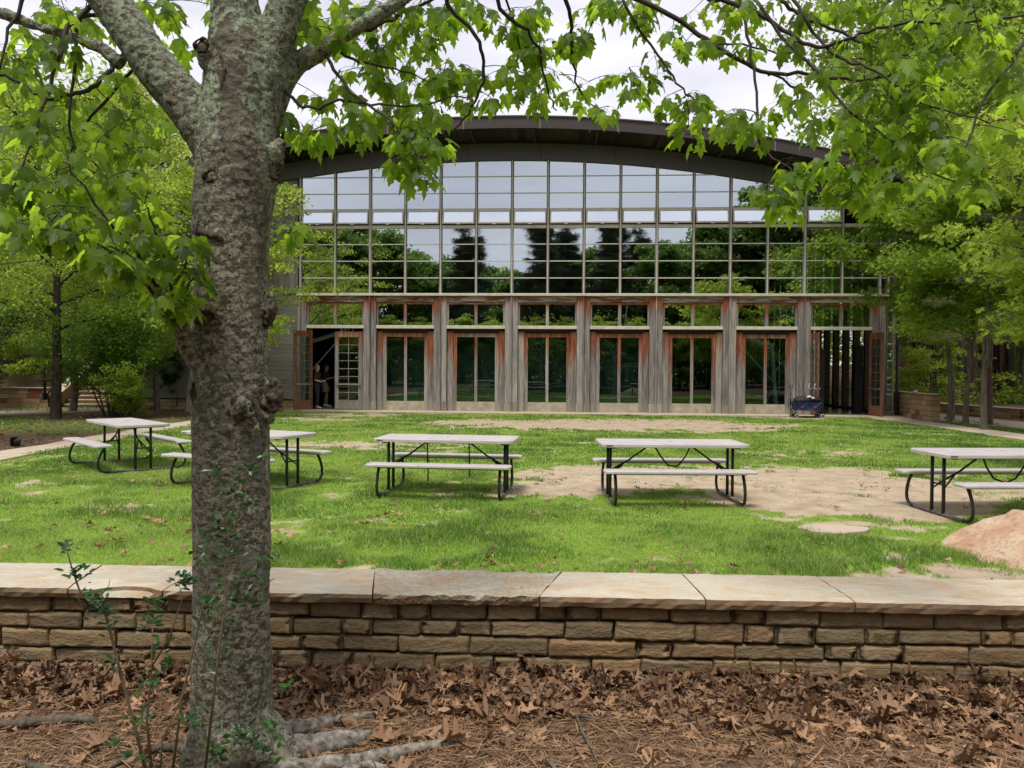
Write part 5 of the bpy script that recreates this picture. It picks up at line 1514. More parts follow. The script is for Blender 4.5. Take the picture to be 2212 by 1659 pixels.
# pine straw
r = np.random.default_rng(600); n = 33000
x = -3.2+7.6*r.random(n); y = 2.7+1.45*r.random(n); k = y < wall_y(x)-0.05; x, y = x[k], y[k]; n = len(x)
a = r.random(n)*2*PI
P = np.stack([x, y, terrain(x, y)+0.004+0.014*r.random(n)], 1); A = np.stack([np.cos(a), np.sin(a), r.normal(size=n)*0.12], 1); Nn = np.stack([r.normal(size=n)*0.3, r.normal(size=n)*0.3, np.ones(n)], 1)
NV = np.array([(-0.013, 0, 0), (0.013, 0, 0), (0.05, 0.5, 0.02), (0.0, 1.0, 0.0)]); NF = np.array([(0, 1, 2), (0, 2, 3)])
o = batch('pine_straw', NV, NF, P, A, Nn, 0.05+0.07*r.random(n), np.clip(0.5+r.normal(size=n)*0.28, 0, 1), M['pine_straw'], ground); o['kind'] = 'stuff'
# leaves scattered over the lawn, the left bank and the caps
r = np.random.default_rng(700); n = 3000
y = 4.75*(26/4.75)**(r.random(n)**1.5); x = (r.random(n)*2-1)*(y*0.66+0.3)
k = (x > -8.7) & (x < 12) & (y < facade_y(x)-1.2) & (y > wall_y(x)+0.5); x, y = x[k], y[k]
cl = noise2(x, y, 0.8, 99, 2); k = r.random(len(x)) < np.clip((cl-0.36)*3, 0.08, 1)*np.where(x < 0, 1, 0.6)*np.clip(1.15-(y-4.7)/14, 0.2, 1); x, y = x[k], y[k]; n = len(x)
a = r.random(n)*2*PI
P = np.stack([x, y, lawn_z(x, y)+0.035+0.035*r.random(n)], 1); A = np.stack([np.cos(a), np.sin(a), r.normal(size=n)*0.25], 1); Nn = np.stack([r.normal(size=n)*0.5, r.normal(size=n)*0.5, np.ones(n)], 1)
S = 0.045+0.07*r.random(n)**1.5; ki = r.integers(0, len(OAKS), n); T = np.clip(0.75+r.normal(size=n)*0.25, 0, 1)
for k, (LV, LF) in enumerate(OAKS):
    m = ki == k
    o = batch('fallen_leaves', LV, LF, P[m], A[m], Nn[m], S[m], T[m], M['dry_leaf'], lawn); o['kind'] = 'stuff'
r = np.random.default_rng(710); n = 2600
y = 13+22*r.random(n); x = -9.8-16*r.random(n); a = r.random(n)*2*PI
P = np.stack([x, y, terrain(x, y)+0.02], 1); A = np.stack([np.cos(a), np.sin(a), r.normal(size=n)*0.25], 1); Nn = np.stack([r.normal(size=n)*0.5, r.normal(size=n)*0.5, np.ones(n)], 1)
k = ~((y > 25.0) & (y < 30.5) & (x < -14.2))
o = batch('fallen_leaves', OAKS[0][0], OAKS[0][1], P[k], A[k], Nn[k], (0.06+0.07*r.random(n))[k], r.random(n)[k], M['dry_leaf'], ground); o['kind'] = 'stuff'
# sticks
for pts2, rr_, lab in (([(1245, 1545), (1258, 1580), (1283, 1625), (1290, 1645)], 0.008, 'forked dead stick lying on the pine straw'), ([(1180, 1470), (1240, 1483), (1300, 1478), (1380, 1482)], 0.007, 'thin grey stick lying against the foot of the seat wall'), ([(1180, 1640), (1195, 1655), (1215, 1680)], 0.009, 'short pale stick at the bottom edge')):
    P = [gp(x, y, 0.035) for x, y in pts2]
    mb = MB(); mb.tube(P, [rr_, rr_*0.9, rr_*0.8, rr_*0.5][:len(P)], 7)
    if 'forked' in lab: mb.tube([P[0]+Vector((0.01, 0, 0)), gp(1290, 1552, 0.05), gp(1330, 1560, 0.06)], [rr_*0.8, rr_*0.6, rr_*0.3], 6)
    tag(mb.build('stick', M['grey_bark'], None, True), lab, 'stick')
# ================================================================== PICNIC TABLES
def slab_mb(lx, ly, z0, z1, rad_, n=6, inset=0.012):
    out = []
    for cx, cy, a0 in ((lx/2-rad_, ly/2-rad_, 0), (-lx/2+rad_, ly/2-rad_, 90), (-lx/2+rad_, -ly/2+rad_, 180), (lx/2-rad_, -ly/2+rad_, 270)):
        for k in range(n+1):
            a = R(a0+90*k/n); out.append((cx, cy, math.cos(a), math.sin(a)))
    def ring(off, z): return [(cx+(rad_-off)*c, cy+(rad_-off)*s_, z) for cx, cy, c, s_ in out]
    rings = [ring(0.010, z0), ring(0.0, z0+0.006), ring(0.0, z1-0.012), ring(0.003, z1-0.005), ring(0.010, z1-0.001), ring(0.018, z1)]
    m = len(out); V = [p for r_ in rings for p in r_]
    Fs = [(i*m+k, i*m+(k+1) % m, (i+1)*m+(k+1) % m, (i+1)*m+k) for i in range(len(rings)-1) for k in range(m)]
    Fs.append(tuple(range(m))[::-1]); Fs.append(tuple((len(rings)-1)*m+k for k in range(m)))
    return MB().add(V, Fs)
def rim_line(lx, ly, z, rad_):
    pts = []
    for cx, cy, a0 in ((lx/2-rad_, ly/2-rad_, 0), (-lx/2+rad_, ly/2-rad_, 90), (-lx/2+rad_, -ly/2+rad_, 180), (lx/2-rad_, -ly/2+rad_, 270)):
        for k in range(5):
            a = R(a0+90*k/4); pts.append((cx+(rad_-0.03)*math.cos(a), cy+(rad_-0.03)*math.sin(a), z))
    pts.append(pts[0]); return MB().tube(pts, 0.0025, 4, False)
def make_table(strap):
    t = empty('picnic_table')
    o = slab_mb(1.83, 0.76, 0.690, 0.737, 0.06).build('tabletop', M['plastic'], t)
    g = rim_line(1.83, 0.76, 0.7372, 0.06).build('rim_groove', M['plastic_edge'], t)
    MB().lathe([(0.028, 0), (0.032, 0.002), (0.03, 0.005), (0.0, 0.0055)], (0, 0, 0.7365), 14).build('umbrella_cap', M['plastic_edge'], t)
    MB().box(-0.86, -0.78, -0.3815, -0.378, 0.705, 0.722).build('maker_plate', M['table_rail'], t)
    for sg in (-1, 1):
        b = slab_mb(1.83, 0.255, 0.408, 0.445, 0.05).build('bench_seat', M['plastic'], t); b.location = (0, sg*0.60, 0)
        g = rim_line(1.83, 0.255, 0.4452, 0.05).build('rim_groove', M['plastic_edge'], b)
        mb = MB(); mb.box(-0.80, 0.80, sg*0.60-0.05, sg*0.60+0.05, 0.392, 0.409); mb.build('bench_rail', M['table_leg'], t)
    for sx in (-1, 1):
        x = sx*0.775
        MB().tube([(x, -0.50, 0.022), (x, 0.50, 0.022)], 0.019, 8).build('ground_rail', M['table_rail'], t)
        for sg in (-1, 1):
            pts = [(x, sg*0.48, 0.022), (x, sg*0.56, 0.026), (x, sg*0.615, 0.05), (x, sg*0.648, 0.10), (x, sg*0.655, 0.16), (x, sg*0.640, 0.24), (x, sg*0.605, 0.32), (x, sg*0.57, 0.37), (x, sg*0.55, 0.40)]
            MB().tube(pts, 0.0195, 8).build('bench_leg', M['table_leg'], t, True)
            MB().tube([(x, sg*0.115, 0.03), (x, sg*0.115, 0.69)], 0.020, 10).build('leg', M['table_leg'], t, True)
        mb = MB(); mb.tube([(x, -0.115, 0.36), (x, 0.115, 0.36)], 0.012, 6)
        mb.tube([(x, 0.0, 0.36), (sx*0.52, 0, 0.50), (sx*0.27, 0.0, 0.682)], 0.0125, 6)
        mb.tube([(x, -0.10, 0.30), (sx*0.56, 0, 0.48)], 0.010, 6); mb.tube([(x, 0.10, 0.30), (sx*0.56, 0, 0.48)], 0.010, 6)
        mb.build('brace', M['table_leg'], t, True)
        MB().box(x-0.03, x+0.03, -0.33, 0.33, 0.674, 0.6895).build('cross_rail', M['table_leg'], t)
    if strap == 'hang':
        for x, zl, ring in ((-0.27, 0.15, True), (0.29, 0.23, False)):
            mb = MB(); w = 0.0125
            zs = [0.68, 0.55, 0.42, 0.30, zl]
            mb.tube([(x+0.006*math.sin(7*z), -0.02+0.005*math.cos(9*z), z) for z in zs], [w, w*0.7, w, w*0.8, w], 6, True, 0.8)
            if ring: mb.tube([(x+0.018*math.cos(a), -0.02, zl-0.02+0.022*math.sin(a)) for a in np.linspace(0, 2*PI, 11)], 0.003, 5)
            mb.build('strap', M['strap'], t)
    elif strap == 'vee':
        mb = MB(); mb.tube([(-0.20, -0.02, 0.68), (-0.12, -0.02, 0.55), (-0.03, -0.02, 0.44), (0.08, -0.02, 0.42)], 0.014, 6, True, 0.7)
        mb.tube([(0.26, -0.02, 0.68), (0.20, -0.02, 0.55), (0.12, -0.02, 0.45), (0.08, -0.02, 0.42)], 0.012, 6, True, 0.7)
        mb.build('strap', M['strap'], t)
    elif strap == 'loop':
        mb = MB(); mb.tube([(-0.26, -0.02, 0.68), (-0.21, -0.02, 0.55), (-0.12, -0.02, 0.42), (0.02, -0.02, 0.37), (0.14, -0.02, 0.42), (0.24, -0.02, 0.56), (0.30, -0.02, 0.68)], 0.013, 6, True, 0.8)
        mb.build('strap', M['strap'], t)
    return t
def copy_tree(o, parent=None):
    c = o.copy(); COL.objects.link(c)
    if parent is not None: c.parent = parent; c.matrix_parent_inverse = o.matrix_parent_inverse.copy()
    for ch in list(o.children): copy_tree(ch, c)
    return c
G_TABLE = 'folding picnic tables set out on the lawn'
tables = [(-6.3, 13.05, -47, 'plain', 'pale folding picnic table seen corner on, standing nearest the left path'),
          (-3.72, 11.27, -24, 'plain', 'pale folding picnic table half hidden behind the maple trunk'),
          (-0.84, 10.55, -7, 'hang', 'pale folding picnic table with two straps hanging straight down'),
          (2.02, 10.18, 0.6, 'vee', 'pale folding picnic table standing at the edge of the bare sandy patch'),
          (5.70, 9.24, 3, 'loop', 'pale folding picnic table near the boulder, cut by the right edge, strap in a loop')]
proto_plain = None
for x, y, a, st, lab in tables:
    if st == 'plain' and proto_plain is not None: t = copy_tree(proto_plain)
    else: t = make_table(st)
    if st == 'plain' and proto_plain is None: proto_plain = t
    t.location = (x, y, float(lawn_z(np.array([x]), np.array([y]))[0])+0.004); t.rotation_euler = (0, 0, R(a))
    tag(t, lab, 'picnic table', G_TABLE)

# ================================================================== BOULDER, SLAB, PATH LIGHTS
def blob(c, r, seed, amp, sc, sub=24, mat=None, name='boulder', squash=None):
    mb = MB(); mb.ball((0, 0, 0), r, sub*2, sub)
    V = np.array(mb.v); Nrm = unit(V/np.array(r)**2)
    n = fbm(V*sc+seed*7.1, seed, 4)-0.5
    rid = 1-np.abs(2*fbm(V*sc*np.array([0.7, 0.7, 2.0])+seed*3.3, seed+5, 3)-1)
    V = V+Nrm*(n*amp+(rid-0.7)*amp*0.5)[:, None]
    if squash is not None: V = squash(V)
    mb.v = [tuple(v) for v in V+np.array(c)]
    return mb.build(name, mat, None, True)
def boulder_shape(V):
    V = V.copy()
    for n_, d_ in (((-0.50, -0.10, 0.86), 0.40), ((-0.25, -0.55, 0.80), 0.47), ((0.05, -0.97, 0.12), 0.42), ((-0.45, -0.85, -0.25), 0.62), ((0.1, 0.1, 0.99), 0.60), ((-0.75, 0.3, 0.6), 0.80), ((0.1, -0.86, -0.50), 0.26)):
        q = np.array(n_)/np.linalg.norm(n_); e = np.maximum(0, V@q-d_); V = V-e[:, None]*q*0.93
    n = fbm(V*6.0, 77, 3)-0.5; n2 = fbm(V*np.array([3, 3, 14.0]), 78, 2)-0.5
    c = V-np.array([0, 0, -0.2]); V = V+unit(c)*(n*0.05+n2*0.045)[:, None]
    return V
o = blob((4.76, 6.9, -0.20), (1.75, 0.95, 0.80), 4, 0.12, 1.1, 40, M['boulder'], squash=boulder_shape)
tag(o, 'big orange sandstone boulder half buried in the grass at the right edge', 'boulder')
p = on_ground(1800, 1143, 0.02)
mb = MB(); pts = []
for k in range(26):
    a = 2*PI*k/26; rr_ = 1+0.10*math.sin(3*a+1)+0.05*math.sin(7*a); pts.append((p.x+0.35*rr_*math.cos(a), p.y+0.22*rr_*math.sin(a)))
mb.prism(pts, -0.02, 0.028)
def groove_mat():
    m, nt, out = mat_new('grooved_stone'); N = NT(nt)
    wv = N.n('ShaderNodeTexWave'); wv.inputs['Scale'].default_value = 9; wv.inputs['Distortion'].default_value = 0.3; N.l(N.world((1, 0.35, 1)), wv.inputs['Vector'])
    c = N.ramp(wv.outputs['Fac'], [(0.3, (0.36, 0.28, 0.21)), (0.6, (0.50, 0.41, 0.33))])
    N.l(N.bsdf(c, 0.85, normal=N.bump(wv.outputs['Fac'], 0.6, 0.01)), out.inputs['Surface']); return m
tag(mb.build('flat_stone', groove_mat(), None), 'flat oval stone with fine grooves set flush in the lawn', 'stone')
for dx, dy, s_, lab in ((2087, 914, 0.16, 'small round rock between two trees by the right path'), (2066, 906, 0.13, 'small rock leaning on the foot of the forked tree')):
    pp = on_ground(dx-16, dy, 0)
    o = blob((pp.x, pp.y, 0.02), (s_*1.2, s_, s_*0.7), 9, 0.08, 6, 8, M['far_stone'], 'rock'); tag(o, lab, 'rock')
# low lawn light, two squat cans
pl = empty('path_light', on_ground(33, 964, 0), 0, 'squat dark path light of two cans beside the left path', 'lamp')
MB().lathe([(0.062, 0), (0.062, 0.17), (0.068, 0.172), (0.068, 0.19), (0.03, 0.20)], (-0.035, 0, 0), 14).build('body', M['dark_metal'], pl, True)
MB().lathe([(0.058, 0), (0.062, 0.12), (0.055, 0.145), (0.0, 0.15)], (0.06, -0.03, 0), 14).build('can', M['dark_metal'], pl, True)
MB().lathe([(0.012, 0), (0.012, 0.03)], (-0.035, 0, 0.19), 8).build('knob', M['dark_metal'], pl)
# flat hooded post light by the steps
p = on_ground(97, 893, -0.02)
pl = empty('post_light', (p.x, p.y, 0.45), 0, 'dark post light with a flat hood beside the stone steps', 'lamp')
MB().lathe([(0.09, 0), (0.09, 0.22), (0.05, 0.24)], (0, 0, 0), 12).build('base', M['dark_metal'], pl); MB().lathe([(0.045, 0.24), (0.045, 0.62)], (0, 0, 0), 10).build('post', M['dark_metal'], pl)
MB().lathe([(0.10, 0.60), (0.30, 0.64), (0.31, 0.67), (0.05, 0.70)], (0, 0, 0), 16).build('hood', M['dark_metal'], pl)

# ================================================================== STEPS AND LEFT RETAINING WALL
st = empty('stone_steps', (-16.2, 30.6, 0), R(3), 'flight of pale stone steps climbing the bank left of the hall', 'steps')
for k in range(11):
    MB().box(-1.0, 1.35, 0.36*k+0.02, 0.36*k+0.45, 0.155*k-0.02+0.10, 0.155*(k+1), 0.012).build('tread', M['cap_stone'], st)
    MB().box(-1.0, 1.35, 0.36*k+0.06, 0.36*k+0.42, 0.155*k-0.10, 0.155*k+0.079).build('riser', M['far_stone'], st)
for x0, x1 in ((-1.42, -1.02), (1.37, 1.72)):
    mb = MB(); mb.add([(x0, -0.15, 0.45), (x1, -0.15, 0.45), (x1, 4.1, 2.2), (x0, 4.1, 2.2), (x0, -0.15, 0.55), (x1, -0.15, 0.55), (x1, 4.1, 2.3), (x0, 4.1, 2.3)], [(0, 3, 2, 1), (4, 5, 6, 7), (0, 1, 5, 4), (1, 2, 6, 5), (2, 3, 7, 6), (3, 0, 4, 7)])
    mb.build('sloping_coping', M['cap_stone'], st)
    mb = MB(); mb.add([(x0+.03, -0.12, -.1), (x1-.03, -0.12, -.1), (x1-.03, 4.1, -.1), (x0+.03, 4.1, -.1), (x0+.03, -0.12, 0.448), (x1-.03, -0.12, 0.448), (x1-.03, 4.1, 2.198), (x0+.03, 4.1, 2.198)], [(0, 3, 2, 1), (4, 5, 6, 7), (0, 1, 5, 4), (1, 2, 6, 5), (2, 3, 7, 6), (3, 0, 4, 7)])
    mb.build('cheek_wall', M['far_stone'], st)
def ashlar_wall(name, p0, p1, h, th, label, row_h, wmin, wmax, seed, cap=0.06, cat='wall', both=False, over=0.04):
    """coursed wall from p0 to p1 (facing side on the right of the direction reversed), stones as parts"""
    p0 = Vector((p0[0], p0[1], 0)); p1 = Vector((p1[0], p1[1], 0)); d = p1-p0; Lw = d.length
    t = empty(name, (p0.x, p0.y, 0), math.atan2(d.y, d.x), label, cat)
    MB().box(0.12, Lw-0.12, 0.03, th-0.02, -0.1, h-cap-0.002).build('core', M['dark_joint'], t)
    rr = random.Random(seed); nrow = max(1, int(round((h-cap)/row_h))); rh = (h-cap)/nrow
    for k in range(nrow):
        x = -rr.uniform(0, wmin*0.0)
        while x < Lw-0.02:
            w = rr.uniform(wmin, wmax); x1 = min(x+w, Lw)
            if Lw-x1 < wmin*0.5: x1 = Lw
            MB().box(x+0.004, x1-0.004, -rr.uniform(0, 0.014), th-0.01 if (x < 0.01 or x1 > Lw-0.01) else 0.10, rh*k+0.004-(0.08 if k == 0 else 0), rh*(k+1)-0.005, 0.007).build('stone', M['far_stone'], t)
            x = x1
    x = -over
    while x < Lw+over-0.02:
        x1 = min(x+rr.uniform(0.9, 1.5), Lw+over)
        if Lw+over-x1 < 0.4: x1 = Lw+over
        MB().box(x+0.003, x1-0.003, -over, th+over, h-cap, h, 0.008).build('coping', M['cap_stone'], t); x = x1
    return t
ashlar_wall('retaining_wall', (-26, 29.9), (-17.7, 30.45), 0.78, 0.4, 'low stone retaining wall holding the bank left of the steps', 0.18, 0.3, 0.7, 3)
# stone pier wall at the right corner of the hall, far end butted against it
ashlar_wall('stone_wall', (14.05, 29.6), (13.52, 25.75), 0.90, 0.30, 'waist high stone wall running out from the right corner of the hall', 0.165, 0.3, 0.75, 8, 0.055)
ashlar_wall('seat_wall', (16.2, 31.2), (16.75, 26.3), 0.42, 0.40, 'far part of the low stone seat wall behind the gravel court', 0.09, 0.25, 0.5, 12, 0.06)
ashlar_wall('seat_wall', (16.78, 26.2), (17.9, 20.0), 0.43, 0.40, 'near part of the low stone seat wall behind the gravel court, at the right edge', 0.09, 0.25, 0.5, 13, 0.06)
p = on_ground(1971, 900, 0); 
sl = empty('wall_light', (13.83, 27.4, 0.90), 0, 'small round metal light on the coping of the stone wall by the hall', 'lamp')
MB().lathe([(0.06, 0), (0.075, 0.03), (0.07, 0.06), (0.04, 0.09), (0.0, 0.10)], (0, 0, 0), 14).build('housing', M['steel'], sl, True)

# ================================================================== WAGON AND BAG
M['navy'] = simple('navy_canvas', (0.012, 0.030, 0.115), 0.75, var=0.35, scale=10, bump=0.5)
M['black_cloth'] = simple('black_nylon', (0.010, 0.010, 0.012), 0.7, var=0.5, scale=12, bump=0.6)
M['tyre'] = simple('black_tyre', (0.012, 0.012, 0.012), 0.7); M['rim'] = simple('white_rim', (0.62, 0.61, 0.58), 0.5, var=0.05); M['red_plastic'] = simple('red_plastic', (0.5, 0.02, 0.02), 0.4)
wx, wy = 10.12, 27.42
wg = empty('folding_wagon', (wx, wy, 0.0), -YAW, 'navy folding wagon with black frame and white rimmed wheels parked by the open right doors', 'wagon')
mb = MB()
V = [(-0.40, -0.24, 0.27), (0.40, -0.24, 0.27), (0.40, 0.24, 0.27), (-0.40, 0.24, 0.27), (-0.46, -0.27, 0.56), (0.46, -0.27, 0.56), (0.46, 0.27, 0.56), (-0.46, 0.27, 0.56), (0, -0.225, 0.42)]
mb.add(V, [(0, 3, 2, 1), (0, 1, 8), (1, 5, 8), (5, 4, 8), (4, 0, 8), (1, 2, 6, 5), (2, 3, 7, 6), (3, 0, 4, 7)])
mb.add([(-0.43, -0.25, 0.50), (0.43, -0.25, 0.50), (0.43, 0.25, 0.50), (-0.43, 0.25, 0.50)], [(0, 1, 2, 3)])
mb.build('canvas_body', M['navy'], wg)
mb = MB()
for sy in (-0.285, 0.285):
    for a, b in (((-0.44, 0.24), (0.0, 0.55)), ((-0.44, 0.55), (0.0, 0.24)), ((0.0, 0.24), (0.44, 0.55)), ((0.0, 0.55), (0.44, 0.24))):
        mb.tube([(a[0], sy, a[1]), (b[0], sy, b[1])], 0.011, 6)
for sx in (-0.46, 0.46):
    for sy in (-0.27, 0.27): mb.tube([(sx, sy, 0.12), (sx, sy, 0.60)], 0.014, 6)
    mb.tube([(sx, -0.27, 0.24), (sx, 0.27, 0.24)], 0.012, 6)
mb.build('frame', M['dark_metal'], wg)
for sx in (-0.22, 0.22):
    for sy in (-1, 1): MB().lathe([(0.028, -0.008), (0.028, 0.008)], (sx, sy*0.297, 0.395), 10, 'y').build('hub_cap', M['red_plastic'], wg)
mb = MB(); mb.tube([(-0.48, 0, 0.26), (-0.56, 0, 0.45), (-0.53, 0, 0.85), (-0.53, 0, 1.02)], 0.011, 6)
mb.tube([(-0.53+0.05*math.sin(a), 0, 1.075-0.055*math.cos(a)) for a in np.linspace(0, 2*PI, 13)], 0.012, 6)
mb.build('pull_handle', M['dark_metal'], wg)
MB().tube([(-0.50, -0.27, 0.30), (-0.55, -0.27, 0.5), (-0.50, -0.27, 0.62), (-0.50, 0.27, 0.62), (-0.55, 0.27, 0.5), (-0.50, 0.27, 0.30)], 0.012, 6).build('end_bar', M['dark_metal'], wg)
for sx in (-0.40, 0.46):
    for sy in (-0.27, 0.27):
        w = bpy.data.objects.new('wheel', None); COL.objects.link(w); w.parent = wg; w.location = (sx, sy, 0.085)
        w.rotation_euler = (0, 0, R(12 if sx < 0 else -4))
        ring = [(0.068+0.020*math.cos(a), 0.020*math.sin(a)) for a in np.linspace(0, 2*PI, 9)[:-1]]
        MB().lathe([(0.060, -0.018), (0.085, -0.016), (0.089, 0.0), (0.085, 0.016), (0.060, 0.018)], (0, 0, 0), 20, 'y').build('tyre', M['tyre'], w, True)
        MB().lathe([(0.050, -0.022), (0.066, -0.021), (0.066, 0.021), (0.050, 0.022)], (0, 0, 0), 20, 'y').build('rim', M['rim'], w)
        MB().lathe([(0.034, -0.0235), (0.048, -0.0230), (0.048, 0.023), (0.034, 0.0235)], (0, 0, 0), 16, 'y').build('hub', M['tyre'], w)
        MB().tube([(0, 0, 0.03), (0, 0, 0.14)], 0.014, 6).build('fork', M['dark_metal'], w)
o = blob((0, 0, 0), (0.36, 0.22, 0.14), 3, 0.16, 4, 14, M['black_cloth'], 'duffel_bag'); o.location = (wx-0.12, wy-0.03, 0.60); tag(o, 'slumped black nylon bag on top of the navy wagon', 'bag')
o = blob((0, 0, 0), (0.24, 0.20, 0.13), 6, 0.10, 5, 12, M['black_cloth'], 'backpack'); o.location = (wx+0.26, wy+0.02, 0.63); tag(o, 'rounded black bag at the right end of the navy wagon', 'bag')
o = blob((0, 0, 0), (0.10, 0.05, 0.03), 7, 0.03, 9, 8, M['rim'], 'cloth'); o.location = (wx+0.0, wy-0.19, 0.73); o.rotation_euler = (0, R(-14), 0); tag(o, 'small crumpled white cloth lying on the black bag', 'cloth')
o = blob((0, 0, 0), (0.06, 0.04, 0.04), 8, 0.02, 9, 8, M['rim'], 'cap'); o.location = (wx+0.15, wy-0.19, 0.69); tag(o, 'small round white bundle beside the crumpled cloth', 'bundle')
# ================================================================== PEOPLE
def person(loc, rz, label, skin, hair, shirt_m, low_m, shorts, shoe_m, bare, armpose, hairlong=False):
    t = empty('person', loc, rz, label, 'person')
    b = MB()
    hip = 0.88
    for sy, fx in ((-1, 0.06), (1, -0.04)):
        b.tube([(0, sy*0.085, hip), (0.012+fx*0.3, sy*0.09, 0.68), (0.02+fx*0.7, sy*0.09, 0.47), (-0.01+fx*0.9, sy*0.085, 0.28), (-0.015+fx, sy*0.08, 0.09), (-0.015+fx, sy*0.08, 0.05)], [0.095, 0.080, 0.056, 0.055, 0.036, 0.036], 12)
        b.tube([(-0.06+fx, sy*0.08, 0.045), (0.03+fx, sy*0.085, 0.045), (0.12+fx, sy*0.09, 0.025), (0.18+fx, sy*0.09, 0.018)], [0.034, 0.038, 0.028, 0.016], 10)
    b.ball((0, 0, hip+0.03), (0.125, 0.165, 0.12), 16, 10)
    b.tube([(0, 0, 0.90), (0.0, 0, 1.04), (0.0, 0, 1.18), (0.0, 0, 1.30), (0.0, 0, 1.37)], [0.145, 0.128, 0.140, 0.145, 0.09], 16)
    b.ball((0, 0, 1.31), (0.10, 0.185, 0.075), 16, 10)
    b.tube([(0, 0, 1.34), (0.015, 0, 1.44), (0.02, 0, 1.48)], [0.055, 0.050, 0.050], 12)
    b.ball((0.02, 0, 1.545), (0.088, 0.070, 0.105), 18, 12); b.ball((0.05, 0, 1.495), (0.055, 0.05, 0.05), 12, 8)
    b.tube([(0.095, 0, 1.565), (0.118, 0, 1.535), (0.10, 0, 1.525)], [0.008, 0.014, 0.010], 8); b.tube([(0.092, 0, 1.492), (0.104, 0, 1.490)], [0.012, 0.010], 8); b.ball((0.094, 0, 1.465), 0.017, 8, 6)
    for sy in (-1, 1): b.ball((0.01, sy*0.072, 1.54), (0.018, 0.010, 0.028), 8, 6)
    hands = []
    for sy in (-1, 1):
        el, wr = armpose[sy]
        sh = Vector((0, sy*0.165, 1.325)); el = Vector(el); wr = Vector(wr)
        b.tube([sh, sh.lerp(el, 0.5), el, el.lerp(wr, 0.5), wr], [0.050, 0.044, 0.037, 0.033, 0.025], 12)
        d = (wr-el).normalized(); side = d.cross(Vector((0, 0, 1))).normalized(); up = side.cross(d)
        palm = wr+d*0.05; b.ball(palm, 0.0, 3, 3) if False else b.tube([wr, wr+d*0.03, wr+d*0.085], [0.024, 0.034, 0.032], 10, True, 0.6)
        for k in range(4):
            o_ = side*(-0.026+0.0175*k); ln = (0.058, 0.068, 0.064, 0.050)[k]
            b.tube([wr+d*0.075+o_, wr+d*(0.075+ln*0.55)+o_-up*0.008, wr+d*(0.075+ln*0.9)+o_-up*0.028], [0.0088, 0.0080, 0.0072], 8)
        b.tube([wr+d*0.025+side*-0.026, wr+d*0.055+side*-0.048, wr+d*0.080+side*-0.052-up*0.01], [0.011, 0.0095, 0.008], 8)
    remeshed('body', b, 0.0075, skin, t, 2)
    h = MB(); h.ball((0.0, 0, 1.575), (0.098, 0.082, 0.095), 16, 10); h.ball((-0.045, 0, 1.53), (0.060, 0.074, 0.09), 14, 9)
    if hairlong: h.ball((-0.085, 0, 1.585), (0.045, 0.04, 0.05), 10, 8)
    else: h.ball((-0.03, 0, 1.665), (0.04, 0.045, 0.03), 10, 8)
    remeshed('hair', h, 0.009, hair, t, 1, lambda co, no: 0.012*(fbm(co*45, 3, 2)-0.5)-np.where((co[:, 0] > 0.075), 0.03, 0.0))
    s_ = MB(); s_.tube([(0, 0, 0.80), (0, 0, 0.95), (0.0, 0, 1.15), (0.0, 0, 1.30), (0.0, 0, 1.385)], [0.168, 0.160, 0.158, 0.165, 0.085], 18)
    s_.ball((0, 0, 1.315), (0.118, 0.20, 0.080), 16, 10)
    for sy in (-1, 1):
        el, _ = armpose[sy]; sh = Vector((0, sy*0.165, 1.325)); s_.tube([sh, sh.lerp(Vector(el), 0.5), sh.lerp(Vector(el), 0.85)], [0.066, 0.066, 0.070], 12)
    remeshed('shirt', s_, 0.011, shirt_m, t, 2, lambda co, no: 0.012*(fbm(co*14, 9, 2)-0.5))
    p_ = MB(); p_.ball((0, 0, hip+0.02), (0.145, 0.182, 0.13), 16, 10)
    for sy, fx in ((-1, 0.06), (1, -0.04)):
        if shorts: p_.tube([(0, sy*0.085, hip), (0.02, sy*0.10, 0.58)], [0.115, 0.125], 14)
        else: p_.tube([(0, sy*0.085, hip), (0.012+fx*0.3, sy*0.09, 0.68), (0.02+fx*0.7, sy*0.09, 0.47), (-0.01+fx*0.9, sy*0.085, 0.28), (-0.015+fx, sy*0.08, 0.12)], [0.115, 0.100, 0.078, 0.072, 0.060], 14)
    remeshed('shorts' if shorts else 'trousers', p_, 0.011, low_m, t, 2, lambda co, no: 0.012*(fbm(co*12, 19, 2)-0.5))
    if shoe_m is not None:
        for sy, fx in ((-1, 0.06), (1, -0.04)):
            q = MB(); q.tube([(-0.085+fx, sy*0.08, 0.045), (0.02+fx, sy*0.085, 0.055), (0.12+fx, sy*0.09, 0.035), (0.20+fx, sy*0.09, 0.028)], [0.042, 0.050, 0.040, 0.026], 12); q.tube([(-0.02+fx, sy*0.08, 0.05), (-0.02+fx, sy*0.08, 0.11)], [0.045, 0.042], 12)
            remeshed('shoe', q, 0.008, shoe_m, t, 1)
    if bare:
        g = MB(); g.tube([(0.098, -0.05, 1.555), (0.105, -0.02, 1.557), (0.105, 0.02, 1.557), (0.098, 0.05, 1.555)], 0.004, 5); g.tube([(0.098, -0.055, 1.555), (0.02, -0.078, 1.555)], 0.0035, 5); g.tube([(0.098, 0.055, 1.555), (0.02, 0.078, 1.555)], 0.0035, 5)
        g.build('glasses', M['dark_metal'], t)
    return t
skin = simple('skin', (0.52, 0.30, 0.22), 0.5, var=0.06); skin2 = simple('skin_tan', (0.40, 0.22, 0.15), 0.5, var=0.06)
blond = simple('fair_hair', (0.21, 0.14, 0.075), 0.7, var=0.4, scale=60); dark_hair = simple('dark_hair', (0.015, 0.011, 0.009), 0.6)
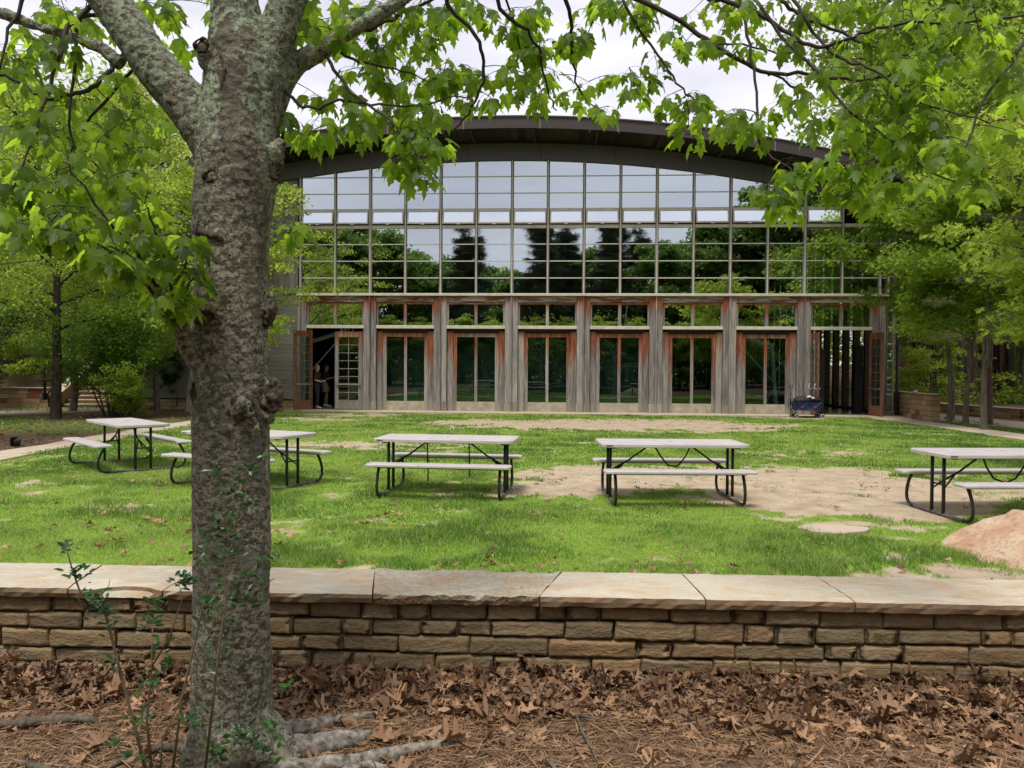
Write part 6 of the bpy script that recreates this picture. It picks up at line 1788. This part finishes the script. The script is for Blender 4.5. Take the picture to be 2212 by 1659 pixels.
black_shirt = simple('black_cotton', (0.014, 0.014, 0.016), 0.85); black_pants = simple('dark_trousers', (0.016, 0.017, 0.019), 0.85, var=0.4)
khaki = simple('khaki_cotton', (0.26, 0.21, 0.12), 0.85); white_shoe = simple('white_shoe', (0.7, 0.7, 0.7), 0.6, var=0.05)
def hall_pt(px, back, z=0.066):
    # point on the hall floor, 'back' metres behind the facade, seen at image column px
    for s in np.arange(-3, 19, 0.02):
        q = BO + Vector((s*math.cos(YAW)+back*math.sin(YAW), -s*math.sin(YAW)+back*math.cos(YAW), z))
        if CX+F_PX*q.x/q.y >= px: return q
person(hall_pt(683.5, 0.35), -0.1, 'person in black shirt and dark trousers, short fair hair and glasses, in the left doorway', skin, blond, black_shirt, black_pants, False, None, True,
       {-1: ((0.01, -0.215, 1.07), (0.17, -0.13, 1.02)), 1: ((0.02, 0.21, 1.07), (0.20, 0.10, 1.05))})
person(hall_pt(703, 1.5), 0.0, 'person in a black top, khaki shorts and white shoes standing further inside the left doorway', skin2, dark_hair, black_shirt, khaki, True, white_shoe, False,
       {-1: ((0.05, -0.215, 1.08), (0.28, -0.10, 1.15)), 1: ((0.05, 0.21, 1.08), (0.28, 0.10, 1.16))}, True)

# ================================================================== TREES
def tree_parts(seed, H, r0, crown_lo, spread, nlimb, nleaf, lsize, mat, bark, flat=0.35, lean=0.0, spray=0.55, shape='round', leafV=CARD_V, leafF=CARD_F, sprays_per=6, bare=False, fork=None, droop=0.5):
    """returns (trunk mesh object data, crown mesh data) with the foot at the origin"""
    r = np.random.default_rng(seed)
    mb = MB()
    n = 12
    tp_ = []
    ox = oy = 0.0
    for i in range(n+1):
        t = i/n
        ox += r.normal()*0.05*H/12; oy += r.normal()*0.05*H/12
        tp_.append(Vector((ox+lean*t*H, oy, t*H*0.95 - (0.15 if i == 0 else 0))))
    rad = [r0*(1.0-0.86*(i/n)**0.9)*(1.45 if i == 0 else 1.05 if i == 1 and n else 1) for i in range(n+1)]
    foot = tp_[0].lerp(tp_[1], 0.12); tp_.insert(1, foot); rad = [r0*1.7, r0*1.12]+rad[1:]
    mb.tube(tp_, rad, 10)
    S = []
    def trunk_at(z):
        for a, b in zip(tp_[:-1], tp_[1:]):
            if a.z <= z <= b.z: return a.lerp(b, (z-a.z)/(b.z-a.z+1e-9))
        return tp_[-1]
    if fork:
        f = trunk_at(fork); q = [f, f+Vector((-0.10, 0, 0.9)), f+Vector((-0.35, 0.1, 2.2)), f+Vector((-0.6, 0.1, 4.0))]
        mb.tube(q, [r0*0.75, r0*0.65, r0*0.5, r0*0.25], 8)
    for k in range(nlimb):
        u = (k+0.5)/nlimb
        z = H*(crown_lo+(0.95-crown_lo)*u*0.97)
        az = k*2.4+r.normal()*0.4
        prof = math.sin(PI*min(1, 0.15+0.85*u))**0.6 if shape == 'round' else (1.0-0.75*u)
        Lb = spread*prof*(0.7+0.5*r.random())
        rise = (0.35+0.5*u if shape == 'round' else 0.12-0.1*(1-u))*Lb
        b0 = trunk_at(z*0.98)
        dirv = Vector((math.cos(az), math.sin(az), 0))
        P = [b0]
        for i in range(1, 5):
            t = i/4; P.append(b0+dirv*Lb*t+Vector((r.normal()*0.06*Lb, r.normal()*0.06*Lb, rise*t**0.8-0.12*Lb*t*t*droop)))
        mb.tube(P, [r0*0.35*(1-u*0.5), r0*0.25*(1-u*0.4), r0*0.17, r0*0.10, r0*0.05], 5)
        for s in range(sprays_per):
            t = 0.3+0.7*(s+r.random())/sprays_per
            j = min(3, int(t*4)); c = P[j].lerp(P[j+1], t*4-j)
            off = Vector((r.normal(), r.normal(), r.normal()*0.5))*0.26*Lb*0.5
            tip = c+off; mb.tube([c, c.lerp(tip, 0.5)+Vector((0, 0, 0.04)), tip], [r0*0.06, r0*0.04, r0*0.015], 4, False)
            S.append((tuple(tip), spray*(0.7+0.6*r.random())))
    for _ in range(4): S.append((tuple(tp_[-1]+Vector((r.normal()*0.3, r.normal()*0.3, r.normal()*0.3))), spray))
    C = np.array([s_[0] for s_ in S]); Rr = np.array([s_[1] for s_ in S])
    per = max(4, nleaf//len(S))
    n = len(S)*per
    ci = np.repeat(np.arange(len(S)), per)
    v = unit(r.normal(size=(n, 3)))*(r.random(n)**0.5)[:, None]
    v[:, 2] *= flat
    rad2 = np.sqrt(v[:, 0]**2+v[:, 1]**2)
    P = C[ci]+v*Rr[ci][:, None]; P[:, 2] -= droop*0.35*Rr[ci]*rad2**2
    az = r.random(n)*2*PI
    A = np.stack([np.cos(az), np.sin(az), -0.35-0.5*r.random(n)], 1); Nn = np.stack([r.normal(size=n)*0.8, r.normal(size=n)*0.8, np.ones(n)], 1)
    tint = np.clip(0.5+0.35*(r.random(len(S))[ci]-0.5)+r.normal(size=n)*0.2, 0, 1)
    Rm = frames(A, Nn); size = lsize*(0.7+0.6*r.random(n))
    V = np.einsum('nij,kj->nki', Rm, leafV)*size[:, None, None]+P[:, None, :]
    F_ = leafF[None]+(np.arange(n)*len(leafV))[:, None, None]
    to = mb.build('trunk', bark, None, True, fix=False)
    co = np_mesh('crown', V.reshape(-1, 3), F_.reshape(-1, leafF.shape[1]), mat, None, False, np.repeat(tint, len(leafV)))
    return to, co
PROTO = {}
def plant(key, loc, rz, sc, label, name='tree', cat='tree', group=None, **kw):
    if key not in PROTO: raise KeyError(key)
    first, (a, b), used = PROTO[key]
    t = empty(name, loc, rz, label, cat, group); t.scale = (sc, sc, sc*kw.get('sz', 1.0))
    if not used: x, y = a, b; PROTO[key][2] = True
    else:
        x, y = a.copy(), b.copy(); COL.objects.link(x); COL.objects.link(y)
    x.parent = t; y.parent = t
    return t
def proto(key, *a, **k): PROTO[key] = [None, tree_parts(*a, **k), False]
proto('round_a', 1, 11.0, 0.17, 0.26, 4.2, 26, 21000, 0.105, M['mid_leaf'], M['dark_bark'], flat=0.62, spray=0.75, sprays_per=8)
proto('round_b', 2, 10.0, 0.13, 0.22, 3.6, 24, 20000, 0.10, M['bright_leaf'], M['grey_bark'], flat=0.58, spray=0.70, sprays_per=8)
proto('oak', 3, 8.5, 0.11, 0.40, 3.1, 20, 17000, 0.16, M['mid_leaf'], M['grey_bark'], flat=0.6, spray=0.60, sprays_per=7, leafV=OAKS[3][0]*np.array([1, 1, 0.5]), leafF=OAKS[3][1], fork=2.0)
proto('bright_oak', 4, 6.5, 0.10, 0.30, 2.9, 22, 9000, 0.17, M['bright_leaf'], M['grey_bark'], flat=0.6, spray=0.50, sprays_per=7, leafV=OAKS[0][0]*np.array([1, 1, 0.5]), leafF=OAKS[0][1])
proto('forest', 5, 19.0, 0.20, 0.42, 4.4, 22, 17000, 0.20, M['mid_leaf'], M['red_bark'], flat=0.65, spray=1.05, sprays_per=7)
proto('forest_b', 6, 17.0, 0.17, 0.30, 4.0, 22, 17000, 0.19, M['bright_leaf'], M['grey_bark'], flat=0.65, spray=1.0, sprays_per=7)
proto('light', 8, 9.0, 0.10, 0.25, 4.4, 24, 15000, 0.115, M['bright_leaf'], M['pale_bark'], flat=0.35, spray=0.55, sprays_per=8)
proto('under', 9, 5.0, 0.06, 0.10, 2.4, 18, 11000, 0.12, M['bright_leaf'], M['grey_bark'], flat=0.3, spray=0.5, sprays_per=6)
proto('mirror', 21, 14.0, 0.17, 0.18, 4.0, 26, 20000, 0.30, M['shrub_leaf'], M['dark_bark'], flat=0.5, spray=1.0, sprays_per=8)
# pine
NEED_V = []; NEED_F = []
for k in range(9):
    a = 2*PI*k/9; NEED_V += [(0.02*math.cos(a+1.5), 0, 0.02*math.sin(a+1.5)), (-0.02*math.cos(a+1.5), 0.0, -0.02*math.sin(a+1.5)), (0.55*math.cos(a), 0.85, 0.55*math.sin(a))]; NEED_F.append((3*k, 3*k+1, 3*k+2))
NEED_V = np.array(NEED_V)*np.array([1, 1, 1]); NEED_F = np.array(NEED_F)
proto('mirror_pine', 22, 17.0, 0.22, 0.16, 3.4, 40, 9000, 0.60, M['dark_needles'], M['dark_bark'], flat=0.5, spray=0.70, sprays_per=7, shape='cone', leafV=NEED_V, leafF=NEED_F, droop=0.2)
proto('pine', 10, 17.0, 0.20, 0.30, 4.0, 34, 11000, 0.26, M['needles'], M['red_bark'], flat=0.35, spray=0.55, sprays_per=7, shape='cone', leafV=NEED_V, leafF=NEED_F, droop=0.2)
proto('low_pine', 12, 11.0, 0.14, 0.26, 3.4, 34, 11000, 0.20, M['needles'], M['dark_bark'], flat=0.35, spray=0.45, sprays_per=7, shape='cone', leafV=NEED_V, leafF=NEED_F, droop=0.2)

def gz(x, y): return float(terrain(np.array([x]), np.array([y]))[0])
def T(key, x, y, rz, sc, label, **kw):
    return plant(key, (x, y, gz(x, y)-0.03), rz, sc, label, **kw)
# left side, named one by one
T('round_a', -14.2, 24.8, 0.4, 0.95, 'dark trunked tree left of the bush, its foot flared beside the pale walk')
T('round_b', -15.4, 27.9, 2.0, 0.95, 'slimmer grey trunked tree just behind the dark trunked one by the steps')
T('light', -11.9, 29.2, 3.9, 0.95, 'pale barked young tree at the foot of the grey cladding with sparse bright leaves')
T('light', -9.3, 26.0, 1.2, 0.92, 'slender tree with loose bright leaves in front of the left end of the glazing')
T('round_b', -12.4, 28.0, 4.4, 0.85, 'bright leafed tree with loose layered branches behind the tall green bush')
T('round_b', -12.6, 16.2, 1.0, 0.80, 'bright leafed tree beside the left path, trunk beyond the left edge')
T('round_a', -18.2, 22.0, 5.0, 0.9, 'broad green tree at the far left beside the pale walk')
# right side
T('oak', 13.95, 25.6, 0.0, 1.0, 'forked grey trunked oak at the end of the stone wall')
T('oak', 13.8, 24.2, 2.2, 0.80, 'slim leaning grey oak beside the right path', ); bpy.context.view_layer.update()
T('forest', 14.5, 24.4, 1.2, 0.62, 'dark straight trunked tree between the two slim grey trees')
T('oak', 13.3, 22.3, 4.1, 0.85, 'pale slim curved tree nearest the right path')
T('bright_oak', 10.2, 13.2, 0.5, 1.0, 'yellow green oak reaching in from the right edge, trunk out of view')
T('low_pine', 14.3, 20.0, 1.0, 0.95, 'dull green pine behind the gravel court at the right')
T('pine', 17.6, 33.5, 2.0, 0.85, 'dark trunked pine behind the stone wall')
T('pine', 24.2, 39.0, 4.0, 1.15, 'thick red barked pine at the right edge of the woods')
T('under', 16.6, 31.6, 1.0, 0.95, 'young bright tree leaning behind the stone wall')
T('low_pine', 19.5, 30.0, 3.0, 1.1, 'dull green pine beyond the far seat wall')
T('forest_b', 19.8, 35.5, 3.0, 0.9, 'tall fresh green tree behind the far seat wall')
# evergreen beside the cladding, bush of many stems
def bush(name, loc, seed, H, spread, nstem, nleaf, lsize, mat, label, cat='bush', low=0.15):
    r = np.random.default_rng(seed)
    t = empty(name, loc, 0, label, cat)
    S = []
    for k in range(nstem):
        az = r.random()*2*PI; rad_ = spread*(0.25+0.75*r.random()); b0 = Vector((math.cos(az)*0.25*r.random()*spread*0.5, math.sin(az)*0.15*spread*0.5, -0.05))
        P = [b0]
        for i in range(1, 6):
            q = i/5; P.append(b0+Vector((math.cos(az)*rad_*q**1.5+r.normal()*0.06, math.sin(az)*rad_*q**1.5+r.normal()*0.06, H*(0.6+0.4*r.random())*q)))
        mb = MB(); mb.tube(P, [0.030, 0.026, 0.02, 0.015, 0.010, 0.004], 6); mb.build('stem', M['grey_bark'], t, True)
        for s in range(16):
            q = low+(1-low)*r.random(); j = min(4, int(q*5)); c = P[j].lerp(P[j+1], q*5-j)
            S.append(tuple(c+Vector((r.normal(), r.normal(), r.normal()*0.6))*0.28*spread*0.45))
    C = np.array(S); per = nleaf//len(S); n = per*len(S); ci = np.repeat(np.arange(len(S)), per)
    v = unit(r.normal(size=(n, 3)))*(r.random(n)**0.45)[:, None]*np.array([1, 1, 0.6])
    P = C[ci]+v*0.36*spread*0.5; P[:, 2] = np.maximum(P[:, 2], 0.03)
    az = r.random(n)*2*PI
    A = np.stack([np.cos(az), np.sin(az), -0.2-0.4*r.random(n)], 1); Nn = np.stack([r.normal(size=n)*0.6, r.normal(size=n)*0.6, np.ones(n)], 1)
    Rm = frames(A, Nn); size = lsize*(0.6+0.7*r.random(n)); tint = np.clip(0.5+0.5*(r.random(len(S))[ci]-0.5)+r.normal(size=n)*0.2, 0, 1)
    V = np.einsum('nij,kj->nki', Rm, CARD_V)*size[:, None, None]+P[:, None, :]; F_ = CARD_F[None]+(np.arange(n)*4)[:, None, None]
    np_mesh('foliage', V.reshape(-1, 3), F_.reshape(-1, 3), mat, t, False, np.repeat(tint, 4))
    return t
bush('bush', (-13.1, 26.3, -0.03), 31, 4.3, 2.7, 20, 32000, 0.08, M['shrub_leaf'], 'tall many stemmed green bush left of the hall', low=0.35)
bush('bush', (-12.0, 25.3, -0.03), 37, 2.2, 1.2, 10, 7000, 0.07, M['mid_leaf'], 'smaller fresh green bush in front of the tall one', low=0.2)
bush('holly', (-12.75, 30.4, -0.03), 32, 3.3, 1.0, 5, 5000, 0.085, M['dark_leaf'], 'dark glossy evergreen shrub against the grey cladding', low=0.35)
bush('holly', (-16.4, 23.9, -0.03), 33, 4.2, 1.9, 9, 14000, 0.095, M['dark_leaf'], 'dark evergreen holly at the left edge in front of the bank', low=0.1)
bush('holly', (-19.3, 28.4, -0.03), 34, 5.0, 2.2, 9, 14000, 0.10, M['dark_leaf'], 'large dark evergreen holly above the retaining wall', low=0.1)
# woods
rw = np.random.default_rng(55)
placed = []
def wood(n, xr, yr, keys, grp, words, seed, dmin=2.6, sc=(0.75, 0.5)):
    r = np.random.default_rng(seed); c = 0; tries = 0; out = []
    while c < n and tries < 5000:
        tries += 1
        y = yr[0]+(yr[1]-yr[0])*r.random(); x = (xr[0](y)+(xr[1](y)-xr[0](y))*r.random())
        if any((x-a)**2+(y-b)**2 < dmin**2 for a, b in placed): continue
        placed.append((x, y)); k = keys[int(r.integers(0, len(keys)))]
        out.append((T(k, x, y, r.random()*6.28, sc[0]+sc[1]*r.random(), words[k], group=grp), k, x/y)); c += 1
    for k in set(keys):
        row = sorted([o_ for o_ in out if o_[1] == k], key=lambda o_: o_[2])
        for i, (o_, _, _) in enumerate(row): o_['label'] = words[k].replace('ORD', ORD[i] if len(row) > 1 else 'only')
ORD = ['leftmost', 'second', 'third', 'fourth', 'fifth', 'sixth', 'seventh', 'eighth', 'ninth', 'tenth', 'eleventh', 'twelfth', 'thirteenth', 'fourteenth', 'fifteenth', 'sixteenth', 'seventeenth', 'eighteenth', 'nineteenth', 'twentieth', 'twenty first', 'twenty second', 'twenty third', 'twenty fourth', 'twenty fifth', 'twenty sixth']
def words_for(txt): return {'forest': 'ORD from the left of the tall mid green trees '+txt, 'forest_b': 'ORD from the left of the tall fresh green trees '+txt, 'pine': 'ORD from the left of the dull pines '+txt, 'under': 'ORD from the left of the low young trees '+txt}
WR = words_for('in the right hand woods'); WL_ = words_for('on the left bank')
wood(36, (lambda y: 0.47*y+0.6, lambda y: 0.78*y), (35, 62), ['forest', 'forest_b', 'forest', 'pine'], 'trees of the right hand woods', WR, 61)
wood(9, (lambda y: 0.475*y+0.6, lambda y: 0.75*y), (34, 55), ['under', 'under'], 'young trees under the right hand woods', WR, 62, 2.0)
wood(22, (lambda y: -0.78*y, lambda y: -0.38*y-2), (36, 60), ['forest', 'forest_b', 'forest_b', 'forest'], 'trees on the left bank', WL_, 63, 2.6, (0.5, 0.4))
wood(16, (lambda y: -0.74*y, lambda y: -0.44*y-1), (33, 50), ['under', 'under'], 'young trees on the left bank', WL_, 64, 2.0)
# trees behind the viewer, seen mirrored in the glazing
def mirror_pos(px, depth):
    """ground point behind the viewer whose mirror image in the facade stands at image column px"""
    p = at(px, 794, depth); nrm = Vector((math.sin(YAW), math.cos(YAW), 0)); q = Vector((p.x, p.y, 0))
    return q - nrm*2*((q-Vector((BO.x, BO.y, 0))).dot(nrm))
WB = {'mirror_pine': 'pine mirrored dark against the sky in the upper glazing', 'mirror': 'dense green tree mirrored in the upper glazing', 'under': 'low young tree mirrored in the lower glass'}
MC = {}
for px, dep, k, H_ in ((640, 80, 'mirror', 17.5), (705, 76, 'mirror', 16.0), (770, 79, 'mirror', 16.2), (835, 77, 'mirror', 15.2), (905, 80, 'mirror', 13.8), (965, 84, 'mirror', 13.5), (1005, 76, 'mirror_pine', 15.3), (1035, 88, 'mirror', 13.6), (1100, 84, 'mirror', 12.4), (1165, 76, 'mirror_pine', 17.0), (1225, 79, 'mirror_pine', 16.6), (1195, 86, 'mirror', 14.5),
                        (1275, 84, 'mirror', 14.5), (1315, 77, 'mirror_pine', 17.2), (1360, 83, 'mirror_pine', 17.0), (1340, 90, 'mirror', 14), (1410, 78, 'mirror', 14.5), (1470, 82, 'mirror', 15), (1535, 78, 'mirror', 16.5), (1600, 79, 'mirror', 18.0), (1665, 76, 'mirror', 19.5), (1735, 78, 'mirror', 21), (1810, 77, 'mirror', 21.5), (1890, 78, 'mirror', 22), (1970, 78, 'mirror', 22), (560, 78, 'mirror', 18)):
    q = mirror_pos(px, dep); n_ = MC.get(k, 0); MC[k] = n_+1
    T(k, q.x, q.y, (px*1.7) % 6.28, H_/{'mirror_pine': 17.0, 'mirror': 14.0}[k], WB[k].replace('in the upper', ORD[n_]+' from the left in the upper'), group='trees behind the viewer mirrored in the glass')
n_ = 0
for px in range(620, 1900, 75):
    q = mirror_pos(px, 72+(px*7 % 5)); T('under', q.x, q.y, px*0.37 % 6.28, 1.25, WB['under'].replace('in the lower', ORD[n_]+' from the left in the lower'), group='young trees behind the viewer mirrored in the glass'); n_ += 1
# undergrowth and the far wood
def cover(name, n, xf, yr, h, size, mat, label, seed, tall=False):
    r = np.random.default_rng(seed)
    y = yr[0]+(yr[1]-yr[0])*r.random(n); lo, hi = xf; x = lo(y)+(hi(y)-lo(y))*r.random(n)
    c = noise2(x, y, 0.22 if tall else 0.45, seed, 3); k = c > (0.40 if tall else 0.47)
    x, y, c = x[k], y[k], c[k]; n = len(x)
    hh = h*np.clip((c-0.40)*4, 0.15, 1)
    z = terrain(x, y)+r.random(n)**(0.9 if tall else 1.4)*hh
    a = r.random(n)*2*PI
    A = np.stack([np.cos(a), np.sin(a), r.normal(size=n)*0.4], 1); Nn = np.stack([r.normal(size=n)*0.7, r.normal(size=n)*0.7, np.ones(n)], 1)
    o = batch(name, CARD_V, CARD_F, np.stack([x, y, z], 1), A, Nn, size*(0.6+0.8*r.random(n)), np.clip(0.5+(c-0.5)+r.normal(size=n)*0.25, 0, 1), mat)
    return tag(o, label, kind='stuff')
cover('undergrowth', 60000, (lambda y: 0.47*y+0.3, lambda y: 0.78*y+1), (32, 62), 1.3, 0.15, M['bright_leaf'], 'low fresh green undergrowth of the right hand woods', 71)
cover('undergrowth', 22000, (lambda y: np.full_like(y, 17.9), lambda y: 0.80*y+2), (22, 34), 0.5, 0.12, M['shrub_leaf'], 'green ground cover beyond the far seat wall', 72)
cover('undergrowth', 26000, (lambda y: -0.76*y, lambda y: -0.42*y-2), (34, 58), 1.2, 0.16, M['mid_leaf'], 'green undergrowth on the left bank', 73)
cover('ground_cover', 24000, (lambda y: np.full_like(y, -20.0), lambda y: np.full_like(y, -9.8)), (9, 31), 0.14, 0.07, M['shrub_leaf'], 'thin weeds and grass between the left path and the bush', 74)
cover('ground_cover', 5000, (lambda y: np.full_like(y, 13.4), lambda y: np.full_like(y, 15.0)), (14, 26), 0.10, 0.06, M['shrub_leaf'], 'thin grass under the trees by the right path', 75)
def far_wood(xf, yr, n, seed, label, hi=15, size=0.42):
    r = np.random.default_rng(seed)
    y = yr[0]+(yr[1]-yr[0])*r.random(n); x = xf[0]+(xf[1]-xf[0])*r.random(n)
    top = hi+7*noise2(x, y, 0.10, seed, 3)
    z = top*r.random(n)**0.8
    c = fbm(np.stack([x*0.35, y*0.35, z*0.45], 1), seed, 3); k = c > 0.36+0.10*smooth01(3, 10, z); x, y, z, c = x[k], y[k], z[k], c[k]; n = len(x)
    a = r.random(n)*2*PI
    A = np.stack([np.cos(a), np.sin(a), -0.3+r.normal(size=n)*0.4], 1); Nn = np.stack([r.normal(size=n)*0.7, r.normal(size=n)*0.7-0.3, np.ones(n)], 1)
    o = batch('far_wood', CARD_V, CARD_F, np.stack([x, y, z+terrain(x, y)], 1), A, Nn, size*(0.6+0.8*r.random(n)), np.clip((c-0.3)*2+r.normal(size=n)*0.2, 0, 1), M['mid_leaf'] if y[0] < 0 else M['bright_leaf'])
    return tag(o, label, kind='stuff')
far_wood((24, 80), (63, 82), 90000, 81, 'far mass of woods closing the view on the right')
far_wood((-85, -18), (61, 80), 90000, 82, 'far mass of woods closing the view on the left')
far_wood((-60, 60), (-46, -36), 90000, 83, 'far mass of woods behind the viewer, mirrored in the glass', 8.5, 0.7)
# many thin trunks deep in the right hand woods
r = np.random.default_rng(91)
bare = []
for k in range(70):
    y = 35+26*r.random(); x = (0.475+0.22*r.random())*y+0.6
    mb = MB(); h = 9+6*r.random(); rr_ = 0.06+0.10*r.random(); le = r.normal()*0.5
    z0 = gz(x, y)-0.1; mb.tube([(x, y, z0), (x+le*0.3, y, z0+h*0.4), (x+le, y+0.2, z0+h)], [rr_*1.3, rr_, rr_*0.4], 7)
    tr = mb.build('tree', (M['red_bark'], M['grey_bark'], M['pale_bark'])[k % 3], None, True)
    
    tag(tr, 'x', 'tree', 'bare trunks deep in the right hand woods'); bare.append((x/y, k % 3, tr))
for c3, nm in enumerate(('reddish', 'grey', 'pale')):
    for i, (_, _, o_) in enumerate(sorted([b_ for b_ in bare if b_[1] == c3], key=lambda b_: b_[0])): o_['label'] = ORD[i]+' from the left of the thin '+nm+' trunks in the right hand woods'
